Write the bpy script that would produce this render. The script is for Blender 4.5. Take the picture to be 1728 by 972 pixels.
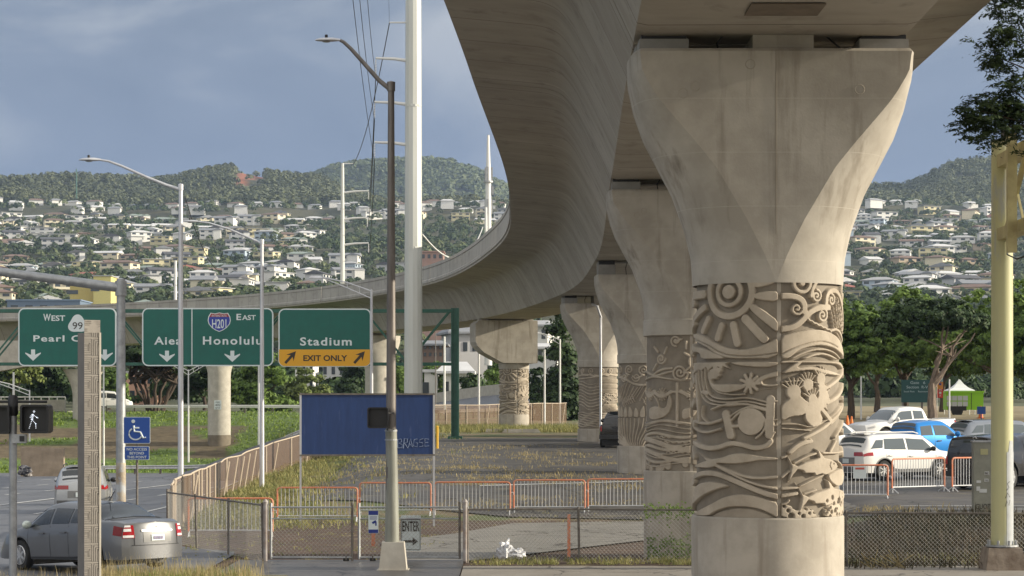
import bpy, math, random
import numpy as np
from mathutils import Vector, Matrix, noise
R=math.radians; PI=math.pi; sin=math.sin; cos=math.cos
random.seed(7)
for o in list(bpy.data.objects): bpy.data.objects.remove(o)
sc=bpy.context.scene
# ---------------------------------------------------------------- camera
CAMZ=3.65; F=3800.0
cd=bpy.data.cameras.new('camera'); cam=bpy.data.objects.new('camera',cd); sc.collection.objects.link(cam)
cam.location=(0,0,CAMZ); cam.rotation_euler=(R(90),0,0)
cd.sensor_width=36; cd.lens=F/1728*36; cd.shift_y=(686-486)/1728; cd.clip_end=20000; cd.clip_start=.3
sc.camera=cam
# ---------------------------------------------------------------- world, sun, exposure
SUN_EL=R(17); SUN_TH=R(1.2)
w=bpy.data.worlds.new('World'); sc.world=w; w.use_nodes=True
nt=w.node_tree; nt.nodes.clear()
def N(nt,t,**k):
    n=nt.nodes.new(t)
    for a,b in k.items():
        if a in n.inputs: n.inputs[a].default_value=b
        else: setattr(n,a,b)
    return n
out=N(nt,'ShaderNodeOutputWorld'); sky=N(nt,'ShaderNodeTexSky',sky_type='NISHITA',sun_disc=False)
sky.sun_elevation=SUN_EL; sky.sun_rotation=R(90)+SUN_TH
b1=N(nt,'ShaderNodeBackground',Strength=.11); b2=N(nt,'ShaderNodeBackground',Strength=1.0)
mx=N(nt,'ShaderNodeMixShader',Fac=.86)
tc=N(nt,'ShaderNodeTexCoord'); mp=N(nt,'ShaderNodeMapping'); mp.inputs['Scale'].default_value=(1,1,2.2); mp.inputs['Location'].default_value=(.35,0,.1)
n1=N(nt,'ShaderNodeTexNoise',Scale=5.2,Detail=8.0,Roughness=.52,Distortion=.5)
cr=N(nt,'ShaderNodeValToRGB'); e=cr.color_ramp.elements
e[0].position=.41; e[0].color=(.10,.125,.185,1); e[1].position=.60; e[1].color=(.37,.38,.405,1)
m_=e.new(.5); m_.color=(.16,.187,.25,1)
sp=N(nt,'ShaderNodeSeparateXYZ'); mr=N(nt,'ShaderNodeMapRange'); 
mr.inputs['From Min'].default_value=.07; mr.inputs['From Max'].default_value=.19
mr.inputs['To Min'].default_value=0; mr.inputs['To Max'].default_value=1
mix=N(nt,'ShaderNodeMix',data_type='RGBA'); mix.inputs[6].default_value=(.10,.138,.26,1)
L=nt.links.new
L(tc.outputs['Generated'],mp.inputs['Vector']); L(mp.outputs[0],n1.inputs['Vector']); L(n1.outputs['Fac'],cr.inputs[0])
L(tc.outputs['Generated'],sp.inputs[0]); L(sp.outputs['Z'],mr.inputs['Value']); L(mr.outputs[0],mix.inputs[0]); L(cr.outputs[0],mix.inputs[7])
mr2=N(nt,'ShaderNodeMapRange'); mr2.inputs['From Min'].default_value=.26; mr2.inputs['From Max'].default_value=.6
L(sp.outputs['Z'],mr2.inputs['Value']); mxo=N(nt,'ShaderNodeMix',data_type='RGBA'); mxo.inputs[7].default_value=(.66,.67,.68,1); L(mr2.outputs[0],mxo.inputs[0]); L(mix.outputs[2],mxo.inputs[6])
mr3=N(nt,'ShaderNodeMapRange'); mr3.inputs['From Min'].default_value=.0; mr3.inputs['From Max'].default_value=-.7; L(sp.outputs['Y'],mr3.inputs['Value'])
mxp=N(nt,'ShaderNodeMix',data_type='RGBA'); mxp.inputs[7].default_value=(.92,.87,.8,1); L(mr3.outputs[0],mxp.inputs[0]); L(mxo.outputs[2],mxp.inputs[6])
L(mxp.outputs[2],b2.inputs['Color']); L(sky.outputs[0],b1.inputs['Color']); L(b1.outputs[0],mx.inputs[1]); L(b2.outputs[0],mx.inputs[2]); L(mx.outputs[0],out.inputs[0])
sl=bpy.data.lights.new('sun','SUN'); sl.energy=5.0; sl.angle=R(.5); sl.color=(1,.9,.72)
so=bpy.data.objects.new('sun',sl); sc.collection.objects.link(so)
sd=Vector((cos(SUN_TH)*cos(SUN_EL),-sin(SUN_TH)*cos(SUN_EL),sin(SUN_EL)))
so.rotation_euler=sd.to_track_quat('Z','Y').to_euler(); so.location=(30,0,40)
vs=sc.view_settings; vs.view_transform='Standard'; vs.look='None'; vs.exposure=0.52; vs.gamma=1
sc.render.engine='CYCLES'; sc.cycles.max_bounces=6; sc.cycles.transparent_max_bounces=12; sc.cycles.use_denoising=True
sc.cycles.volume_bounces=0
# ---------------------------------------------------------------- materials
MATS={}
def mat(name,col,rough=.7,metal=0,noise_=0,scale=3,stretch=(1,1,1),col2=None,bump=0,bscale=None,alpha=None,emis=None,spec=None,coat=None,attr=None,streak=None,crack=None,form=None,detail=5,lo=.35,hi=.65):
    if name in MATS: return MATS[name]
    m=bpy.data.materials.new(name); m.use_nodes=True; t=m.node_tree; p=t.nodes['Principled BSDF']; l=t.links.new
    p.inputs['Base Color'].default_value=(*col,1); p.inputs['Roughness'].default_value=rough; p.inputs['Metallic'].default_value=metal
    if spec is not None: p.inputs['Specular IOR Level'].default_value=spec
    if coat: p.inputs['Coat Weight'].default_value=coat; p.inputs['Coat Roughness'].default_value=.05
    if emis: p.inputs['Emission Color'].default_value=(*emis[:3],1); p.inputs['Emission Strength'].default_value=emis[3]
    c=None
    if noise_ or bump or col2 or streak or crack:
        tc=t.nodes.new('ShaderNodeTexCoord'); mpn=t.nodes.new('ShaderNodeMapping'); mpn.inputs['Scale'].default_value=stretch
        l(tc.outputs['Object'],mpn.inputs['Vector'])
    if col2 or noise_:
        n=t.nodes.new('ShaderNodeTexNoise'); n.inputs['Scale'].default_value=scale; n.inputs['Detail'].default_value=detail; n.inputs['Roughness'].default_value=.62
        l(mpn.outputs[0],n.inputs['Vector'])
        r=t.nodes.new('ShaderNodeMapRange'); r.inputs['From Min'].default_value=lo; r.inputs['From Max'].default_value=hi
        l(n.outputs['Fac'],r.inputs['Value'])
        mxn=t.nodes.new('ShaderNodeMix'); mxn.data_type='RGBA'
        mxn.inputs[6].default_value=(*col,1); mxn.inputs[7].default_value=(*(col2 or tuple(x*(1-noise_) for x in col)),1)
        l(r.outputs[0],mxn.inputs[0]); c=mxn.outputs[2]
    if attr:
        a=t.nodes.new('ShaderNodeVertexColor'); a.layer_name=attr
        if c is None: c=a.outputs['Color']
        else:
            mm=t.nodes.new('ShaderNodeMix'); mm.data_type='RGBA'; mm.blend_type='MULTIPLY'; mm.inputs[0].default_value=1
            l(c,mm.inputs[6]); l(a.outputs['Color'],mm.inputs[7]); c=mm.outputs[2]
    if streak: # (color, scale vector, lo, hi)
        s2=t.nodes.new('ShaderNodeMapping'); s2.inputs['Scale'].default_value=streak[1]; l(tc.outputs['Object'],s2.inputs['Vector'])
        n=t.nodes.new('ShaderNodeTexNoise'); n.inputs['Scale'].default_value=1; n.inputs['Detail'].default_value=6; n.inputs['Roughness'].default_value=.6; l(s2.outputs[0],n.inputs['Vector'])
        r=t.nodes.new('ShaderNodeMapRange'); r.inputs['From Min'].default_value=streak[2]; r.inputs['From Max'].default_value=streak[3]; l(n.outputs['Fac'],r.inputs['Value'])
        mm=t.nodes.new('ShaderNodeMix'); mm.data_type='RGBA'; l(r.outputs[0],mm.inputs[0])
        if c is None: mm.inputs[6].default_value=(*col,1)
        else: l(c,mm.inputs[6])
        mm.inputs[7].default_value=(*streak[0],1); c=mm.outputs[2]
    if crack:
        nz=t.nodes.new('ShaderNodeTexNoise'); nz.inputs['Scale'].default_value=1.3; nz.inputs['Detail'].default_value=5; l(tc.outputs['Object'],nz.inputs['Vector'])
        vm=t.nodes.new('ShaderNodeVectorMath'); vm.operation='MULTIPLY_ADD'; l(nz.outputs['Color'],vm.inputs[0]); vm.inputs[1].default_value=(1.2,1.2,1.2); l(tc.outputs['Object'],vm.inputs[2])
        vo=t.nodes.new('ShaderNodeTexVoronoi'); vo.feature='DISTANCE_TO_EDGE'; vo.inputs['Scale'].default_value=crack[0]; l(vm.outputs[0],vo.inputs['Vector'])
        lt=t.nodes.new('ShaderNodeMath'); lt.operation='LESS_THAN'; l(vo.outputs['Distance'],lt.inputs[0]); lt.inputs[1].default_value=crack[1]
        mm=t.nodes.new('ShaderNodeMix'); mm.data_type='RGBA'; l(lt.outputs[0],mm.inputs[0]); l(c,mm.inputs[6]); mm.inputs[7].default_value=(*crack[2],1); c=mm.outputs[2]
    if form:
        sz=t.nodes.new('ShaderNodeSeparateXYZ'); l(tc.outputs['Object'],sz.inputs[0]); pg=t.nodes.new('ShaderNodeMath'); pg.operation='PINGPONG'; l(sz.outputs['Z'],pg.inputs[0]); pg.inputs[1].default_value=form[0]
        lt=t.nodes.new('ShaderNodeMath'); lt.operation='LESS_THAN'; l(pg.outputs[0],lt.inputs[0]); lt.inputs[1].default_value=form[1]
        ml=t.nodes.new('ShaderNodeMath'); ml.operation='MULTIPLY'; l(lt.outputs[0],ml.inputs[0]); l(n.outputs['Fac'],ml.inputs[1])
        mm=t.nodes.new('ShaderNodeMix'); mm.data_type='RGBA'; l(ml.outputs[0],mm.inputs[0]); l(c,mm.inputs[6]); mm.inputs[7].default_value=(*form[2],1); c=mm.outputs[2]
    if c is not None: l(c,p.inputs['Base Color'])
    if bump:
        nb=t.nodes.new('ShaderNodeTexNoise'); nb.inputs['Scale'].default_value=bscale or scale*4; nb.inputs['Detail'].default_value=6
        l(mpn.outputs[0],nb.inputs['Vector']); bn=t.nodes.new('ShaderNodeBump'); bn.inputs['Strength'].default_value=bump; bn.inputs['Distance'].default_value=.02
        l(nb.outputs['Fac'],bn.inputs['Height']); l(bn.outputs[0],p.inputs['Normal'])
    if alpha is not None: p.inputs['Alpha'].default_value=alpha
    MATS[name]=m; return m
def girder_mat(name,col,col2,joint,dark,jw=.02,vert=False):
    m=bpy.data.materials.new(name); m.use_nodes=True; t=m.node_tree; p=t.nodes['Principled BSDF']; l=t.links.new; nn=t.nodes.new
    uv=nn('ShaderNodeUVMap'); sp=nn('ShaderNodeSeparateXYZ'); l(uv.outputs[0],sp.inputs[0])
    def noi(sc_,loc,det,f0,f1):
        mpn=nn('ShaderNodeMapping'); mpn.inputs['Scale'].default_value=sc_; mpn.inputs['Location'].default_value=loc; l(uv.outputs[0],mpn.inputs[0])
        n=nn('ShaderNodeTexNoise'); n.inputs['Scale'].default_value=1; n.inputs['Detail'].default_value=det; n.inputs['Roughness'].default_value=.62; l(mpn.outputs[0],n.inputs['Vector'])
        r=nn('ShaderNodeMapRange'); r.inputs['From Min'].default_value=f0; r.inputs['From Max'].default_value=f1; l(n.outputs['Fac'],r.inputs['Value']); return r.outputs[0]
    def mixc(f,a,b,mode='MIX'):
        x=nn('ShaderNodeMix'); x.data_type='RGBA'; x.blend_type=mode
        l(f,x.inputs[0]) if not isinstance(f,float) else setattr(x.inputs[0],'default_value',f)
        (x.inputs[6].__setattr__('default_value',(*a,1)) if isinstance(a,tuple) else l(a,x.inputs[6]))
        (x.inputs[7].__setattr__('default_value',(*b,1)) if isinstance(b,tuple) else l(b,x.inputs[7])); return x.outputs[2]
    c=mixc(noi((.5,.35,1),(0,0,0),6,.35,.68),col,col2)
    c=mixc(noi((.9,.28,1),(5,3,0),7,.5,.9),c,tuple(x*.72 for x in col2))      # streaks across the segments
    c=mixc(noi((.9,1.3,1),(9,1,0),9,.56,.8),c,tuple(x*.5 for x in col2))      # soot blotches
    def line(src,period,width):
        md=nn('ShaderNodeMath'); md.operation='PINGPONG'; l(src,md.inputs[0]); md.inputs[1].default_value=period/2
        lt=nn('ShaderNodeMath'); lt.operation='LESS_THAN'; l(md.outputs[0],lt.inputs[0]); lt.inputs[1].default_value=width; return lt.outputs[0]
    fl=nn('ShaderNodeMath'); fl.operation='DIVIDE'; l(sp.outputs['X'],fl.inputs[0]); fl.inputs[1].default_value=joint; ff=nn('ShaderNodeMath'); ff.operation='FLOOR'; l(fl.outputs[0],ff.inputs[0])
    wn=nn('ShaderNodeTexWhiteNoise'); wn.noise_dimensions='1D'; l(ff.outputs[0],wn.inputs['W']); wm_=nn('ShaderNodeMath'); wm_.operation='MULTIPLY'; l(wn.outputs['Value'],wm_.inputs[0]); wm_.inputs[1].default_value=.35
    c=mixc(wm_.outputs[0],c,tuple(x*.8 for x in col2))
    c=mixc(line(sp.outputs['X'],joint,jw),c,dark)
    l(c,p.inputs['Base Color']); p.inputs['Roughness'].default_value=.8
    mpn=nn('ShaderNodeMapping'); mpn.inputs['Scale'].default_value=(9,9,1); l(uv.outputs[0],mpn.inputs[0])
    nb=nn('ShaderNodeTexNoise'); nb.inputs['Detail'].default_value=6; nb.inputs['Scale'].default_value=1; l(mpn.outputs[0],nb.inputs['Vector'])
    bn=nn('ShaderNodeBump'); bn.inputs['Strength'].default_value=.06; bn.inputs['Distance'].default_value=.02; l(nb.outputs['Fac'],bn.inputs['Height']); l(bn.outputs[0],p.inputs['Normal'])
    return m
M=dict(
 conc=mat('concrete_column',(.45,.412,.352),.85,col2=(.345,.312,.262),scale=1.3,detail=9,lo=.38,hi=.62,bump=.07,bscale=30,streak=((.22,.19,.15),(3.2,3.2,.3),.54,.74),form=(.37,.004,(.5,.455,.39))),
 conc_base=mat('concrete_shaft',(.46,.415,.352),.85,col2=(.355,.318,.265),scale=1.8,detail=9,lo=.38,hi=.62,bump=.08,bscale=30,streak=((.25,.21,.165),(4,4,.3),.54,.76)),
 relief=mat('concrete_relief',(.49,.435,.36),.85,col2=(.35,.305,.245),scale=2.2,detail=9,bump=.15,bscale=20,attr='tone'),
 conc_pale=mat('concrete_pale',(.5,.47,.41),.85,col2=(.4,.37,.32),scale=2,bump=.2),
 conc_grey=mat('concrete_grey',(.33,.32,.3),.9,col2=(.24,.23,.21),scale=1.5,bump=.3),
 black=mat('black_plastic',(.012,.012,.014),.45), rubber=mat('rubber',(.02,.02,.02),.8),
 galv=mat('galvanised_steel',(.42,.43,.44),.5,.6,col2=(.3,.31,.32),scale=6),
 galv_m=mat('chain_wire',(.45,.44,.41),.6,.2), galv_d=mat('weathered_steel',(.2,.185,.165),.7,.3,col2=(.12,.10,.085),scale=5),
 alu=mat('brushed_aluminium',(.62,.63,.65),.42,.55,col2=(.5,.5,.52),scale=3,stretch=(1,1,.3)),
 bronze=mat('bronze_paint',(.21,.19,.175),.5,.4,col2=(.13,.115,.105),scale=2,stretch=(3,3,.4)),
 cream=mat('cream_steel',(.58,.59,.55),.4,col2=(.5,.51,.47),scale=.6,stretch=(2,2,.3)),
 white=mat('white_paint',(.78,.78,.76),.5), white_pole=mat('white_pole',(.66,.66,.64),.5,.1),
 green_st=mat('green_steel',(.03,.12,.085),.4,.1,col2=(.02,.085,.06),scale=3),
 sign_g=mat('sign_green',(.0,.115,.088),.45,col2=(.002,.10,.078),scale=2), sign_w=mat('sign_white',(.66,.72,.72),.5),
 sign_y=mat('sign_yellow',(.72,.36,.015),.5), sign_k=mat('sign_black',(.03,.022,.015),.5), sign_b=mat('sign_blue',(.01,.07,.33),.45), sign_b2=mat('sign_navy',(.012,.03,.22),.45),
 sign_r=mat('sign_red',(.3,.03,.04),.5), shield_b=mat('shield_blue',(.03,.05,.33),.5),
 board=mat('blue_board',(.016,.048,.165),.5,col2=(.011,.035,.125),scale=1.5,stretch=(4,1,.6),streak=((.05,.08,.2),(9,9,1.2),.62,.75)),
 yellow=mat('old_yellow_paint',(.52,.5,.26),.5,col2=(.45,.44,.26),scale=1.2,stretch=(2,2,.4),streak=((.36,.37,.36),(1.1,1.1,.28),.55,.62)),
 yellow2=mat('yellow_beam',(.5,.45,.22),.55,col2=(.36,.3,.15),scale=2.5),
 orange=mat('faded_orange',(.72,.2,.08),.55,col2=(.62,.3,.2),scale=4),
 barw=mat('barricade_steel',(.68,.69,.7),.45,.3),
 tan=mat('tan_screen',(.2,.135,.09),.9,col2=(.15,.1,.065),scale=8,alpha=.55), tanp=mat('fence_timber',(.5,.42,.33),.8),
 asph=mat('asphalt_lot',(.105,.098,.092),.65,crack=(.3,.013,(.03,.028,.022)),col2=(.06,.057,.055),scale=.5,bump=.35,bscale=30,streak=((.17,.15,.10),(.5,.9,1),.56,.68)),
 asph_h=mat('asphalt_road',(.14,.145,.16),.6,crack=(.12,.006,(.05,.05,.05)),col2=(.10,.105,.12),scale=.35,stretch=(3,.3,1),bump=.25,bscale=30),
 asph_w=mat('wet_asphalt',(.085,.082,.08),.4,crack=(.5,.015,(.02,.02,.02)),col2=(.11,.1,.095),scale=.6,bump=.2,bscale=20),
 drive=mat('driveway_concrete',(.25,.235,.21),.7,crack=(.35,.012,(.08,.07,.06)),col2=(.21,.2,.18),scale=.5,bump=.25,bscale=25),
 walk=mat('sidewalk_concrete',(.29,.265,.23),.75,crack=(.4,.01,(.1,.09,.08)),col2=(.24,.215,.185),scale=.9,bump=.3,bscale=20),
 paint=mat('road_paint',(.7,.7,.68),.6,noise_=.35,scale=3), paint_y=mat('road_paint_yellow',(.6,.45,.1),.6),
 kerb=mat('kerb_concrete',(.5,.47,.41),.8,noise_=.3,scale=2),
 bark=mat('bark',(.10,.075,.055),.9,col2=(.055,.04,.03),scale=4,stretch=(3,3,.6),bump=.6),
 bark_p=mat('pale_bark',(.26,.2,.15),.9,col2=(.13,.1,.075),scale=4,stretch=(2,2,.7),bump=.6),
 bag=mat('white_plastic_bag',(.75,.76,.8),.4,bump=.5,bscale=14),
)
def leafmat(name,c1,c2,tr=.25,scale=.25,rough=.6):
    m=bpy.data.materials.new(name); m.use_nodes=True; t=m.node_tree; p=t.nodes['Principled BSDF']; l=t.links.new
    tc=t.nodes.new('ShaderNodeTexCoord'); n=t.nodes.new('ShaderNodeTexNoise'); n.inputs['Scale'].default_value=scale; n.inputs['Detail'].default_value=4
    l(tc.outputs['Object'],n.inputs['Vector']); cr=t.nodes.new('ShaderNodeMapRange'); cr.inputs['From Min'].default_value=.35; cr.inputs['From Max'].default_value=.65
    l(n.outputs['Fac'],cr.inputs['Value']); g=t.nodes.new('ShaderNodeNewGeometry'); 
    ad=t.nodes.new('ShaderNodeMath'); ad.operation='MULTIPLY_ADD'; l(g.outputs['Random Per Island'],ad.inputs[0]); ad.inputs[1].default_value=.6; 
    ml=t.nodes.new('ShaderNodeMath'); ml.operation='MULTIPLY'; l(cr.outputs[0],ml.inputs[0]); ml.inputs[1].default_value=.6; l(ml.outputs[0],ad.inputs[2])
    x=t.nodes.new('ShaderNodeMix'); x.data_type='RGBA'; x.inputs[6].default_value=(*c1,1); x.inputs[7].default_value=(*c2,1); l(ad.outputs[0],x.inputs[0])
    l(x.outputs[2],p.inputs['Base Color']); p.inputs['Roughness'].default_value=rough; p.inputs['Specular IOR Level'].default_value=.25
    if tr:
        td=t.nodes.new('ShaderNodeBsdfTranslucent'); l(x.outputs[2],td.inputs['Color']); ms=t.nodes.new('ShaderNodeMixShader'); ms.inputs[0].default_value=tr
        l(p.outputs[0],ms.inputs[1]); l(td.outputs[0],ms.inputs[2]); l(ms.outputs[0],t.nodes['Material Output'].inputs[0])
    return m
M.update(leaf=leafmat('leaf_green',(.045,.09,.018),(.19,.28,.06),.25), leaf_d=leafmat('leaf_dark',(.016,.034,.012),(.05,.085,.025),.15),
 leaf_y=leafmat('leaf_yellowgreen',(.10,.14,.03),(.2,.24,.07)), leaf_n=leafmat('leaf_near',(.02,.04,.016),(.06,.09,.03),scale=2),
 leaf_h=leafmat('leaf_hill',(.06,.085,.035),(.15,.175,.075),.15,.02), leaf_h2=leafmat('leaf_hill_dark',(.028,.048,.02),(.07,.10,.036),.1,.02),
 leaf_f=leafmat('leaf_forest',(.075,.09,.045),(.15,.165,.085),.1,.006),
 straw=leafmat('dry_grass',(.30,.23,.11),(.5,.42,.22),.3,2), grass=leafmat('fresh_grass',(.10,.17,.03),(.24,.32,.07),.3,1), weed=leafmat('weed',(.12,.16,.05),(.4,.36,.15),.3,.8))
# ---------------------------------------------------------------- helpers
COL=sc.collection
def link(o,parent=None):
    COL.objects.link(o)
    if parent is not None: o.parent=parent
    return o
def tag(o,label=None,cat=None,group=None,kind=None):
    if label: o['label']=label
    if cat: o['category']=cat
    if group: o['group']=group
    if kind: o['kind']=kind
    return o
def empty(name,loc,rz=0,label=None,cat=None,group=None,rot=None,scale=None):
    o=bpy.data.objects.new(name,None); o.location=loc; o.rotation_euler=rot or (0,0,rz); o.empty_display_size=.2
    if scale: o.scale=scale
    link(o); return tag(o,label,cat,group)
class MB:
    def __init__(s): s.v=[]; s.f=[]; s.uv=[]
    def add(s,vs,fs):
        n=len(s.v); s.v+= [tuple(p) for p in vs]; s.f+=[tuple(i+n for i in f) for f in fs]; return s
    def box(s,c,d,rot=None,taper=1.0):
        x,y,z=[k/2 for k in d]; P=[(-x,-y,-z),(x,-y,-z),(x,y,-z),(-x,y,-z),(-x*taper,-y*taper,z),(x*taper,-y*taper,z),(x*taper,y*taper,z),(-x*taper,y*taper,z)]
        m=rot if rot is not None else Matrix.Identity(3); c=Vector(c)
        return s.add([m@Vector(p)+c for p in P],[(0,3,2,1),(4,5,6,7),(0,1,5,4),(1,2,6,5),(2,3,7,6),(3,0,4,7)])
    def bar(s,a,b,w_,h_):
        a=Vector(a);b=Vector(b);d=b-a; q=d.to_track_quat('X','Z').to_matrix(); return s.box((a+b)/2,(d.length,w_,h_),q)
    def tube(s,pts,r,n=8,cap=True):
        pts=[Vector(p) for p in pts]; k=len(pts); rs=r if isinstance(r,(list,tuple)) else [r]*k
        vs=[];ref=None
        for i,p in enumerate(pts):
            d=(pts[min(i+1,k-1)]-pts[max(i-1,0)]); d.normalize()
            if ref is None: ref=Vector((0,0,1)) if abs(d.z)<.9 else Vector((0,-1,0))
            u=d.cross(ref)
            if u.length<1e-5: u=d.orthogonal()
            u.normalize(); v=d.cross(u); ref=-v if False else ref
            for j in range(n):
                a=2*PI*(j+.5)/n; vs.append(p+(u*cos(a)+v*sin(a))*rs[i])
        fs=[(i*n+j,i*n+(j+1)%n,(i+1)*n+(j+1)%n,(i+1)*n+j) for i in range(k-1) for j in range(n)]
        if cap: fs+= [tuple(range(n-1,-1,-1)),tuple((k-1)*n+j for j in range(n))]
        return s.add(vs,fs)
    def lathe(s,prof,n=24,c=(0,0,0),ax='z'):
        vs=[]
        for r,z in prof:
            for j in range(n):
                a=2*PI*j/n; p=(r*cos(a),r*sin(a),z)
                if ax=='y': p=(p[0],p[2],p[1])
                vs.append((p[0]+c[0],p[1]+c[1],p[2]+c[2]))
        k=len(prof); fs=[(i*n+j,i*n+(j+1)%n,(i+1)*n+(j+1)%n,(i+1)*n+j) for i in range(k-1) for j in range(n)]
        if ax=='y': fs=[f[::-1] for f in fs]
        if prof[0][0]>1e-4: fs.append(tuple(range(n-1,-1,-1)) if ax!='y' else tuple(range(n)))
        if prof[-1][0]>1e-4: fs.append(tuple((k-1)*n+j for j in range(n)) if ax!='y' else tuple((k-1)*n+j for j in range(n-1,-1,-1)))
        return s.add(vs,fs)
    def prism(s,poly,t0,t1,fn=None):
        # polygon in x,z ; thickness along y from t0 (front) to t1
        fn=fn or (lambda x,z,y:(x,y,z)); n=len(poly)
        vs=[fn(x,z,t0) for x,z in poly]+[fn(x,z,t1) for x,z in poly]
        fs=[tuple(range(n)),tuple(range(2*n-1,n-1,-1))]+[(i,i+n,(i+1)%n+n,(i+1)%n) for i in range(n)]
        return s.add(vs,fs)
    def grid(s,P):  # P[i][j] points
        a=len(P); b=len(P[0]); return s.add([p for r in P for p in r],[(i*b+j,(i+1)*b+j,(i+1)*b+j+1,i*b+j+1) for i in range(a-1) for j in range(b-1)])
    def build(s,name,m,parent=None,smooth=False,label=None,cat=None,group=None,kind=None,uv=None,sharp=35,loc=None):
        me=bpy.data.meshes.new(name); me.from_pydata(s.v,[],s.f); me.materials.append(m)
        if uv is not None:
            ul=me.uv_layers.new(name='UVMap'); li=np.empty(len(me.loops),dtype=np.int32); me.loops.foreach_get('vertex_index',li)
            ul.data.foreach_set('uv',np.array(uv,dtype=np.float32)[li].ravel())
        if smooth:
            me.polygons.foreach_set('use_smooth',[True]*len(me.polygons)); me.set_sharp_from_angle(angle=R(sharp))
        o=bpy.data.objects.new(name,me); link(o,parent)
        if loc: o.location=loc
        return tag(o,label,cat,group,kind)
def npmesh(name,v,f,m,parent=None,smooth=False,**k):
    v=np.asarray(v,dtype=np.float32); f=np.asarray(f,dtype=np.int32); me=bpy.data.meshes.new(name); nf,q=f.shape
    me.vertices.add(len(v)); me.vertices.foreach_set('co',v.ravel()); me.loops.add(nf*q); me.loops.foreach_set('vertex_index',f.ravel())
    me.polygons.add(nf); me.polygons.foreach_set('loop_start',np.arange(nf,dtype=np.int32)*q); me.update(calc_edges=True)
    if smooth: me.polygons.foreach_set('use_smooth',np.ones(nf,dtype=bool))
    me.materials.append(m); o=bpy.data.objects.new(name,me); link(o,parent); tag(o,**k); return o
def text(s,x,z,h,wd,m,parent,y=-.012,name='lettering',align='CENTER',off=0,spacing=1):
    cu=bpy.data.curves.new('t','FONT'); cu.body=s; cu.size=1; cu.align_x=align; cu.extrude=.004; cu.offset=off; cu.space_character=spacing
    cu.resolution_u=3
    o=bpy.data.objects.new('t',cu); link(o); dg=bpy.context.evaluated_depsgraph_get(); dg.update(); me=bpy.data.meshes.new_from_object(o.evaluated_get(dg)); bpy.data.objects.remove(o)
    co=np.empty(len(me.vertices)*3,dtype=np.float32); me.vertices.foreach_get('co',co); co=co.reshape(-1,3)
    x0,x1=co[:,0].min(),co[:,0].max(); y0,y1=co[:,1].min(),co[:,1].max()
    sx=wd/(x1-x0); sz=h/(y1-y0); o3=np.empty_like(co); o3[:,0]=(co[:,0]-(x0+x1)/2)*sx+x; o3[:,2]=(co[:,1]-y0)*sz+z; o3[:,1]=y-co[:,2]
    me.vertices.foreach_set('co',o3.ravel()); me.materials.clear(); me.materials.append(m); me.name=name
    return link(bpy.data.objects.new(name,me),parent)
def copytree(o,parent=None):
    c=o.copy(); link(c)
    if parent is not None: c.parent=parent
    for ch in o.children: copytree(ch,c)
    return c
def P(px,py,d): return Vector(((px-864)/F*d,d,CAMZ+(686-py)/F*d))
def PX(px,d): return (px-864)/F*d
def smooth(t): t=max(0,min(1,t)); return t*t*(3-2*t)
def lerp(a,b,t): return a+(b-a)*t
def interp(x,tab): return float(np.interp(x,[a for a,b in tab],[b for a,b in tab]))
def rr(x0,z0,x1,z1,r,n=5):
    pts=[]
    for cx,cz,a0 in ((x1-r,z1-r,0),(x0+r,z1-r,90),(x0+r,z0+r,180),(x1-r,z0+r,270)):
        for k in range(n+1): a=R(a0+90*k/n); pts.append((cx+r*cos(a),cz+r*sin(a)))
    return pts[::-1]
# ---------------------------------------------------------------- terrain
ZL=[(0,0),(50,0),(72,0),(100,-.45),(178,-1.75),(200,-1.65),(216,1.2),(232,3.0),(260,3.2),(600,6)]
ZC=[(0,0),(71,0),(75,.15),(88,1.0),(119,1.8),(160,1.92),(200,2.3),(235,3.0),(260,3.2),(600,6)]
ZF=[(0,0),(71,0),(85,-.1),(100,0),(112,.32),(116,.66),(125,1.1),(150,1.85),(160,1.92),(200,2.3),(235,3),(260,3.2),(600,6)]
ZR=[(0,0),(51,0),(53,.1),(60,.72),(66,.84),(74,.92),(83,.98),(92,1.3),(105,1.7),(115,2.3),(140,3.1),(160,3.2),(600,6)]
def fence_x(y): return interp(y,[(0,-6.6),(56,-6.8),(60,-9.1),(70,-10.1),(82.6,-11.2),(95,-12.0),(105,-12.1),(112,-11.9),(121,-10.5),(150,-10.5),(170,-6.2),(300,-6.2)])
RID=[(-200,300),(0,300),(60,298),(130,300),(200,300),(260,303),(300,292),(350,278),(400,272),(440,282),(480,290),(540,296),(580,318),(640,335),(700,345),(860,362),(1000,360),(1300,330),(1430,318),(1480,312),(1530,308),(1565,295),(1600,274),(1650,270),(1728,275),(1900,290)]
RID2=[(-200,330),(500,320),(560,300),(620,288),(690,281),(720,279),(760,282),(800,297),(850,325),(900,345),(1000,360),(1728,380)]
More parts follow.
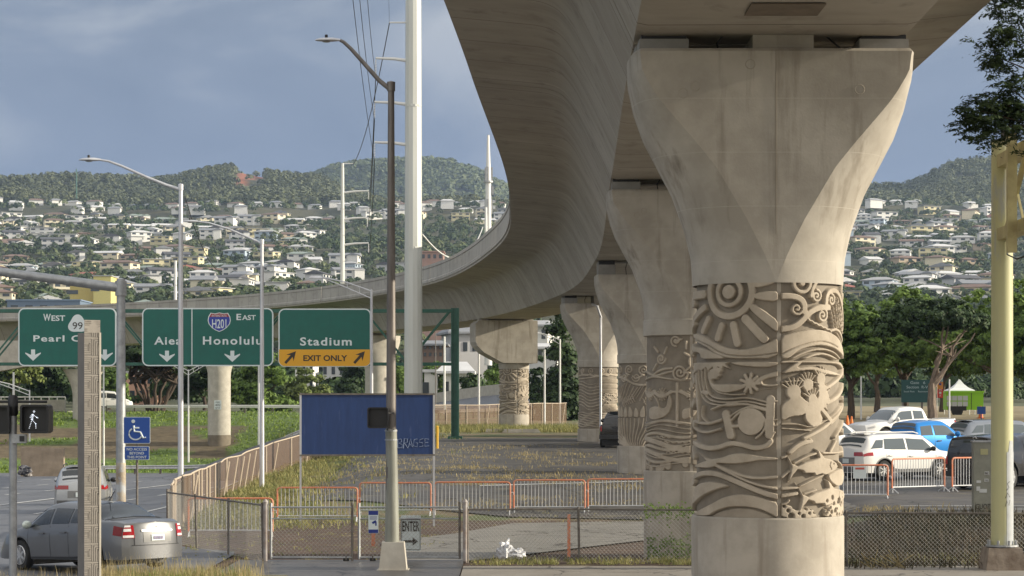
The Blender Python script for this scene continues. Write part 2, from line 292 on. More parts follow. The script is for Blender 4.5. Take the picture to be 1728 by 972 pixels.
def terr(x,y):
    fx=fence_x(y)
    wl=smooth((fx-.3-x)/2.5) if y<150 else smooth((-13-x)/12)
    zl=interp(y,ZL); zc=interp(y,ZC); zr=interp(y,ZR)
    zc=lerp(interp(y,ZF),zc,smooth((x+10.5)/6.5))
    z=lerp(zc,zr,smooth((x-6.5)/4.5)); z=lerp(z,zl,wl)
    if y>600:
        a=max(-600,min(2400,864+x/y*F)); sk=interp(a,RID)+13
        py=interp(y,[(600,672),(850,520),(1150,478),(1600,405),(2000,350),(2400,min(sk,350)),(2401,sk)]) if y<=2400 else sk
        if 1900<y<=2400: py=lerp(350 if sk<350 else 352+ (sk-350)*smooth((y-1900)/500),sk,smooth((y-2000)/400))
        zz=CAMZ+(686-py)/F*y
        if y>2400:
            zt=CAMZ+(686-sk)/F*2400; zz=zt-(y-2400)*.12
            if y>2900:
                s2=interp(a,RID2)+10; zf=CAMZ+(686-s2)/F*3600; k=1-abs(y-3600)/900
                zz=max(zz,lerp(60,zf,smooth(min(1,max(0,k)*1.15))))
        zz+=noise.noise(Vector((x/180,y/180,0)))*9*smooth((y-900)/600)+noise.noise(Vector((x/60,y/60,3)))*3*smooth((y-900)/600)
        z=lerp(6,zz,smooth((y-600)/250))
    return z
def bankg(x,y): return y>221 or y<203 or x>-26 or (noise.noise(Vector((x*.12,y*.12,2)))>.22)
def axis(segs):
    o=[]
    for a,b,s in segs: o+=list(np.arange(a,b,s))
    return o+[segs[-1][1]]
ys=axis([(-60,44,8),(44,84,.7),(84,240,1.6),(240,600,20),(600,2500,22),(2500,4600,50),(4600,9000,600)])
xu=axis([(-1.6,-.32,.16),(-.32,.32,.004),(.32,1.6,.16)])
def terrain():
    # fan-shaped sheet: x spacing grows with distance so near ground is fine
    V=[];C=[]
    for y in ys:
        for u in xu:
            x=u*max(y,60)+ (0 if abs(u)<.5 else math.copysign((abs(u)-.5)*400,u)); V.append((x,y,terr(x,y)))
            n=noise.noise(Vector((x*.35,y*.35,0))); n2=noise.noise(Vector((x*1.3,y*1.3,5)))
            dirt=(.11,.068,.045); dry=(.23,.18,.10); gr=(.13,.2,.04); hill=(.065,.07,.035); brown=(.15,.115,.065)
            if y>600:
                h=noise.noise(Vector((x/90,y/90,0))); c=hill if h>-.1 else (.10,.095,.045)
                a=864+x/y*F
                if 395<a<445 and y>2150 and y<2400 and interp(a,[(395,2150),(445,2330)])<y: c=(.36,.12,.06)
            elif y>235: c=(.1,.11,.05)
            elif x<fence_x(y)-.5 and y<150 or (y>=150 and x<-8):
                if y>182: c=gr if bankg(x,y) and not(x<-47 and y<230) else brown
                else: c=gr if n>-.2 else dry
            elif y<72 and x<9: c=dirt if n+.5*n2<.62 else dry
            elif x>=8 and y<61: c=(.035,.028,.018) if n<.2 else (.06,.045,.028)
            elif y>130 and x>9: c=(.3,.24,.13)
            else: c=dry if n+.4*n2>-.1 else (.12,.15,.05)
            C.append((*c,1))
    nb=len(xu); ii=np.arange(len(ys)-1)[:,None]*nb+np.arange(nb-1)[None,:]; ii=ii.ravel()
    Fc=np.stack([ii,ii+1,ii+nb+1,ii+nb],1)
    m=mat('ground_earth',(1,1,1),.95,col2=(.55,.55,.55),scale=1.2,bump=.5,bscale=8,attr='kind_col')
    o=npmesh('ground',V,Fc,m,smooth=True,kind='structure',label='dirt, dry grass and the green hillside behind')
    ca=o.data.color_attributes.new('kind_col','FLOAT_COLOR','POINT'); ca.data.foreach_set('color',np.array(C,dtype=np.float32).ravel())
terrain()
def sheet(name,fn,nu,nv,m,off=.03,label=None,kind='structure'):
    b=MB(); b.grid([[(lambda q:(q[0],q[1],terr(*q)+off))(fn(i/nu,j/nv)) for j in range(nv+1)] for i in range(nu+1)])
    # upward normals
    a,b_,c=[Vector(b.v[k]) for k in b.f[0][:3]]
    if (b_-a).cross(c-a).z<0: b.f=[f[::-1] for f in b.f]
    return b.build(name,m,smooth=True,label=label,kind=kind)
sheet('highway',lambda u,v:(lerp(-80,fence_x(lerp(20,181,u))-(.4 if lerp(20,181,u)>57 else 0),v),lerp(20,181,u)),120,60,M['asph_h'],label='grey multi-lane highway on the left')
def lot(u,v):
    x=lerp(-8.3,60,v**1.6); y0=interp(x,[(-8.3,82),(-4,77),(0,72.6),(5,71.5),(8,67),(10,61),(60,61)]); return x,lerp(y0,128 if x<9 else 128,u)
sheet('parking_lot',lot,90,120,M['asph'],.035,label='cracked asphalt parking lot under the guideway')
NE=[(0,-2.7,52.6),(.15,-.9,52.8),(.4,2,58),(.65,5,63.3),(1,10,64.5)]; FE=[(0,-3.4,60.0),(.15,-1.6,64),(.4,0,69.6),(.65,3,70.6),(1,10,71)]
def dr(u,v):
    a=(interp(u,[(q[0],q[1]) for q in NE]),interp(u,[(q[0],q[2]) for q in NE])); b=(interp(u,[(q[0],q[1]) for q in FE]),interp(u,[(q[0],q[2]) for q in FE]))
    return lerp(a[0],b[0],v),lerp(a[1],b[1],v)
sheet('driveway',dr,60,20,M['drive'],.045,label='curved concrete driveway behind the gate')
sheet('driveway_apron',lambda u,v:(lerp(-6.4,-1.12,v)+ (0 if v<1 else 0),lerp(44,52.9,u)),20,16,M['asph_w'],.05,label='damp asphalt apron before the gate')
sheet('sidewalk',lambda u,v:(lerp(-1.1,18,v),lerp(-30,51.0,u)),60,30,M['walk'],.04,label='concrete pavement in the foreground')  # extended unseen below and behind the camera to bounce light onto the girder
def dash(x,y0,y1,w_=.13,m='paint'): sheet('lane_line',lambda u,v:(x-w_/2+w_*v+ (x+20)*0,lerp(y0,y1,u)),max(2,int((y1-y0)/3)),1,M[m],.05,label='white lane line')
for x in (-16.4,-23.8,-27.5,-31.2):
    y=58+abs(x)%3
    while y<160: dash(x,y,y+3,.16); y+=9
dash(-20.1,56,176,.2); dash(-12.9,64,150,.16)
# lot markings and wheel stop
for x0,x1,y in ((11,30,63.6),(11,34,62.2)): sheet('parking_line',lambda u,v:(lerp(x0,x1,v),y+.14*u),1,30,M['paint'],.05,label='faint painted parking line')
sheet('parking_line',lambda u,v:(lerp(-1.2,6,v),lerp(83,83.25,u)+v*2),1,20,M['paint'],.05,label='faint painted parking line')
# ---------------------------------------------------------------- guideway
CP=[(2.2,-40),(2.9,0),(3.6,31.9),(4.27,54.6),(5.15,88.8),(4.3,119),(-.7,159.7),(-11.3,191),(-26.5,214),(-44,230),(-66,241),(-95,250),(-130,256)]
ZS=[5.1,5.1,5.13,5.44,5.72,5.82,6.15,6.2,6.2,6.2,6.2,6.2,6.2]
def cr1(a,b,c,d,t): return .5*((2*b)+(-a+c)*t+(2*a-5*b+4*c-d)*t*t+(-a+3*b-3*c+d)*t**3)
path=[];kidx=[]
for i in range(len(CP)-1):
    p=[CP[max(0,min(len(CP)-1,i+k))] for k in (-1,0,1,2)]; zz=[ZS[max(0,min(len(CP)-1,i+k))] for k in (-1,0,1,2)]
    kidx.append(len(path))
    for k in range(24):
        t=k/24; path.append((cr1(p[0][0],p[1][0],p[2][0],p[3][0],t),cr1(p[0][1],p[1][1],p[2][1],p[3][1],t),cr1(*zz,t)+CAMZ))
path.append((*CP[-1],ZS[-1]+CAMZ)); kidx.append(len(path)-1)
path=[Vector(p) for p in path]
def tang(i):
    d=path[min(i+1,len(path)-1)]-path[max(i-1,0)]; d.z=0; return d.normalized()
def chaikin(p,n=2):
    for _ in range(n):
        q=[p[0]]
        for a,b in zip(p[:-1],p[1:]): q+=[tuple(.75*x+.25*y for x,y in zip(a,b)),tuple(.25*x+.75*y for x,y in zip(a,b))]
        p=q+[p[-1]]
    return p
HB=[(0,0),(1.74,0),(1.88,.03),(1.93,.14)]+chaikin([(1.93,.14),(2.36,1.05),(2.86,1.98),(3.25,2.26),(3.95,2.34),(5.2,2.46)],2)[1:]
BOX=[(-x,z) for x,z in HB[::-1]][:-1]+HB+[(5.22,2.80),(4.85,2.83)]; BOX=BOX[:]+[( -4.85,2.83),(-5.22,2.80)]
G_M=girder_mat('guideway_concrete',(.45,.42,.365),(.33,.295,.245),3.05,(.09,.075,.06))
P_M=girder_mat('parapet_concrete',(.43,.41,.37),(.35,.33,.3),2.0,(.13,.12,.11),.014)
def sweep(prof,i0,i1,name,m,parent,trim0=.05,trim1=.05,close=True):
    pts=[path[i].copy() for i in range(i0,i1+1)]; ts=[tang(i) for i in range(i0,i1+1)]
    pts[0]+=ts[0]*trim0; pts[-1]-=ts[-1]*trim1
    V=[];UV=[];s=0; n=len(prof); arc=[0]
    for a,b in zip(prof[:-1],prof[1:]): arc.append(arc[-1]+math.hypot(b[0]-a[0],b[1]-a[1]))
    for k,(p,t) in enumerate(zip(pts,ts)):
        if k: s+=(p-pts[k-1]).length
        r=Vector((t.y,-t.x,0))
        for j,(x,z) in enumerate(prof):
            V.append(p+r*x+Vector((0,0,z))); UV.append((s+i0*.37,arc[j]))
    # duplicate seam for uv is unnecessary: closing faces lie on the deck
    K=len(pts); b=MB(); rng=range(n) if close else range(n-1)
    b.add(V,[(k*n+j,k*n+(j+1)%n,(k+1)*n+(j+1)%n,(k+1)*n+j) for k in range(K-1) for j in rng]+[tuple(range(n-1,-1,-1)),tuple((K-1)*n+j for j in range(n))])
    return b.build(name,m,parent,smooth=True,uv=UV,sharp=28)
spans=['nearest span over the camera','between first and second carved columns','between second and third carved columns','between third and fourth carved columns','curving to the hammerhead column','curving just left of the hammerhead','behind the tall cream pole and Stadium sign','far span behind the Honolulu sign','far span at the left edge']
seg=[(0,2),(2,3),(3,4),(4,5),(5,6),(6,7),(7,8),(8,9),(9,12)]
segs=[(0,2)]+[(k,k+1) for k in range(2,9)]+[(9,12)]
for (a,b_),lb in zip(segs,spans):
    root=empty('guideway_span',path[kidx[a]],0,'concrete guideway span, '+lb,'guideway','concrete spans of the curving elevated guideway'); 
    inv=Vector(path[kidx[a]])
    def fin(o):
        o.data.transform(Matrix.Translation(-inv)); return o
    fin(sweep(BOX,kidx[a],kidx[b_],'box_girder',G_M,root))
    if a==0 and b_==2: q_=MB(); q_.box((3.5,28.9,8.742),(.95,.85,.012)); fin(q_.build('access_hatch',mat('hatch_shade',(.2,.16,.12),.9,noise_=.3,scale=3),root))  # dark slab, its colour stands in for the shade inside the open soffit hatch
    for s in (-1,1):
        fin(sweep([(s*5.26,2.6),(s*5.26,2.78),(s*5.2,2.84),(s*5.17,3.86),(s*4.97,3.86),(s*4.97,2.6)][::s],kidx[a],kidx[b_],'parapet',P_M,root))
        fin(sweep([(s*5.2,3.62),(s*5.2,3.65),(s*5.1,3.65),(s*5.1,3.62)][::s],kidx[a],kidx[b_],'rail_conduit',M['galv_d'],root))
pass
i=kidx[2]-1; 
# ---------------------------------------------------------------- relief raster
class Art:
    def __init__(s,res=.009,arc=1.95,h=3.23,R0=1.0):
        s.res=res;s.arc=arc;s.h=h;s.R0=R0
        s.nx=int(2*arc/res)+1; s.nz=int(h/res)+1
        s.X=np.linspace(-arc,arc,s.nx)[None,:].repeat(s.nz,0); s.Z=np.linspace(0,h,s.nz)[:,None].repeat(s.nx,1) # Z down from top
        s.H=np.zeros((s.nz,s.nx))
    def box(s,x0,x1,z0,z1,pad):
        i0=max(0,int((x0-pad+s.arc)/(2*s.arc)*(s.nx-1))); i1=min(s.nx,int((x1+pad+s.arc)/(2*s.arc)*(s.nx-1))+2)
        j0=max(0,int((z0-pad)/s.h*(s.nz-1))); j1=min(s.nz,int((z1+pad)/s.h*(s.nz-1))+2)
        return slice(j0,max(j1,j0)),slice(i0,max(i1,i0))
    def put(s,sl,d,lvl,cut,e=None):
        e=e or s.res*1.1; k=np.clip(d/e+.5,0,1)
        if cut: s.H[sl]=np.minimum(s.H[sl],lvl+(1-k)*(s.H[sl]-lvl)) 
        else: s.H[sl]=np.maximum(s.H[sl],k*lvl)
    def dist(s,sl,pts):
        X=s.X[sl];Z=s.Z[sl]; D=np.full(X.shape,9.)
        for (a,b),(c,d) in zip(pts[:-1],pts[1:]):
            vx,vz=c-a,d-b; L2=vx*vx+vz*vz+1e-12; t=np.clip(((X-a)*vx+(Z-b)*vz)/L2,0,1); D=np.minimum(D,(X-a-t*vx)**2+(Z-b-t*vz)**2)
        return np.sqrt(D)
    def stroke(s,pts,wd,lvl=.05,cut=False,smooth_=True):
        if smooth_ and len(pts)>2: pts=chaikin(pts,3)
        xs=[p[0] for p in pts];zs=[p[1] for p in pts]; sl=s.box(min(xs),max(xs),min(zs),max(zs),wd)
        if s.X[sl].size: s.put(sl,wd/2-s.dist(sl,pts),lvl,cut)
    def poly(s,pts,lvl=.05,cut=False,sm=2):
        n=len(pts)
        if sm:
            for _ in range(sm):
                q=[]
                for a,b in zip(pts,pts[1:]+pts[:1]): q+=[tuple(.8*x+.2*y for x,y in zip(a,b)),tuple(.2*x+.8*y for x,y in zip(a,b))]
                pts=q
        xs=[p[0] for p in pts];zs=[p[1] for p in pts]; sl=s.box(min(xs),max(xs),min(zs),max(zs),.02); X=s.X[sl];Z=s.Z[sl]
        if not X.size: return
        ins=np.zeros(X.shape,bool)
        for (a,b),(c,d) in zip(pts,pts[1:]+pts[:1]):
            if abs(d-b)<1e-9: continue
            ins^=((Z<b)!=(Z<d))&(X<(c-a)*(Z-b)/(d-b)+a)
        D=s.dist(sl,pts+pts[:1]); s.put(sl,np.where(ins,D,-D),lvl,cut)
    def disc(s,c,r,lvl=.05,cut=False,r0=None):
        sl=s.box(c[0]-r,c[0]+r,c[1]-r,c[1]+r,.02); 
        if not s.X[sl].size: return
        d=np.hypot(s.X[sl]-c[0],s.Z[sl]-c[1]); k=r-d
        if r0: k=np.minimum(k,d-r0)
        s.put(sl,k,lvl,cut)
    def spiral(s,c,r,turns=1.5,a0=0,dr=1,wd=.05,lvl=.05,tail=None):
        pts=[]
        for k in range(int(26*turns)+1):
            t=k/(26*turns); a=a0+dr*t*turns*2*PI; q=r*(1-t*.88); pts.append((c[0]+q*cos(a),c[1]+q*sin(a)))
        if tail: pts=tail+pts
        s.stroke(pts,wd,lvl,smooth_=False)
    def wave(s,x0,x1,z,amp,per,ph,wd,slope=0,lvl=.05):
        s.stroke([(x,z+slope*(x-x0)+amp*sin((x/per+ph)*2*PI)) for x in np.linspace(x0,x1,40)],wd,lvl,smooth_=False)
def art_sun(a):
    a.deep=1.3
    K=503.0
    def q(x,y): # photo sketch coordinates to unrolled metres
        t=(x-600)/532; t=max(-.995,min(.995,t)); return (math.asin(t)*1.03,(y-60)/K)
    def B(*p): return [q(x,y+803) for x,y in p]
    def A(*p): return [q(x,y) for x,y in p]
    S=lambda p,wd,**k:a.stroke(p,wd/K,**k)
    c=q(280,120); a.disc(c,.1); a.disc(c,.215,r0=.15); a.disc(c,.385,r0=.29)
    for p,w_ in ((A((40,130),(125,128)),62),(A((60,300),(128,222)),52),(A((118,385),(152,300)),46),(A((208,440),(235,352)),48),(A((310,350),(336,478)),54),(A((390,310),(515,448)),62)): S(p,w_)
    a.poly(A((412,222),(445,203),(520,255),(614,325),(614,405),(560,370),(430,260)),sm=1); a.poly(A((435,155),(465,128),(540,120),(614,122),(614,192),(470,178)),sm=1); a.poly(A((430,50),(610,50),(560,75),(480,95),(440,90)),sm=1)
    a.poly(A((60,392),(130,420),(200,475),(280,512),(370,524),(470,505),(560,468),(614,440),(614,584),(280,584),(200,548),(130,490),(60,440)),sm=1)
    S(A((60,430),(150,480),(230,545),(330,567),(450,567),(560,553),(614,545)),7,lvl=.025,cut=True)
    a.poly(A((60,485),(130,508),(200,545),(272,584),(110,584),(104,540),(60,525)),sm=1)
    a.poly(A((275,606),(614,606),(614,628),(540,645),(420,640),(330,628)),sm=1)
    a.poly(A((70,606),(290,606),(262,622),(286,655),(245,636),(240,655),(215,640),(190,662),(180,640),(150,668),(140,640),(112,665),(95,655),(70,690)),sm=0)
    a.poly(A((165,650),(234,642),(238,668),(220,688),(226,704),(208,712),(204,727),(180,722),(168,738),(186,762),(300,760),(370,762),(398,782),(345,806),(260,822),(205,806),(172,770),(150,700)),sm=1)
    for k in range(9):
        an=k*PI*2/9; cc=q(418,755); a.stroke([cc,(cc[0]+.13*cos(an),cc[1]+.13*sin(an))],.048)
    S(A((450,765),(480,728),(530,706),(614,682)),26); S(A((614,700),(540,712),(492,735),(500,768),(560,772),(614,765)),14); S(A((470,800),(530,790),(614,785)),8,lvl=.02)
    for dx,wd in ((0,13),(-20,13),(-38,13)):
        S(A((130+dx,640),(135+dx,760),(165+dx,850-dx),(270,868-dx*1.2),(400,850-dx*1.2),(535,885-dx*1.2)),wd)
    S(A((150,640),(158,750),(205,818),(300,836),(385,830)),12); S(A((82,690),(86,860),(96,1010)),34); S(A((130,700),(125,800)),10)
    S(A((170,935),(240,905),(330,893),(420,900),(540,935)),15); a.poly(A((105,825),(120,795),(165,815),(150,835)),sm=0)
    S(B((262,165),(293,312)),62); S(B((562,65),(552,305)),62); a.disc(q(425,1021),.185); 
    S(B((300,205),(340,160),(400,130),(470,135),(520,190),(528,250),(500,300),(460,330)),17)
    S(B((300,250),(345,245)),24); S(B((596,75),(612,75)),14); S(B((585,205),(612,200)),12); S(B((585,245),(612,240)),12); S(B((590,290),(560,325)),14)
    S(B((290,180),(360,130),(430,110),(530,140)),15); S(B((70,215),(150,238),(232,205)),22); S(B((70,262),(130,302),(228,268)),18); S(B((118,110),(108,180),(150,228)),14)
    # ---- waves lower left
    S(B((60,368),(140,408),(220,398),(290,364),(370,376),(450,402),(530,388),(562,352)),34)
    a.poly(B((70,408),(150,483),(230,470),(300,440),(380,434),(480,455),(614,465),(614,480),(480,482),(400,500),(300,510),(205,505),(205,530),(140,545),(66,540),(110,503),(150,490)),sm=1)
    S(B((195,520),(290,560),(400,603),(500,607),(614,597)),20); S(B((200,525),(300,580),(450,650),(614,682)),18)
    S(B((68,615),(120,578),(200,578),(300,618),(420,672),(520,712),(614,735)),38)
    a.poly(B((66,700),(100,652),(160,638),(230,645),(288,665),(200,690),(130,730),(66,805)),sm=1)
    a.poly(B((70,880),(160,800),(250,740),(350,718),(450,728),(540,755),(614,775),(614,884),(560,850),(480,815),(380,803),(280,808),(200,840),(150,880)),sm=1)
    a.poly(B((150,890),(220,842),(320,815),(420,817),(520,845),(600,890)),lvl=.022,sm=1)
    # ---- right side swirls
    S(A((634,155),(700,152),(765,165),(803,205),(800,262)),44); a.spiral(q(745,240),.085,1.3,.4,1,.04); S(A((634,384),(720,370),(785,325),(830,268),(905,228),(985,225)),44)
    a.spiral(q(935,282),.10,1.5,-1.2,1,.042); a.spiral(q(888,150),.09,1.5,-1.5,1,.04); a.spiral(q(1008,172),.085,1.4,-1.6,1,.04); a.disc(q(785,62),.15,r0=.095); a.disc(q(785,62),.045)
    S(A((965,205),(972,130),(1018,98),(1072,120),(1104,200),(1122,300)),36); S(A((850,150),(862,95),(888,55)),30); S(A((1108,60),(1100,120),(1112,190)),24)
    for x0,z0,x1,z1 in ((1000,235,1030,370),(1020,215,1052,365),(1040,145,1066,362),(1062,150,1082,360),(1082,200,1100,372),(1100,240,1113,400)):
        p=[q(lerp(x0,x1,t)+ (5 if k%2 else -5),lerp(z0,z1,t)) for k,t in enumerate(np.linspace(0,1,10))]; S(p,9)
    S([q(lerp(820,1005,t),lerp(305,388,t**.8)+(6 if k%2 else -6)) for k,t in enumerate(np.linspace(0,1,12))],16); S(A((1010,385),(1050,372),(1090,400),(1108,450)),22); S(A((1050,400),(1075,430),(1100,470)),12)
    a.poly(A((634,428),(720,404),(850,382),(960,385),(1060,428),(1105,490),(1127,572),(1090,542),(1020,505),(930,488),(850,498),(760,524),(690,584),(634,584)),sm=1)
    S(A((634,555),(720,510),(850,470),(960,462),(1060,500)),6,lvl=.028,cut=True)
    S(A((700,588),(800,538),(920,512),(1020,532),(1080,578)),15); S(A((790,588),(880,552),(960,548),(1060,590)),17); S(A((634,604),(720,598),(1060,600),(1110,640)),26)
    a.poly(A((634,690),(680,650),(740,612),(790,606),(740,650),(860,638),(980,662),(1095,694),(1060,700),(960,690),(860,660),(740,672)),sm=1)
    S(A((634,748),(760,735),(880,745),(1000,790)),10); S(A((955,792),(1040,745),(1127,650)),26); S(A((975,890),(1060,850),(1127,760)),30); S(A((1127,900),(1080,960),(1000,1020)),22); S(A((1040,1130),(1080,1080),(1125,1020)),22)
    def hand(x,y,r,a0,n=6,L_=.085):
        c=q(x,y); a.disc(c,r)
        for k in range(n):
            an=a0+(k-(n-1)/2)*.33; a.stroke([(c[0]+.6*r*cos(an),c[1]+.6*r*sin(an)),(c[0]+(r+L_)*cos(an),c[1]+(r+L_)*sin(an))],.026)
    hand(722,815,.105,-PI/2,7); hand(825,765,.085,-PI/2-.1); hand(922,725,.085,-PI/2+.1); hand(860,868,.08,-PI/2-.2); hand(935,838,.08,-PI/2+.25)
    a.poly(A((634,915),(660,880),(692,865),(692,820),(770,820),(775,875),(838,912),(800,975),(700,985),(652,1010),(634,1000)),sm=1)
    a.poly(A((830,900),(845,840),(905,860),(900,740),(945,740),(960,790),(990,850),(960,905),(985,960),(945,920),(915,950),(940,1010),(900,1055),(850,1055),(805,1010),(800,960)),sm=1)
    S(B((765,50),(800,80),(838,100)),26); S(B((925,125),(965,170),(1010,220)),34); S(B((1010,215),(930,270),(800,330)),26); S(B((950,85),(985,60)),20)
    for p in (B((634,190),(760,162),(830,120)),B((634,235),(760,232),(850,262),(960,215),(1100,110)),B((634,262),(740,270),(850,280)),B((1000,240),(1060,190),(1110,120))): S(p,9)
    # ---- fish
    def fish(dx,dy):
        a.poly(B(*[(x+dx,y+dy) for x,y in ((662,428),(690,470),(712,508),(748,522),(800,498),(880,478),(908,465),(890,405),(915,430),(945,468),(1000,480),(1040,505),(1054,532),(1030,560),(985,578),(955,588),(925,578),(880,592),(868,572),(800,572),(790,556),(750,545),(720,580),(682,634),(698,570),(706,525))]),lvl=.058,sm=0)
        S(B((995+dx,500+dy),(985+dx,525+dy),(1000+dx,550+dy)),6,lvl=.03,cut=True); a.disc(q(1020+dx,1316+dy),.012,lvl=.03,cut=True)
    fish(0,0); fish(76,213); a.poly(B((970,590),(1040,560),(1100,545),(1122,600),(1100,665),(1050,672),(1000,640)),lvl=.056,sm=1); S(B((1060,495),(1100,520),(1118,580)),14)
    S(B((700,425),(760,372),(850,350)),34); S(B((730,500),(820,455),(885,438)),17); S(B((634,466),(665,458)),18); S(B((634,605),(690,560)),18); S(B((634,680),(745,674)),18); S(B((634,730),(745,712)),26)
    S(B((770,660),(850,625),(940,590)),13); S(B((800,715),(890,690)),13); S(B((940,435),(1050,438),(1115,430)),14); S(B((1000,425),(1045,355)),24); S(B((634,790),(680,775),(690,760)),16)
    a.poly(B((634,884),(634,800),(670,790),(710,800),(735,830),(780,822),(840,812),(882,840),(892,884)),sm=1)
    rnd=random.Random(3)
    for x,y,r in ((655,800,10),(683,830,12),(705,868,22),(720,810,8),(790,870,14),(810,820,9),(845,820,8),(835,850,9),(870,845,9),(760,850,9)): a.disc(q(x,y+803),r/K,lvl=.0,cut=True)
    a.poly(B((955,884),(950,830),(1000,790),(1060,760),(1127,690),(1127,884)),sm=1)
    for k in range(34): a.disc(q(rnd.uniform(960,1118),803+rnd.uniform(740,880)),rnd.uniform(7,14)/K,lvl=0,cut=True)
    # ---- round the back
    for s in (-1,1):
        for k in range(9): a.wave(min(s*1.5,s*1.95),max(s*1.5,s*1.95),.2+k*.36,.06,.9,k*.3,.1)
    a.stroke([(-1.95,1.061),(1.95,1.061)],.035,lvl=0,cut=True); a.stroke([(-1.95,2.155),(1.95,2.155)],.012,lvl=0.03,cut=True); a.stroke([(.045,-.1),(.045,3.3)],.042,lvl=-.045,cut=True)
def art_voyage(a):   # spirals, canoe, drum lines, long waves
    W=.055
    a.spiral((-.35,.12),.13,1.5,PI/2,1,W); 
    for k in range(3): an=PI*.5+k*1.2; a.stroke([(-.1+.12*cos(an),.05+.1*sin(an)),(-.1+.28*cos(an),.05+.26*sin(an))],W)
    a.spiral((.2,.22),.12,1.5,0,-1,W); a.spiral((-.75,.55),.13,1.6,0,1,W); a.stroke([(-.85,.38),(-.98,.26)],W);a.stroke([(-.65,.42),(-.58,.28)],W);a.stroke([(-.9,.68),(-1.02,.82)],W)
    a.disc((.15,.62),.2,r0=.14); a.stroke([(.0,.5),(-.14,.42)],W); a.stroke([(-.02,.76),(-.16,.88)],W); a.stroke([(.3,.5),(.42,.38)],W)
    a.wave(-1.9,-.4,.9,.05,1.1,.1,.05); a.stroke([(-1.05,.95),(-.75,.8),(-.45,.78)],W); a.spiral((-.25,.88),.2,2.1,0,1,.055); a.wave(-.1,1.9,.85,.05,1.2,.2,.05); a.wave(-1.9,1.9,1.02,.04,1.5,.4,.045)
    for x in (-.72,.05,-1.2,.7): 
        for k in range(12): an=k*PI/6; a.stroke([(x,1.4),(x+.15*cos(an),1.4+.15*sin(an))],.035,lvl=.045)
        a.stroke([(x-.28,1.33),(x,1.48),(x+.25,1.34)],.09)
    a.stroke([(-.32,1.15),(-.32,2.15)],.07); a.stroke([(-.5,1.34),(-.14,1.34)],.05)
    a.poly([(-1.2,1.72),(-.9,1.68),(-.6,1.75),(-.52,1.35),(-.42,1.6),(-.55,1.9),(-.9,2.02),(-1.2,1.98)]); a.poly([(-.2,1.75),(.05,1.7),(.15,1.4),(.24,1.6),(.1,1.92),(-.2,2.02)]); a.stroke([(-1.1,1.35),(-.85,1.55),(-.8,1.75)],.03)
    for k in range(11): a.wave(-1.95,1.95,2.08+k*.1,.05,1.6,.15+k*.07,.028 if k%3 else .07)
    for k in range(6): a.wave(-.9+.1*k,-.2+.1*k,2.42+(k%4)*.12,.02,.14,k*.2,.03)
    a.stroke([(-1.95,2.42),(-1,2.5),(-.2,2.75),(1.95,2.9)],.12); a.stroke([(-1.95,2.66),(-1,2.8),(-.4,3.0),(1.95,3.08)],.1)
    rnd=random.Random(5)
    for k in range(34): a.disc((rnd.uniform(-1.9,1.9),rnd.uniform(3.02,3.2)),rnd.uniform(.05,.1),lvl=.04)
    a.stroke([(-1.95,1.061),(1.95,1.061)],.02,lvl=0.02,cut=True); a.stroke([(-1.95,2.12),(1.95,2.12)],.02,lvl=0.02,cut=True); a.stroke([(.03,-.1),(.03,3.3)],.04,lvl=-.03,cut=True)
def art_fern(a):
    for x in (-1.3,-.72,-.1,.6,1.3): a.spiral((x,.25),.2,1.7,PI/2,1,.06,tail=[(x-.45,.5),(x-.3,.6)]); a.spiral((x+.32,.55),.17,1.6,PI,-1,.055)
    a.stroke([(-1.95,.5),(-1,.55),(-.5,.82),(0,.85),(1.9,.9)],.08)
    for k in range(26):
        x=-1.9+k*.15; a.stroke([(x+.35,.85+.1*sin(k)),(x,1.45+.1*cos(k))],.035)
    for cx,cz in ((-.8,1.45),(.2,1.4),(1,1.5),(-1.5,1.4)):
        a.stroke([(cx-.3,cz+.12),(cx+.3,cz-.1)],.03)
        for k in range(7):
            t=k/6; x=cx-.27+.54*t; z=cz+.11-.2*t; a.stroke([(x,z),(x-.06,z-.15)],.035); a.stroke([(x,z),(x+.08,z+.13)],.035)
    rnd=random.Random(2)
    for k in range(16):
        x=-1.9+k*.25; h=rnd.uniform(.3,.55); a.poly([(x-.1,2.1),(x-.09,2.1-h*.5),(x+rnd.uniform(-.06,.06),2.1-h),(x+.1,2.1-h*.5),(x+.1,2.1)],sm=1)
    for k in range(22):
        x=-1.9+k*.18; a.stroke([(x*1.0,2.15),(x*.93-.05,2.5),(x*.6-.3 if x<.6 else x*.8,3.0),(x*.35-.3 if x<.6 else x*.8,3.23)],.045)
    for k in range(4): a.stroke([(-1.9,2.6+k*.14),(-1.1,2.75+k*.14),(-.7,3.2)],.05)
    for x,z in ((-1.1,3.08),(-.95,2.98),(.3,3.1),(.5,3.05),(1.0,3.1)): a.disc((x,z),.09)
    a.stroke([(-1.95,2.12),(1.95,2.12)],.02,lvl=0.02,cut=True); a.stroke([(.03,-.1),(.03,3.3)],.04,lvl=-.03,cut=True)
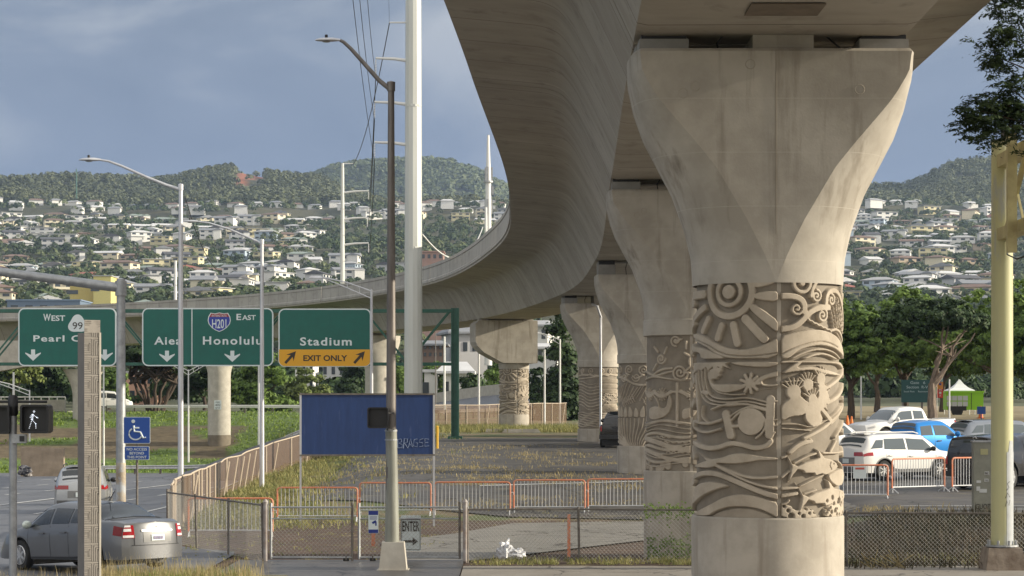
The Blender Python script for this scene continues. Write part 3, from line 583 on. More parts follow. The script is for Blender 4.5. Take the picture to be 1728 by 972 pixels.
def art_rain(a):
    for x in (-1.6,-1.05,-.5,.1,.62,1.3): a.spiral((x,.2),.15,1.6,PI/2,1,.055,tail=[(x-.4,.42),(x-.2,.45)]); 
    a.stroke([(-1.9,.5),(-.6,.36),(-.2,.55),(.2,.35),(.9,.42),(1.9,.4)],.08); a.stroke([(-1.9,.62),(-.9,.6),(-.2,.5)],.07)
    for k in range(40):
        x=-.3+k*.055; 
        for j in range(3): a.stroke([(x+.22-.1*j,.62+j*.27),(x+.12-.1*j,.62+.2+j*.27)],.02)
    for k in range(9): a.stroke([(-1.9,.75+k*.16),(-1.1,.72+k*.15),(-.6,.95+k*.17),(-.05,.85+k*.16)],.055 if k%2 else .03)
    rnd=random.Random(4)
    for k in range(26): x=rnd.uniform(0,1.8);z=rnd.uniform(1.4,1.9); a.stroke([(x-.08,z),(x,z-.07),(x+.1,z+.02)],.045)
    for k in range(24): x=-.05+k*.08; a.stroke([(.5+(x-.5)*.5,1.95),(x,2.35)],.03)
    for k in range(8): a.wave(-1.95,1.95,2.4+k*.1,.04,.9,k*.2,.045)
    for k in range(5): a.spiral((-1.5+k*.7,3.0),.12,1.4,0,1,.045)
    a.stroke([(-1.95,1.06),(1.95,1.06)],.02,lvl=0.02,cut=True); a.stroke([(-1.95,2.12),(1.95,2.12)],.02,lvl=0.02,cut=True); a.stroke([(.03,-.1),(.03,3.3)],.05,lvl=-.03,cut=True)
def relief(art,root,ztop,R0,res):
    a=Art(res=res,arc=1.93*R0); art(a)
    rad=R0+a.H*getattr(a,'deep',1)
    phi=a.X/(R0*1.03); X=rad*np.sin(phi); Y=-rad*np.cos(phi); Z=ztop-a.Z
    # two cast panels, left and right of the seam
    mid=int((.045+a.arc)/(2*a.arc)*(a.nx-1))
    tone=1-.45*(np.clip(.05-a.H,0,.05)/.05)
    for sl,lb in ((slice(0,mid+1),None),(slice(mid,a.nx),None)):
        V=np.stack([X[:,sl],Y[:,sl],Z[:,sl]],-1); h,wd=V.shape[:2]
        ii=(np.arange(h-1)[:,None]*wd+np.arange(wd-1)[None,:]).ravel(); Fc=np.stack([ii,ii+wd,ii+wd+1,ii+1],1)
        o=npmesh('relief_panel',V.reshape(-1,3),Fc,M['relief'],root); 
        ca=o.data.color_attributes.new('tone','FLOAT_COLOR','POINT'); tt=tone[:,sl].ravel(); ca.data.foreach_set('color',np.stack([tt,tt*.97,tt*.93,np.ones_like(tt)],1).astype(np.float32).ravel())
WT=[(0,1.06),(.37,1.085),(.75,1.17),(1.28,1.36),(1.66,1.56),(2.07,1.77),(2.45,1.90),(2.85,1.98),(3.22,1.985)]
FT=[(0,0.0),(.4,.16),(.88,.40),(1.59,.82),(1.9,1.07),(2.4,1.5),(2.58,1.64),(2.9,1.83),(3.22,1.87)]
def column(X,Y,rz,ztop,zflare,zpan,zg,art,label,res,collar=True,gap=.3,cap=True):
    root=empty('guideway_column',(X,Y,zg-1),rz,label,'column','carved concrete columns carrying the guideway'); o=zg-1
    R1=1.06; 
    if cap:
        b=MB(); H=ztop-zflare; P_=[]
        ts=list(np.linspace(0,1,34))
        for t in ts:
            h=t*3.22; w_=interp(h,WT); f=interp(h,FT); f=min(f,w_-.04)
            yp=R1*(1-.045*smooth(h/.8)); s0=math.sqrt(max(0,1-(yp/R1)**2)); A=(w_-f)/(1-s0) if s0<1 else w_
            p=1 ; pts=[]
            a0=math.asin(min(1,s0)); n=16
            for k in range(n+1):
                a=a0+(PI/2-a0)*k/n; pts.append((w_-A+A*sin(a),-R1*cos(a)))
            fl=[(pts[0][0]*k/8,-yp) for k in range(8)]
            q=fl+pts                                # centre front -> right side
            q2=[(x,-y) for x,y in q[::-1]][1:]      # right side -> centre back
            hf=q+q2; ring=hf+[(-x,y) for x,y in hf[::-1]][1:-1]
            P_.append([(x,y,zflare-o+t*H) for x,y in ring])
        n=len(P_[0]); V=[p for r in P_ for p in r]; K=len(P_)
        # round the top arris
        V+=[(x*.985,y*.97,ztop-o+.0) for x,y,z in P_[-1]]
        for i_ in range((K-1)*n,K*n): V[i_]=(V[i_][0],V[i_][1],V[i_][2]-.04)
        b.add(V,[(k*n+j,k*n+(j+1)%n,(k+1)*n+(j+1)%n,(k+1)*n+j) for k in range(K) for j in range(n)]+[tuple(K*n+j for j in range(n))])
        b.build('flared_capital',M['conc'],root,smooth=True,sharp=9)
        MB().box((0,-R1*.955-.0,(zflare+ztop)/2-o+.25),(.009,.008,H-.55)).build('casting_seam',mat('seam',(.27,.235,.19),.9),root)
        for hx,hz in ((-1.27,.83),(-1.1,.7),(1.15,.76),(-.35,.3)):
            b=MB(); b.tube([(hx+.065*cos(a_),-R1*.955+.001,ztop-o-hz*.75+.065*sin(a_)) for a_ in np.linspace(0,2*PI,20)],.006,5); b.build('tie_hole',mat('tie_patch',(.36,.32,.265),.9),root,smooth=True)
    if collar: MB().lathe([(1.045,zpan-o),(1.085,zpan-o+.02),(1.085,zflare-o-.02),(1.07,zflare-o)],64).build('collar',M['conc'],root,smooth=True)
    MB().lathe([(1.0,zpan-3.3-o),(1.0,zpan+.01-o)],48).build('core',M['conc_base'],root,smooth=True)
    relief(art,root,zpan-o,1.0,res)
    b=MB(); b.lathe([(1.075,0),(1.075,zpan-3.25-o),(1.06,zpan-3.23-o)],72); b.build('shaft',M['conc_base'],root,smooth=True)
    # bearings
    if cap:
        g=gap
        for s in (-1,1): 
            MB().box((s*1.52,-.45,ztop-o+g*.36),(.68,.7,g*.72)).build('bearing_plinth',M['conc_grey'],root)
            MB().box((s*1.52,-.45,ztop-o+g*.86),(.62,.6,g*.28)).build('bearing_pad',M['black'],root)
            MB().box((s*1.52,.5,ztop-o+g*.5),(.68,.7,g*.98)).build('bearing_plinth',M['conc_grey'],root)
        MB().box((.12,-.1,ztop-o+g*.5),(.84,1.5,g)).build('shear_key',M['conc'],root)
        MB().tube([(-.75,-.6,ztop-o),(-.78,-.7,ztop-o+g*.5),(-.7,-.7,ztop-o+g)],.014,6).build('cable',M['black'],root)
        MB().tube([(.75,-.6,ztop-o+g),(.85,-.7,ztop-o+g*.5),(.98,-.7,ztop-o)],.014,6).build('cable',M['black'],root)
    return root
def rzof(i): t=tang(kidx[i]); return math.atan2(-t.x,t.y)
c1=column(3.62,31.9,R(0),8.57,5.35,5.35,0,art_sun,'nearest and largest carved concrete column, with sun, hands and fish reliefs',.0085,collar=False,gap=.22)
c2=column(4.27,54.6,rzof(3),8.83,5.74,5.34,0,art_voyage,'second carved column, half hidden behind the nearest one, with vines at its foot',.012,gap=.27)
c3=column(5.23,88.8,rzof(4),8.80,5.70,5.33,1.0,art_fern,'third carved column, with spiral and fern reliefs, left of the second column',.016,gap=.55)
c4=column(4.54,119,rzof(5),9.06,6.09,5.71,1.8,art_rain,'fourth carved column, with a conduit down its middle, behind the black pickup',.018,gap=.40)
MB().tube([(-.5,-1.35,9.0-.8),(-.2,-1.38,8.9-.8),(0,-1.3,8.3-.8),(0,-1.17,6.5-.8),(0,-1.15,1.1)],.07,8).build('conduit',M['alu'],c4,smooth=True)
# hammerhead column
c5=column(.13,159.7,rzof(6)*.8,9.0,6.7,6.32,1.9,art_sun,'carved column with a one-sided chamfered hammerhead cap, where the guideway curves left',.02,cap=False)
MB().lathe([(1.07,6.3-.9),(1.07,6.72-.9)],48).build('column_neck',M['conc'],c5,smooth=True)
b=MB(); W0,W1=-2.95,1.47
poly=[(W0+.25,9.7),(W0,9.45),(W0,8.2),(W0+.15,7.9),(W0+.6,7.45),(-1.0,6.71),(W1,6.71),(W1,9.68),(W1-.03,9.7)]
b.prism([(x,z-.9) for x,z in poly],-1.35,1.35); b.build('hammerhead_cap',M['conc'],c5)
for x in (-2.3,.9):
    MB().box((x,-.5,9.7-.9+.05),(.7,.9,.1)).build('bearing_plinth',M['conc_pale'],c5)
MB().box((-.75,0,9.7-.9+.05),(1.0,1.8,.15)).build('shear_key',M['conc'],c5)
# plain far columns
def plain(X,Y,zg,ztop,label,dirt=1.5,H=3.2):
    rz=math.atan2(-(CP[7][0]-CP[6][0]),(CP[7][1]-CP[6][1]))
    root=empty('guideway_column',(X,Y,zg-.5),rz,label,'column','plain concrete columns carrying the guideway'); b=MB(); o=zg-.5; P_=[]
    for t in np.linspace(0,1,20):
        w_=interp(t*3.22,WT)*1.0; ring=[(w_*cos(a),-1.06*sin(a)) for a in np.linspace(0,2*PI,49)[:-1]]; P_.append([(x,y,ztop-H+t*H-o) for x,y in ring])
    n=48; V=[p for r in P_ for p in r]; b.add(V,[(k*n+(j+1)%n,k*n+j,(k+1)*n+j,(k+1)*n+(j+1)%n) for k in range(19) for j in range(n)]+[tuple(19*n+j for j in range(n-1,-1,-1))])
    b.build('flared_capital',M['conc_pale'],root,smooth=True,sharp=50)
    MB().lathe([(1.06,dirt),(1.06,ztop-H-o)],40).build('shaft',M['conc_pale'],root,smooth=True)
    MB().lathe([(1.065,0),(1.065,dirt)],40).build('dirty_shaft_foot',mat('dirty_concrete',(.22,.185,.14),.9,noise_=.3,scale=2),root,smooth=True)
    MB().box((0,0,ztop-o+.15),(2.4,1.2,.3)).build('shear_key',M['conc'],root)
    return root
plain(-11.4,191,1.9,9.65,'plain column behind the utility pole, between the Stadium sign and blue board')
c7=plain(-27.3,210,-1.7,9.65,'plain column numbered 402, standing on the grass bank below the Honolulu sign',3.2)
for tx,z,h,wd in (('PIER',5.02,.1,.36),('402',4.72,.2,.5),('BENT',4.55,.1,.36)): pass
pl=MB(); pl.box((0,0,0),(.66,.02,.85)); plo=pl.build('number_plate',M['sign_w'],c7,loc=(.1,-1.09,6.0)); plo.rotation_euler=(0,0,-c7.rotation_euler.z*.9)
plo.location=(-sin(c7.rotation_euler.z)*1.09*-1*-1,-1.09*cos(c7.rotation_euler.z)-.02,6.0)
text('PIER',0,.18,.13,.4,M['sign_k'],plo); text('402',0,-.12,.22,.5,M['sign_k'],plo); text('BASE',0,-.34,.13,.4,M['sign_k'],plo)
# straddle bent far left
sb=empty('straddle_bent',(-43,226,-1),R(8),'wide pale straddle bent and column at the left edge, under the WEST 99 sign','bent')
b=MB(); b.prism([(-8.2,8.15),(-5.7,8.62),(3.4,8.62),(3.4,11.2),(-8.6,11.2),(-8.6,8.3)],-1.6,1.6); b.build('cross_beam',M['conc_pale'],sb)
b=MB(); P_=[]
for t in np.linspace(0,1,14):
    w_=1.08+1.0*t**1.8; P_.append([(w_*cos(a),-1.06*sin(a),5.6+2.8*t) for a in np.linspace(0,2*PI,37)[:-1]])
b.add([p for r in P_ for p in r],[(k*36+(j+1)%36,k*36+j,(k+1)*36+j,(k+1)*36+(j+1)%36) for k in range(13) for j in range(36)]); b.build('flared_capital',M['conc_pale'],sb,smooth=True,sharp=50)
MB().lathe([(1.08,2.5),(1.08,5.62)],36).build('shaft',M['conc_pale'],sb,smooth=True)
MB().lathe([(1.085,-1),(1.085,2.5)],36).build('dirty_shaft_foot',MATS['dirty_concrete'],sb,smooth=True)
# ---------------------------------------------------------------- street lamps, poles
def flat_luminaire(root,tip,m=M['alu'],cell=True,s=1.0):
    # cobra-head luminaire, tip = end of the arm, pointing to -X
    b=MB(); prof=[(0,.04,.05),(-.1,.07,.07),(-.25,.14,.09),(-.45,.17,.09),(-.65,.15,.07),(-.78,.08,.04),(-.82,.01,.01)]
    P_=[[(tip[0]+x*s,tip[1]+wy*cos(a)*s,tip[2]+(wz*sin(a)*(1.0 if sin(a)>0 else .45))*s) for a in np.linspace(0,2*PI,17)[:-1]] for x,wy,wz in prof]
    n=16; b.add([p for r in P_ for p in r],[(k*n+(j+1)%n,k*n+j,(k+1)*n+j,(k+1)*n+(j+1)%n) for k in range(6) for j in range(n)]+[tuple(range(n))])
    lum=b.build('luminaire',m,root,smooth=True,sharp=60)
    MB().lathe([(.13*s,-.045*s),(.11*s,-.06*s),(.0001,-.075*s)],14,(tip[0]-.45*s,tip[1],tip[2])).build('lens',mat('lamp_lens',(.3,.3,.28),.2),lum,smooth=True)
    if cell: MB().lathe([(.05*s,0),(.05*s,.1*s),(.0001,.11*s)],12,(tip[0]-.45*s,tip[1],tip[2]+.08*s)).build('photocell',M['black'],lum,smooth=True)
def street_lamp(px,ptop,d,zg,arm,m,label,r0=.11,r1=.065,group='street lamps with curved arms along the road',s=1.0):
    base=Vector((PX(px,d),d,zg)); ztop=CAMZ+(686-ptop)/F*d-zg
    root=empty('street_lamp',base,0,label,'street lamp',group)
    MB().tube([(0,0,0),(0,0,ztop*.5),(0,0,ztop)],[r0,(r0+r1)/2,r1],16).build('pole',m,root,smooth=True)
    k=d/F; pts=[((x-px)*k,0,ztop+(ptop-y)*k) for x,y in arm]; n=len(pts)
    MB().tube(pts,[.055-.02*i/(n-1) for i in range(n)],10).build('arm',m,root,smooth=True)
    MB().lathe([(r1*1.3,-.18),(r1*1.3,.02),(.001,.05)],14,(0,0,ztop)).build('pole_cap',m,root,smooth=True)
    flat_luminaire(root,pts[-1],M['alu'] if m is not M['white_pole'] else M['white_pole'],s=s)
    return root,ztop
# near bronze lamp with concrete pedestal and walk signal
L1,zt=street_lamp(660,140,49.8,0,[(660,152),(640,136),(610,102),(592,82),(580,71),(574,68)],M['bronze'],'tall brown street lamp standing on a pale concrete pedestal by the gate',.13,.07,s=.68)
b=MB(); b.box((.05,0,.33),(.62,.62,.66),taper=.78); b.box((.05,0,.03),(.7,.7,.06)); b.build('pedestal',M['conc_pale'],L1)
MB().tube([(.02,0,.6),(.02,0,2.2),(.0,0,3.15)],[.165,.13,.128],16).build('painted_sleeve',mat('grey_green_paint',(.27,.28,.24),.5,col2=(.2,.2,.17),scale=2,stretch=(4,4,.5)),L1,smooth=True)
for z in (2.9,3.1): MB().lathe([(.14,0),(.14,.03)],16,(0,0,z)).build('band',M['galv'],L1)
def ped_signal(name,loc,label,man=True,side=False,w_=.42):
    root=empty(name,loc,0,label,'pedestrian signal')
    b=MB(); b.prism(rr(-w_/2,-w_/2,w_/2,w_/2,.05),0,.2); b.build('housing',M['black'],root)
    b=MB(); fr=rr(-w_/2,-w_/2,w_/2,w_/2,.05); inn=rr(-w_/2+.03,-w_/2+.03,w_/2-.03,w_/2-.03,.03); n=len(fr)
    vs=[(x,0,z) for x,z in fr]+[(x,-.13,z) for x,z in fr]+[(x,-.13,z) for x,z in inn]+[(x,-.01,z) for x,z in inn]
    b.add(vs,[(r*n+i,r*n+(i+1)%n,(r+1)*n+(i+1)%n,(r+1)*n+i) for r in range(3) for i in range(n)]); b.build('visor',M['black'],root)
    if man:
        lens=MB(); mm=mat('signal_white_led',(.8,.85,.9),.5,emis=(.85,.9,1,.55)); s=.78
        def seg(a,b_,w0,w1,bb):
            a=Vector(a);c=Vector(b_);L_=(c-a).length; nn=int(L_/.016)+1; d=(c-a).normalized(); q=Vector((-d.y,d.x))
            for i in range(nn+1):
                wd=lerp(w0,w1,i/nn); k=int(wd/.016)
                for j in range(-k,k+1):
                    if (i+j)%2==0: p=a+d*(i*L_/nn)+q*(j*.013); bb.box((p.x*s-.04,-.02,p.y*s),(.0105,.01,.0105))
        seg((.02,.155),(.02,.125),.02,.02,lens); seg((.0,.09),(-.02,-.01),.028,.028,lens); seg((-.02,-.02),(-.07,-.17),.014,.014,lens); seg((-.01,-.02),(.05,-.09),.014,.014,lens); seg((.05,-.09),(.055,-.17),.012,.012,lens)
        seg((.0,.08),(.07,.03),.012,.01,lens); seg((.07,.03),(.09,.02),.01,.01,lens); seg((-.02,.08),(-.06,.02),.012,.01,lens); lens.build('walking_figure',mm,root)
    return root
d=49.4; s1=ped_signal('pedestrian_signal',(PX(638,d),d,CAMZ+(686-705)/F*d),'dark unlit pedestrian signal on the brown street lamp pole',False,w_=.46)
MB().bar((.2,.1,.1),(.33,.25,.1),.04,.04).build('bracket',M['black'],s1); MB().bar((.2,.1,-.26),(.33,.25,-.26),.04,.04).build('bracket',M['black'],s1)
# left traffic signal post
d=33; x0=PX(22,d); root=empty('signal_post',(x0,d,-.2),0,'thin grey steel post carrying the lit walk signal at the left edge','post')
MB().tube([(0,0,0),(0,0,3.75)],.057,14).build('pole',M['galv'],root,smooth=True)
MB().tube([(-.35,0,3.92),(.5,0,3.92)],.02,8).build('crossbar',M['black'],root); MB().lathe([(.05,3.7),(.075,3.74),(.075,3.98),(.05,4.02)],12).build('post_cap',M['black'],root,smooth=True)
b=MB(); b.box((.11,-.06,3.38),(.2,.14,.13)); b.build('sensor_camera',M['galv'],root); MB().box((.16,-.135,3.38),(.07,.01,.08)).build('lens',M['black'],root)
ped_signal('pedestrian_signal',(PX(62,d),d-.05,CAMZ+(686-707)/F*d),'black pedestrian signal showing a lit white walking figure')
ped_signal('pedestrian_signal',(PX(-4,d),d-.05,CAMZ+(686-708)/F*d),'black signal housing cut off by the left edge of the picture',False)
# lamps further off
street_lamp(305,312,76,0,[(305,320),(280,312),(245,298),(205,280),(183,272),(170,270)],M['alu'],'tall silver street lamp behind the tan fence corner, left of the Honolulu lettering',.105,.07,s=.9)
street_lamp(442,405,100,-.4,[(442,411),(420,401),(385,386),(352,376),(335,374)],M['alu'],'silver street lamp crossing the right end of the Honolulu sign',.115,.075,s=.85)
def truss_lamp(px,ptop,pbase,d,tips,label,m=M['alu'],r=.09):
    k=d/F; zg=CAMZ+(686-pbase)*k; H=(pbase-ptop)*k; root=empty('street_lamp',(PX(px,d),d,zg),0,label,'street lamp','street lamps with double-tube arms')
    MB().tube([(0,0,0),(0,0,H)],[r,r*.7],10).build('pole',m,root,smooth=True)
    for tx,ty in tips:
        dx=(tx-px)*k; z=H+(ptop-ty)*k; b=MB(); low=(16*k if d<150 else 9*k)
        b.tube([(0,0,H-.1),(dx*.5,0,lerp(H-.1,z,.62)),(dx,0,z)],.035,6); b.tube([(0,0,H-low),(dx*.5,0,lerp(H-low,z,.5)),(dx,0,z-.03)],.03,6)
        for t in (.25,.5): b.tube([(dx*t,0,lerp(H-.1,z,t*1.15)),(dx*t,0,lerp(H-low,z,t))],.02,5)
        b.build('arm',m,root)
        lb=MB(); sx=-1 if dx<0 else 1; lb.box((dx+sx*.35,0,z+.02),(.7,.3,.12),taper=.7); lb.build('luminaire',m,root)
    return root
truss_lamp(627,488,740,112,[(545,468)],'silver lamp post in front of the right edge of the Stadium sign')
truss_lamp(50,658,745,170,[(-20,640)],'white lamp post with sloping double arm above the left signal',M['white_pole'],.07)
truss_lamp(318,624,780,185,[(285,612),(352,612)],'thin double-armed lamp post under the Honolulu sign, right of the silver lamp',M['white_pole'],.08)
truss_lamp(945,572,735,190,[(912,562)],'pale lamp post between the hammerhead column and the fourth column',M['white_pole'],.1)
def thin_pole(px,p0,p1,d,label,r=.08,m=M['white_pole'],cat='pole',name='pole'):
    k=d/F; b=MB(); b.tube([(0,0,0),(0,0,(p1-p0)*k)],[r,r*.8],10); b.build(name,m,smooth=True,label=label,cat=cat,loc=(PX(px,d),d,CAMZ+(686-p1)*k))
thin_pole(23,628,690,215,'slim white pole under the pale straddle bent',.12)
thin_pole(175,618,790,195,'slim white pole just right of the patterned pillar',.09)
thin_pole(437,600,770,186,'slim white pole close beside the silver lamp under the Honolulu sign',.11)
thin_pole(919,590,742,182,'slim pale pole right of the hammerhead column',.09)
thin_pole(808,595,735,176,'slim pale pole left of the hammerhead column',.1)
thin_pole(750,568,700,230,'white pole behind the green gantry truss, right of the tall utility pole',.13)
thin_pole(735,560,690,235,'thin brownish wooden pole with a diamond plate, right of the blue board',.06,M['bronze'])
thin_pole(296,440,520,330,'pale pole rising above the parapet behind the tall silver street lamp',.25)
thin_pole(820,350,420,235,'short white pole beside the antenna mast above the parapet',.17,M['white_pole'])
thin_pole(129,285,335,1900,'slim green mast on the forested ridge at the left',.6,M['green_st'],'mast','mast')
# utility poles with davit arms
def util(px,d,ptop,pbase,r0,r1,arms,sx,label,n=12):
    k=d/F; zg=CAMZ+(686-pbase)*k; H=(pbase-ptop)*k; root=empty('utility_pole',(PX(px,d),d,zg),R(15),label,'utility pole')
    b=MB(); b.tube([(0,0,0),(0,0,H)],[r0,r1],n); b.build('pole',M['cream'],root,smooth=False)
    tips=[]; rt=Matrix.Rotation(-R(15),3,'Z')
    for ty,tx,ins in arms:
        z=(pbase-ty)*k; dx=(tx-px)*k; p0=rt@Vector((0,0,z-.25 if abs(dx)>1 else z)); p1=rt@Vector((dx,0,z)); 
        if ins: pts=[rt@Vector((0,0,z-.18)),rt@Vector((dx*.5,0,z-.04)),p1]
        else: pts=[rt@Vector((0,0,z)),p1]
        MB().tube(pts,[.1,.085,.06][:len(pts)] if len(pts)==3 else [.05,.04],8).build('davit_arm',M['white_pole'],root,smooth=True)
        if ins:
            bb=MB()
            for q in range(9): bb.lathe([(.02,0),(.055,.03),(.02,.06)],8,(p1.x,p1.y,z-.15-q*.085))
            bb.build('insulator',M['white'],root,smooth=True)
        tips.append(Vector((PX(px,d)+dx,d,zg+z-(.95 if ins else 0.05))))
    return root,tips
u1,t1=util(697.5,120,-160,735,.5,.4,[(38,657,0),(98,634,1),(172,632,1),(240,632,1)],-1,'very tall thick cream steel utility pole rising past the top of the picture')
MB().lathe([(.455,0),(.455,.12)],12,(0,0,17.5)).build('pole_joint',M['cream'],u1)
MB().lathe([(.47,0),(.47,.1)],12,(0,0,(735-420)*120/F)).build('pole_joint',M['cream'],u1)
u2,t2=util(578,200,276,560,.24,.14,[(322,622,1),(367,620,1),(410,622,1),(276,596,0),(455,615,0)],1,'slender cream utility pole with three curved arms behind the guideway, left of the brown lamp')
wb=MB()
def wire(a,c,sag,r=.018,n=14):
    wb.tube([a.lerp(c,t)-Vector((0,0,sag*4*t*(1-t))) for t in np.linspace(0,1,n)],r,4,cap=False)
for (a,c) in ((t1[1],t2[0]),(t1[2],t2[1]),(t1[3],t2[2]),(t1[0],t2[3])): wire(a,c,1.2,.03)
for a,px in ((t1[1],596),(t1[2],577),(t1[3],561)): wire(a,Vector((PX(px,60),60,CAMZ+(686+330)/F*60)),.9,.016)
wire(t1[0],Vector((PX(650,60),60,CAMZ+1100/F*60)),.6,.01)
wb.build('overhead_wires',M['black'],label='overhead wires hanging from the tall cream utility pole',cat='wires')
wb=MB(); wire(Vector((PX(712,120),120,CAMZ+(686-395)/F*120)),Vector((PX(815,235),235,CAMZ+(686-383)/F*235)),2.2,.05,18); wb.build('overhead_cable',M['white_pole'],label='thick pale cable sagging right of the tall utility pole',cat='cable')
wb=MB(); wire(Vector((PX(312,320),320,CAMZ+(686-330)/F*320)),Vector((PX(372,330),330,CAMZ+(686-460)/F*330)),2,.06,18); wb.build('overhead_cable',M['black'],label='dark cable slanting down right of the silver street lamp',cat='cable')
# antenna mast
d=238; k=d/F; am=empty('antenna_mast',(PX(824,d),d,8),0,'white cell antenna mast with equipment rings behind the guideway','mast'); H=CAMZ+(686-228)*k-8
MB().tube([(0,0,0),(0,0,H*.8),(0,0,H)],[.42,.3,.12],14).build('pole',M['white_pole'],am,smooth=True)
b=MB()
for a in range(3):
    an=a*2*PI/3+.3
    for zz in (.83,.69): 
        b.box((.38*cos(an),.38*sin(an),H*zz),(.22,.22,1.5)); b.box((.2*cos(an),.2*sin(an),H*zz),(.5,.08,.1),Matrix.Rotation(an,3,'Z'))
b.lathe([(.5,H*.83-.9),(.5,H*.83-.7)],16); b.box((.4,0,H*.76),(.35,.35,.9)); b.build('antennas',M['galv'],am)
# mast arm pole on the left
d=58; k=d/F; ma=empty('mast_arm_pole',(PX(204,d),d,0),0,'thick grey signal mast pole with long horizontal arm to the left, paint peeling','pole')
zt=CAMZ+(686-478)*k
MB().tube([(0,0,2.2),(0,0,zt+.1)],[.125,.11],18).build('pole',M['galv'],ma,smooth=True)
MB().tube([(0,0,0),(0,0,2.2)],[.13,.126],18).build('painted_base',mat('peeling_paint',(.5,.44,.33),.7,col2=(.2,.14,.1),scale=3,streak=((.42,.44,.46),(1.5,1.5,1.5),.5,.56)),ma,smooth=True)
MB().tube([(0,0,zt-.12),(-3.2,-.25,zt+.3),(-8,-.8,zt+.48)],[.125,.11,.08],14).build('mast_arm',M['galv'],ma,smooth=True)
MB().lathe([(.15,zt-.32),(.15,zt+.06)],16).build('collar',M['galv'],ma,smooth=True); MB().lathe([(.12,zt+.1),(.0001,zt+.14)],16).build('pole_cap',M['galv'],ma)
# patterned pillar
d=35; k=d/F; tp=empty('patterned_pillar',(PX(150,d),d,-.3),R(33),'square pillar with carved geometric fret pattern in front of the grey sedan','pillar')
H=CAMZ+(686-562)*k+.3; W_=.262
MB().box((0,0,H/2),(W_,W_,H)).build('core',mat('pillar_stone',(.20,.185,.17),.8,noise_=.15,scale=4),tp)
pm=mat('pillar_relief',(.31,.285,.255),.8,noise_=.2,scale=5); b=MB()
def px_box(u0,u1,z0,z1,face=0,t=.006):
    if face==0: b.box(((u0+u1)/2-W_/2,-W_/2-t/2,(z0+z1)/2),(u1-u0,t,z1-z0))
    else: b.box((W_/2+t/2,(u0+u1)/2-W_/2,(z0+z1)/2),(t,u1-u0,z1-z0))
z=.1; ph=.29
while z<H-.02:
    a=W_/2; px_box(.128,.142,z,min(H,z+ph-.03)) 
    px_box(0,W_,z+ph-.03,min(z+ph-.012,H))
    for q in range(4): px_box(.0,.11-.0*q,z+.02+q*.03,z+.034+q*.03) if q<2 else px_box(.0,.05,z+.02+q*.03,z+.034+q*.03)
    px_box(.07,.084,z+.07,min(H,z+.2)); px_box(.098,.112,z+.04,min(H,z+.2)); px_box(.0,.112,z+.2,z+.214); px_box(0,.084,z+.172,z+.186); px_box(.0,.112,z+.23,z+.244)
    for q in range(3): px_box(.16+q*.03,.174+q*.03,z+.0,min(H,z+ph-.05-q*.035)); px_box(.16+q*.03,W_,z+ph-.064-q*.035,z+ph-.05-q*.035)
    z+=ph
z=.1; q=0
while z<H-.03:
    for u in (.05,.1,.15,.2): px_box(u,u+.025,z,z+.02,1)
    if q%5==0: px_box(.03,W_,z+.03,z+.036,1)
    z+=.047; q+=1
b.build('fret_relief',pm,tp)
b=MB(); b.box((W_/2-.004,-W_/2+.0,H/2),(.03,.03,H+.01)); b.build('corner_bead',M['conc_pale'],tp)
b=MB()
for i,ln in enumerate((-.05,0,.05)): b.box((W_/2+.009,ln,2.19),(.004,.012,.1)); b.box((W_/2+.009,ln+.018,2.19+.04*(i-1)),(.004,.03,.012))
b.build('dark_mark',M['sign_k'],tp)
# ---------------------------------------------------------------- gantry and guide signs
D=125.0; k=D/F
gr=empty('sign_gantry',(PX(770,D),D,1.8),0,'dark green steel truss gantry carrying the highway guide signs','gantry')
gx=lambda px:(px-770)*k; gz=lambda py:CAMZ+(686-py)*k-1.8
b=MB(); H=gz(520); b.box((.1,0,H/2),(.1,.5,H)); b.box((-.25,0,H/2),(.07,.42,H)); b.box((-.07,-.02,H/2),(.3,.06,H)); b.build('post',M['green_st'],gr)
MB().box((-.07,0,.1),(.8,.8,.2)).build('base_plate',M['green_st'],gr)
b=MB()
for y in (0,1.1):
    b.bar((gx(-90),y+.1,gz(524)),(gx(770),y+.1,gz(524)),.13,.16); b.bar((gx(-90),y+.1,gz(614)),(gx(765),y+.1,gz(614)),.13,.16)
    q=0; xs_=list(np.linspace(gx(-90),gx(757),13))
    for a,c in zip(xs_[:-1],xs_[1:]):
        b.bar((a,y+.1,gz(612 if q%2 else 526)),(c,y+.1,gz(526 if q%2 else 612)),.07,.09); b.bar((a,y+.1,gz(524)),(a,y+.1,gz(614)),.07,.07); q+=1
for x in xs_: b.bar((x,.1,gz(524)),(x,1.2,gz(524)),.06,.06); b.bar((x,.1,gz(614)),(x,1.2,gz(614)),.06,.06)
b.build('truss',M['green_st'],gr)
def panel(name,x0,y0,x1,y1,label,cat='highway sign'):
    cx,cz=PX((x0+x1)/2,D-.3),CAMZ+(686-(y0+y1)/2)*k; root=empty(name,(cx,D-.3,cz),0,label,cat); w_=(x1-x0)*k;h=(y1-y0)*k; r=.35
    b=MB(); b.prism(rr(-w_/2,-h/2,w_/2,h/2,r),0,.08); b.build('border',M['sign_w'],root)
    b=MB(); b.prism(rr(-w_/2+.07,-h/2+.07,w_/2-.07,h/2-.07,r-.07),-.006,.01); b.build('panel',M['sign_g'],root)
    return root,(lambda px:(px-(x0+x1)/2)*k),(lambda py:((y0+y1)/2-py)*k),w_,h
def arrow_dn(root,x,zt,zb,X,Z,m=None):
    b=MB(); P_=[(x-3.3,zt),(x+3.3,zt),(x+3.3,zt+9),(x+13,zt+5),(x+13,zt+7),(x,zb),(x-13,zt+7),(x-13,zt+5),(x-3.3,zt+9)]
    b.prism([(X(a),Z(c)) for a,c in P_][::-1],-.014,-.004); b.build('arrow',m or M['sign_w'],root)
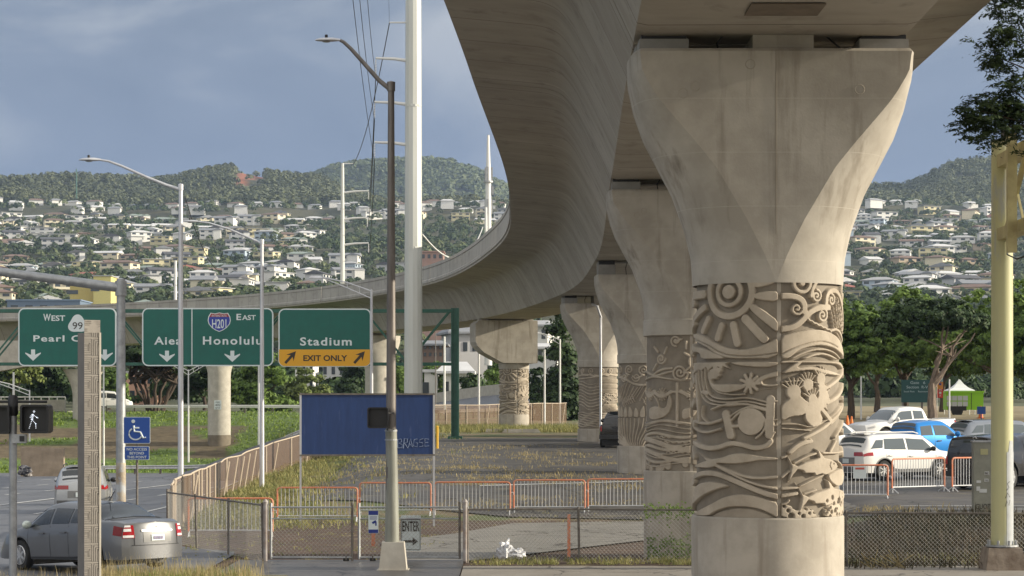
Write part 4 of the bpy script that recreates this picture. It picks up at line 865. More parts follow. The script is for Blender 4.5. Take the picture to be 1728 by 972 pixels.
g1,X,Z,w_,h=panel('guide_sign',31,520,196,618,'green WEST 99 Pearl City sign, leftmost on the gantry')
text('W',X(79.5),Z(542),12*k,12.5*k,M['sign_w'],g1,off=.02); text('EST',X(98.5),Z(542),9.5*k,23*k,M['sign_w'],g1,off=.02)
b=MB(); pts=[]
for a in np.linspace(0,2*PI,40)[:-1]:
    rr_=1+.14*cos(3*(a-PI/2)); pts.append((X(131)+15.5*k*rr_*cos(a)*.98,Z(547.5)+14.5*k*rr_*sin(a)))
b.prism(pts[::-1],-.014,-.004); b.build('route_marker',M['sign_w'],g1); text('99',X(131),Z(556),12*k,17*k,M['sign_k'],g1,y=-.02)
text('Pearl City',X(111),Z(580),14*k,109*k,M['sign_w'],g1,off=.02,spacing=1.15)
arrow_dn(g1,56,590,609,X,Z); arrow_dn(g1,177,590,609,X,Z)
g2,X,Z,w_,h=panel('guide_sign',240,520,461,618,'wide green sign reading Aiea and Honolulu with the H201 EAST shield')
MB().box((X(324),-.01,0),(.05,.01,h-.1)).build('divider',M['sign_w'],g2)
text('Aiea',X(283.5),Z(582),13.5*k,46*k,M['sign_w'],g2,off=.02,spacing=1.15); text('Honolulu',X(392),Z(582),14*k,99*k,M['sign_w'],g2,off=.02,spacing=1.2)
text('E',X(403),Z(540.5),10.5*k,8*k,M['sign_w'],g2,off=.02); text('AST',X(420),Z(540.5),8.5*k,23*k,M['sign_w'],g2,off=.02)
def shield(sc_): return [(X(370)+x*sc_*k,Z(543)+z*sc_*k) for x,z in ((-14,14),(-7,13),(0,14.5),(7,13),(14,14),(17.5,8),(18.5,2),(17,-4),(12,-10),(6,-14),(0,-16.5),(-6,-14),(-12,-10),(-17,-4),(-18.5,2),(-17.5,8))]
b=MB(); b.prism(shield(1.05),-.012,-.004); b.build('shield_border',M['sign_w'],g2)
sh=shield(.97); b=MB(); b.prism([p for p in sh if p[1]<=Z(534)]+[],-.02,-.011); b.build('shield_field',M['shield_b'],g2)
b=MB(); top=[p for p in sh if p[1]>Z(536)]; top=[sh[15],sh[0],sh[1],sh[2],sh[3],sh[4],sh[5]]; b.prism(top,-.021,-.012); b.build('shield_crown',M['sign_r'],g2)
text('INTERSTATE',X(370),Z(535),3.6*k,25*k,M['sign_w'],g2,y=-.026); text('H201',X(370),Z(554.5),15.5*k,24*k,M['sign_w'],g2,y=-.026,off=.01)
arrow_dn(g2,282,592,611,X,Z); arrow_dn(g2,392,592,611,X,Z)
g3,X,Z,w_,h=panel('guide_sign',470,521,626,619,'green Stadium sign with yellow EXIT ONLY strip, rightmost on the gantry')
text('Stadium',X(550),Z(583.5),14*k,87*k,M['sign_w'],g3,off=.02,spacing=1.15)
b=MB(); b.prism([p for p in rr(-w_/2+.035,-h/2+.035,w_/2-.035,h/2,.32) if p[1]<Z(600)]+[(w_/2-.035,Z(590)),(-w_/2+.035,Z(590))][::1],-.02,-.004)
pp=[p for p in rr(-w_/2+.035,-h/2+.035,w_/2-.035,h/2,.32) if p[1]<Z(600)]
b=MB(); lo=sorted(pp,key=lambda p:math.atan2(p[1]-0,p[0])); b.prism(([(-w_/2+.035,Z(590))]+lo+[(w_/2-.035,Z(590))])[::1],-.014,-.003); b.build('exit_strip',M['sign_y'],g3)
text('EXIT ONLY',X(549),Z(609.5),10*k,74*k,M['sign_k'],g3,y=-.022,off=.025)
for ax in (491,607):
    q=Matrix.Rotation(R(45),3,'Y'); b=MB(); s=k
    P_=[(-2.2,-14),(2.2,-14),(2.2,2),(8,-2),(0,13),(-8,-2),(-2.2,2)]
    c_,s_=cos(R(-42)),sin(R(-42)); b.prism([(X(ax)+(x*c_-z*s_)*k,Z(602.5)+(x*s_+z*c_)*k) for x,z in P_][::-1],-.022,-.012); b.build('arrow',M['sign_k'],g3)
# ---------------------------------------------------------------- blue board
D=68.5;k=D/F; bb=empty('blue_board',(PX(620,D),D,0),R(6),'large blank blue board on two steel posts, with white graffiti in one corner','board')
z0,z1=CAMZ+(686-768)*k,CAMZ+(686-665)*k; w_=224*k*1.003
MB().box((0,0,(z0+z1)/2),(w_-.04,.04,z1-z0)).build('panel',M['board'],bb)
b=MB(); 
for z in (z0,z1): b.box((0,-.01,z),(w_+.06,.09,.05))
b.build('frame',M['galv_d'],bb)
for x in (-w_/2,w_/2): MB().box((x,0,z1/2),(.06,.07,z1+.06)).build('post',M['alu'],bb)
b=MB(); rnd=random.Random(8); gx0=.92
def loop(cx,cz,pts,wd=.016):
    b.tube([(gx0+cx+x,-.03,z0+.22+cz+z) for x,z in pts],wd*.75,5)
S_=.2
loop(0,0,[(0,0),(0,.25),(.1,.27),(.12,.19),(.03,.14),(.14,.1),(.13,0),(0,0)]); loop(.17,.02,[(0,-.04),(.03,.26),(.12,.25),(.12,.15),(.03,.13),(.14,-.03)]); loop(.33,.02,[(0,0),(.06,.26),(.13,.0),(.03,.1)]); loop(.5,.03,[(.1,.24),(.0,.22),(-.02,.03),(.09,0),(.11,.12),(.05,.12)]); loop(.66,.03,[(.12,.25),(.02,.22),(0,.14),(.1,.12),(.11,.02),(0,0)]); loop(.83,.04,[(.12,.22),(0,.24),(0,.0),(.13,.02)]); loop(.83,.04,[(0,.12),(.1,.12)])
loop(-.1,.0,[(0,0),(.0,.02)]); loop(-.2,-.02,[(0,0),(.0,.02)])
b.build('graffiti',mat('graffiti_white',(.2,.26,.4),.6),bb)
# ---------------------------------------------------------------- accessible sign
D=57;k=D/F; hs=empty('access_sign',(PX(231,D),D,0),0,'blue wheelchair symbol sign with NO ACCESS BEYOND THIS POINT plate','sign')
zc=CAMZ+(686-726)*k; s_=45*k; MB().tube([(0,.03,0),(0,.03,zc+.3)],.03,8).build('post',M['galv_d'],hs)
b=MB(); b.prism(rr(-s_/2,zc-s_/2,s_/2,zc+s_/2,.03),0,.01); b.build('plate_border',M['sign_w'],hs); b=MB(); b.prism(rr(-s_/2+.012,zc-s_/2+.012,s_/2-.012,zc+s_/2-.012,.025),-.004,.005); b.build('plate',M['sign_b'],hs)
b=MB(); q=s_/45; wz=lambda x,y:(x*q,-.012,zc+y*q)
b.tube([wz(-5,8),wz(-4,-2),wz(6,-3),wz(11,-13),wz(15,-12)],.024,6); b.tube([wz(-5,4),wz(4,4)],.02,6); b.tube([wz(-2+11*cos(a),-6+10*sin(a)) for a in np.linspace(R(125),R(335),16)],.02,6); b.lathe([(.045,-.02),(.045,-.008)],16,(wz(-6,15)[0],0,wz(-6,15)[2]),ax='y'); b.build('wheelchair_symbol',M['sign_w'],hs)
zp=CAMZ+(686-764.5)*k; b=MB(); b.prism(rr(-21*k,zp-11.5*k,21*k,zp+11.5*k,.03),0,.01); b.build('plate_border',M['sign_w'],hs); b=MB(); b.prism(rr(-20.2*k,zp-10.7*k,20.2*k,zp+10.7*k,.025),-.004,.005); b.build('plate',M['sign_b'],hs)
for i,t in enumerate(('NO ACCESS','BEYOND','THIS POINT')): text(t,0,zp+(4.2-6.7*i)*k,4.5*k,(34,24,33)[i]*k,M['sign_w'],hs,off=.01)
# ---------------------------------------------------------------- yellow gantry pole
D=50;k=D/F; yg=empty('yellow_gantry',(PX(1691,D),D,0),0,'faded yellow steel gantry column with box truss and patchy grey paint','gantry')
zb=CAMZ+(686-922)*k; zt=CAMZ+(686-240)*k
MB().tube([(0,0,zb),(0,0,zt)],[.245,.235],24).build('column',M['yellow'],yg,smooth=True)
MB().lathe([(.25,zt),(.25,zt+.04)],20).build('cap_plate',M['galv_d'],yg)
MB().box((.05,0,zt+.15),(.12,.12,.22)).build('cap_fitting',M['galv_d'],yg)
b=MB(); b.lathe([(.36,zb),(.36,zb+.04)],20)
for a in range(8): an=a*PI/4+.3; b.lathe([(.03,zb+.04),(.03,zb+.14)],6,(.31*cos(an),.31*sin(an),0))
b.build('base_flange',M['galv'],yg)
b=MB(); b.box((0,0,zb/2-.02),(.9,.9,zb),taper=.82); b.build('concrete_footing',mat('stained_concrete',(.3,.25,.2),.9,col2=(.16,.12,.09),scale=3,bump=.4),yg)
zt1=CAMZ+(686-274)*k; zl=CAMZ+(686-397)*k
for dx in (0.0,):
    b=MB(); b.bar((dx,0,zt1),(dx-.1,-14,zt1+.12),.3,.28); b.build('upper_chord',M['yellow2'],yg); b=MB(); b.bar((dx,0,zl),(dx-.1,-14,zl+.12),.3,.26); b.build('lower_chord',M['yellow2'],yg)
for y in (-2.45,-6,-9.5,-13): b=MB(); b.box((-.33,y,(zt1+zl)/2-.1),(.2,.14,zt1-zl+.9)); b.build('vertical_strut',M['yellow2'],yg)
b=MB(); b.bar((.12,-.4,zt1-.1),(-.05,-2.3,zl+.15),.05,.05); b.bar((0,-2.3,zt1-.1),(0,-.5,zl+.1),.1,.1); b.bar((0,-2.6,zt1-.1),(0,-6,zl+.1),.1,.1); b.bar((0,-6,zl),(0,-9.5,zt1),.1,.1); b.build('diagonal_brace',M['yellow2'],yg)
MB().tube([(.05,-.3,zl-.15),(.05,-.3,zl-.45),(.25,-.35,zl-.55),(.4,-.5,zl-.5)],.02,6).build('cable',M['black'],yg)
b=MB(); 
for pts in ([(0,0),(.03,.12),(.08,.02),(.1,.14)],[(.0,.18),(.05,.3),(.1,.2)],[(.02,.35),(.08,.42),(.04,.5),(.1,.55)]): b.tube([(.02+x,-.25,zb+.9+z) for x,z in pts],.006,4)
b.build('graffiti',M['sign_k'],yg)
b=MB(); b.grid([[(.248*cos(a),.248*sin(a),z) for z in np.linspace(zb+.05,zb+ (2.35 if q in(2,3,4,5) else 2.1),12)] for q,a in enumerate(np.linspace(R(-78),R(-5),9))]); b.build('paint_patch',mat('grey_touch_up',(.42,.44,.45),.6,noise_=.15,scale=4),yg,smooth=True)
# utility cabinet
D=62;k=D/F; uc=empty('utility_cabinet',(PX(1657,D),D,terr(PX(1657,D),D)),R(-4),'grey roadside utility cabinet covered with stickers','cabinet')
H=CAMZ+(686-745)*k-terr(PX(1657,D),D); MB().box((0,0,H/2),(.5,.45,H)).build('body',mat('cabinet_grey',(.27,.27,.22),.6,noise_=.25,scale=3),uc); MB().box((0,0,H),(.56,.5,.04)).build('lid',M['galv'],uc)
b=MB()
MB().tube([(-.22,-.1,H+.02),(-.26,-.1,H+.1),(-.2,-.1,H+.13),(-.16,-.1,H+.08)],.015,6).build('lifting_hook',M['galv'],uc)
MB().box((.03,-.23,H-.28),(.2,.012,.16)).build('label_plate',mat('cab_yellow',(.4,.38,.2),.6),uc)
for x,z,w_,h_ in ((.1,H*.55,.12,.09),(.09,H*.45,.12,.08),(-.12,H*.43,.12,.07),(.0,H*.3,.2,.1),(-.13,H*.33,.1,.12)): b.box((x,-.232,z),(w_,.01,h_))
b.build('stickers',mat('sticker_white',(.55,.56,.55),.5),uc)
text('BNZ',.1,H*.55-.03,.06,.09,M['sign_k'],uc,y=-.24); text('TYIS',.09,H*.45-.03,.05,.09,M['sign_k'],uc,y=-.24); text('GUOT',0,.08,.14,.4,M['sign_k'],uc,y=-.232)
# ---------------------------------------------------------------- fences
def chain(b,p0,p1,h,z0,pitch=.095,r=.0033):
    # diagonal wires on the line p0-p1
    a=Vector((*p0,0));c=Vector((*p1,0)); L_=(c-a).length; d=(c-a)/L_
    zb=lambda s:terr(*(a+d*s).xy)+z0
    n=int((L_+h)/pitch)
    for i in range(n):
        s=i*pitch
        for sg in (1,-1):
            s0,s1=(s-h,s) if sg>0 else (s,s-h)      # bottom -> top
            t0=0;t1=1
            lo,hi=min(s0,s1),max(s0,s1)
            ts=[0,1]
            def at(t): return s0+(s1-s0)*t
            # clip to 0..L
            tt=[0,1]
            if s0<0: tt[0]=(0-s0)/(s1-s0)
            if s0>L_: tt[0]=(L_-s0)/(s1-s0)
            if s1<0: tt[1]=(0-s0)/(s1-s0)
            if s1>L_: tt[1]=(L_-s0)/(s1-s0)
            if tt[1]-tt[0]<.02: continue
            q=[a+d*at(t)+Vector((0,0,zb(max(0,min(L_,at(t))))+h*t)) for t in tt]
            b.tube(q,r,3,cap=False)
def fence(name,pts,h,label,posts=None,mesh_m=None,pitch=.095,cat='fence',z0=.03,spacing=3.0,pm=None,rail_m=None,group=None,r=.0033):
    o=Vector((*pts[0],0)); root=empty(name,o,0,label,cat,group); iv=Matrix.Translation(-o)
    b=MB()
    for p,q in zip(pts[:-1],pts[1:]): chain(b,p,q,h,z0,pitch,r)
    ob=b.build('wire_mesh',mesh_m or M['galv_m'],root); ob.data.transform(iv)
    b=MB()
    for p,q in zip(pts[:-1],pts[1:]):
        n=max(1,int(math.dist(p,q)/3)); b.tube([(lerp(p[0],q[0],i/n),lerp(p[1],q[1],i/n),terr(lerp(p[0],q[0],i/n),lerp(p[1],q[1],i/n))+h+z0) for i in range(n+1)],.024,8)
    ob=b.build('top_rail',rail_m or M['galv_d'],root,smooth=True); ob.data.transform(iv)
    k=0
    for p,q in zip(pts[:-1],pts[1:]):
        L_=math.dist(p,q); n=max(1,round(L_/spacing))
        for i in range(n+ (1 if q==pts[-1] else 0)):
            x,y=lerp(p[0],q[0],i/n),lerp(p[1],q[1],i/n); b=MB(); b.tube([(x,y,terr(x,y)-.05),(x+random.uniform(-.04,.04),y,terr(x,y)+h+z0+.06)],.03,8); ob=b.build('post',pm or M['galv_d'],root,smooth=True); ob.data.transform(iv)
    return root
FY=52.5
xg0,xg1,xg2=PX(448,FY),PX(598,FY),PX(785,FY)
fence('chain_link_fence',[(xg2+.06,FY),(PX(978,FY),FY+.1),(PX(1165,55),FY-.2),(PX(1440,50),FY-1.6),(PX(1800,50),FY-2.2)],1.22,'low rusty chain-link fence running right from the gate behind the nearest column',spacing=4.2)
fence('chain_link_fence',[(PX(280,60),60.3),(xg0-.05,FY)],1.32,'short chain-link fence between the gate and the screened fence corner, behind the sedan',spacing=3.2)
fence('chain_link_fence',[(PX(280,60)-.02,60.4),(PX(314,74),75)],1.35,'short return of rusty chain-link fence at the corner by the silver lamp',spacing=3)
def gate(x0,x1,label,wheel_x):
    root=empty('gate_leaf',(x0,FY,0.1),0,label,'gate','pair of chain-link gate leaves'); w_=x1-x0; h=1.2
    b=MB(); b.tube([(0.03,0,.03),(w_-.03,0,.03),(w_-.03,0,h),(.03,0,h),(.03,0,.03)],.027,8); b.tube([(.03,0,h*.78),(w_-.03,0,h*.78)],.02,8); b.build('gate_frame',M['galv'],root,smooth=True)
    b=MB(); save=globals()['terr']; globals()['terr']=lambda x,y:0
    chain(b,(.03,0),(w_-.03,0),h-.04,.03); globals()['terr']=save; b.build('wire_mesh',M['galv_m'],root)
    wh=MB(); wh.lathe([(.07,-.02),(.07,.02)],14,(wheel_x,0,-.03),ax='y'); wo=wh.build('wheel',M['rubber'],root,smooth=True); MB().box((wheel_x,0,.02),(.03,.05,.1)).build('caster_fork',M['galv_d'],wo)
    for x in (0,): MB().tube([(x+.03,0,0),(x+.03,0,h+.1)],.032,8).build('stile',M['galv'],root,smooth=True)
    MB().tube([(w_-.03,0,-.12 if wheel_x>w_/2 else 0),(w_-.03,0,h+.12)],.03,8).build('stile',M['galv_d'],root,smooth=True)
gate(xg0+.1,xg1-.02,'left chain-link gate leaf, between the pale post and the brown lamp',1.78); gate(xg1+.08,xg2-.1,'right chain-link gate leaf, carrying the ENTER sign',.35)
for x,lb in ((xg0,'pale steel gate post at the left end of the gate'),(xg2,'pale rusty gate post right of the ENTER sign')):
    b=MB(); b.tube([(0,0,-.1),(0,0,1.42)],.055,12); b.lathe([(.065,1.42),(.04,1.47),(.0001,1.5)],12); b.build('gate_post',mat('pale_post',(.4,.38,.37),.7,col2=(.26,.2,.17),scale=5),smooth=True,label=lb,cat='post',loc=(x,FY,0))
# signs on the gate
D=FY-.06;k=D/F
es=empty('enter_sign',(PX(693,D),D,CAMZ+(686-900)*k),0,'white ENTER sign with black right arrow behind the chain-link gate','sign'); w_=34*k;h=60*k
es.location.y=FY+.05; b=MB(); b.prism(rr(-w_/2,-h/2,w_/2,h/2,.03),0,.01); b.build('plate',M['sign_w'],es)
b=MB(); fr=rr(-w_/2+.02,-h/2+.03,w_/2-.02,h/2-.1,.01); b.tube([(x,-.006,z) for x,z in fr+fr[:1]],.007,4); b.build('border_line',M['sign_k'],es)
text('ENTER',0,3*k,17*k,29*k,M['sign_k'],es,off=.02)
b=MB(); b.prism([(-12*k,-12*k),(3*k,-12*k),(3*k,-7*k),(12*k,-14*k),(3*k,-21*k),(3*k,-16*k),(-12*k,-16*k)],-.012,-.002); b.build('arrow',M['sign_k'],es)
csn=empty('camera_warning_sign',(PX(630,D),D,CAMZ+(686-881)*k),0,'small white and navy security camera notice on the gate','sign'); w_=17*k;h=38*k
b=MB(); b.prism(rr(-w_/2,-h/2,w_/2,h/2,.01),0,.008); b.build('plate',M['sign_w'],csn); b=MB(); b.box((0,-.004,h/2-3.5*k),(w_-.01,.006,7*k)); b.box((0,-.004,-h/2+3.5*k),(w_-.01,.006,6*k)); b.build('navy_band',M['sign_b2'],csn)
b=MB(); 
for i in range(3): b.box((0,-.004,h/2-(10+2*i)*k),(w_*.75,.004,.7*k))
b.box((.02,-.006,0),(.1,.006,.05),Matrix.Rotation(R(-30),3,'Y')); b.box((.06,-.006,-.04),(.03,.006,.09)); b.build('camera_symbol',M['sign_b2'],csn)
# orange stakes
for px,py0,py1,d,lb in ((630,898,922,54,'short faded orange stake behind the camera notice'),(960,868,940,FY+.9,'slim orange and grey marker post leaning behind the chain-link fence')):
    k=d/F; z=CAMZ+(686-py1)*k; b=MB(); b.box((0,0,(py1-py0)*k/2),(.09 if px==630 else .07,.05,(py1-py0)*k)); b.build('marker_post',M['orange'],label=lb,cat='post',loc=(PX(px,d),d,z))
# tan screened fence
TF=[(-9.9,66),(-10.15,70),(-11.2,82.6),(-12.0,95),(-12.1,105),(-11.9,112),(-11,116),(-10,121)]
def screen(pts,h,label,hts=None):
    o=Vector((*pts[0],0)); iv=Matrix.Translation(-o); root=empty('screened_fence',o,0,label,'fence','tan screened construction fences')
    b=MB();P_=[]; n=0
    for p,q in zip(pts[:-1],pts[1:]):
        m_=max(2,int(math.dist(p,q)/1.2))
        for i in range(m_): x,y=lerp(p[0],q[0],i/m_),lerp(p[1],q[1],i/m_); P_.append((x+.02*sin(n*1.7),y,terr(x,y)+.05,terr(x,y)+h+.02*sin(n*.9))); n+=1
    x,y=pts[-1]; P_.append((x,y,terr(x,y)+.05,terr(x,y)+h))
    b.grid([[(x,y,z0),(x,y,lerp(z0,z1,.5)),(x,y,z1)] for x,y,z0,z1 in P_]); ob=b.build('screen_cloth',M['tan'],root); ob.data.transform(iv)
    b=MB(); b.tube([(x,y-.02,z1) for x,y,z0,z1 in P_],.03,6); ob=b.build('top_rail',M['tanp'],root,smooth=True); ob.data.transform(iv)
    rnd=random.Random(len(pts))
    for i in range(0,len(P_),2 if math.dist(pts[0],pts[-1])>20 else 1):
        x,y,z0,z1=P_[i]; b=MB(); b.tube([(x+.05,y-.06,z0-.1),(x+.05+rnd.choice((0,0,0,.25)),y-.06,z1)],.04,6); ob=b.build('post',M['tanp'],root,smooth=True); ob.data.transform(iv)
screen(TF,1.5,'tan screened fence running away beside the highway, behind the blue board')
screen([(-9.75,64.9),(-9.3,61.5)],1.5,'short tan screened panel at the fence corner near the silver lamp')
screen([(-6.4,166),(-2.0,172),(4.6,190)],1.75,'tan screened fence crossing behind the hammerhead column')
# barricades
BG='orange and grey crowd-control barricades'
def barricade():
    root=empty('barricade',(0,0,0),0,None,'barricade',BG); w_=2.3;h=1.08;r=.1
    pts=[(-w_/2,0,.17)]+[(-w_/2+r-r*cos(a),0,h-r+r*sin(a)) for a in np.linspace(0,PI/2,6)]+[(w_/2-r+r*sin(a),0,h-r+r*cos(a)) for a in np.linspace(0,PI/2,6)]+[(w_/2,0,.17)]
    MB().tube(pts,.027,8).build('frame',M['orange'],root,smooth=True)
    b=MB(); b.tube([(-w_/2,0,.2),(w_/2,0,.2)],.02,8); b.build('bottom_rail',M['barw'],root)
    b=MB()
    for i in range(1,20): x=-w_/2+w_*i/20; b.tube([(x,0,.2),(x,0,h-.01)],.011,6)
    b.build('bars',M['barw'],root)
    for x in (-w_/2+.02,w_/2-.02):
        b=MB(); b.tube([(x,-.25,.02),(x,0,.17),(x,.25,.02)],.018,6); b.tube([(x,0,.15),(x,0,.02)],.02,6); b.build('foot',M['barw'],root)
    b=MB(); b.tube([(w_/2,0,.75),(w_/2+.1,0,.75),(w_/2+.1,0,.68)],.012,6); b.build('hook',M['barw'],root)
    return root
pro=barricade()
BL=[(318,460,853,838,68,'leftmost, by the silver lamp'),(468,603,830,818,68.5,'left of the brown lamp'),(607,727,816,815,70,'behind the brown lamp'),(733,861,815,815,70,'first right of the blue board'),(867,987,812,811,70.5,'second right of the blue board'),(992,1118,811,808,70.5,'ending at second column'),
(1362,1498,790,782,64,'carrying a small white notice'),(1502,1598,778,772,66.5,'before the white SUV'),(1603,1706,774,772,67.5,'behind utility cabinet'),(1712,1800,766,762,67.5,'at right edge')]
for i,(xa,xb,ya,yb,d,lb) in enumerate(BL):
    o=pro if i==0 else copytree(pro)
    xl=PX(xa,d); xr=PX(xb,d+(1 if i in(6,7,8) else 0)); w_=math.hypot(xr-xl,0); cx=(xl+xr)/2
    # turn the panel so that its width fits
    rz=math.acos(min(1,w_/2.3)); sg=1 if i not in (2,) else -1
    k=d/F; ztop=CAMZ+(686-(ya+yb)/2)*k-1.08; zt_=terr(cx,d)
    # find the depth where the feet meet the ground
    best=d
    for dd in np.arange(d-6,d+10,.25):
        kk=dd/F; e=abs(CAMZ+(686-(ya+yb)/2)*kk-1.08-terr(PX((xa+xb)/2,dd),dd)-.02)
        if dd==d-6 or e<be: be=e;best=dd
    d=best; k=d/F; w_=(xb-xa)*k
    s=1
    if w_>2.3: s=w_/2.3*1.0
    rz=math.acos(min(1,w_/2.3)); cx=PX((xa+xb)/2,d)
    o.location=(cx,d,terr(cx,d)+.04); o.rotation_euler=(0,0,rz*.9*sg); o.scale=(s,1,1); o['label']='barricade, grey bars in faded orange frame, '+lb
    if i==6: bn=(o,)
q=MB(); q.box((0,0,0),(.38,.01,.36)); nt_=q.build('notice',M['sign_w'],bn[0],loc=(.35,-.03,.86)); MB().box((0,-.008,.12),(.26,.006,.06)).build('red_heading',mat('notice_red',(.5,.1,.08),.6),nt_)
# guardrails
def guardrail(pts,label,h=.72,step=1.9,m=None,zoff=0,wood=True):
    o=Vector((*pts[0],0)); iv=Matrix.Translation(-o); root=empty('guardrail',o,0,label,'guardrail'); L=[];
    for p,q in zip(pts[:-1],pts[1:]):
        n=max(1,int(math.dist(p,q)/step)); L+=[(lerp(p[0],q[0],i/n),lerp(p[1],q[1],i/n)) for i in range(n)]
    L.append(pts[-1]); b=MB(); prof=[(0,.0),(-.05,.05),(-.02,.12),(-.02,.18),(-.05,.25),(0,.31)]
    b.grid([[(x,y+a,terr(x,y)+h-.31+z+zoff) for a,z in prof] for x,y in L]); ob=b.build('rail',m or M['galv'],root,smooth=True); ob.data.transform(iv)
    b=MB()
    for x,y in L: b.box((x,y+.12,terr(x,y)+h/2-.02+zoff),(.16,.18,h))
    ob=b.build('posts',M['galv_d'],root); ob.data.transform(iv); ob['kind']='stuff'; 
guardrail([(-38.5,176),(-30,179),(-18,180.5),(-12,181)],'dark steel guardrail along the far edge of the highway',zoff=0)
guardrail([(-42,233.5),(-22,233.5),(-6,233)],'guardrail with dark blocks along the top of the grass bank',h=.8,step=2.6,m=M['white_pole'])
guardrail([(-8,205),(-3,212),(2.5,224)],'short guardrail with dark posts beside the ramp road behind the screened fence',h=.9,m=M['galv_d'],step=1.0)
# yellow bollard, wheel stops, litter
b=MB(); b.tube([(0,0,0),(0,0,1.1)],.06,12); b.lathe([(.06,1.1),(.04,1.14),(.0001,1.16)],12); b.build('bollard',mat('bollard_yellow',(.7,.4,.02),.5),smooth=True,label='yellow bollard right of the blue board, below the green gantry post',cat='bollard',loc=(PX(738,110),110,terr(PX(738,110),110)))
for px,d,lb in ((880,150,'pale kerb block in front of the hammerhead column'),(836,151,'shorter pale kerb block left of the longer one')):
    MB().box((0,0,.12),(2.6 if px==880 else 1.4,.3,.24),taper=.85).build('kerb_block',M['kerb'],label=lb,cat='kerb block',loc=(PX(px,d),d,terr(PX(px,d),d)+.02))
b=MB(); rnd=random.Random(12)
def blob(b,c,r,n=10,m=14,amp=.25,seed=0,flat=1):
    V=[];F_=[]
    for i in range(n+1):
        for j in range(m):
            a=PI*i/n; t=2*PI*j/m; d_=Vector((sin(a)*cos(t),sin(a)*sin(t),cos(a))); rr_=1+amp*noise.noise(d_*2.5+Vector((seed,0,0)))+amp*.5*noise.noise(d_*6+Vector((seed,2,0))); V.append((c[0]+d_.x*r[0]*rr_,c[1]+d_.y*r[1]*rr_,c[2]+d_.z*r[2]*rr_*flat))
    for i in range(n):
        for j in range(m): F_.append((i*m+j,(i+1)*m+j,(i+1)*m+(j+1)%m,i*m+(j+1)%m))
    b.add(V,F_)
blob(b,(0,0,.2),(.17,.15,.22),14,18,.7,1); blob(b,(.26,0,.14),(.22,.15,.14),14,18,.7,4); b.build('plastic_bag',M['bag'],smooth=True,label='crumpled white plastic bag of rubbish behind the chain-link fence',cat='bag',loc=(PX(852,53.3),53.3,.0))
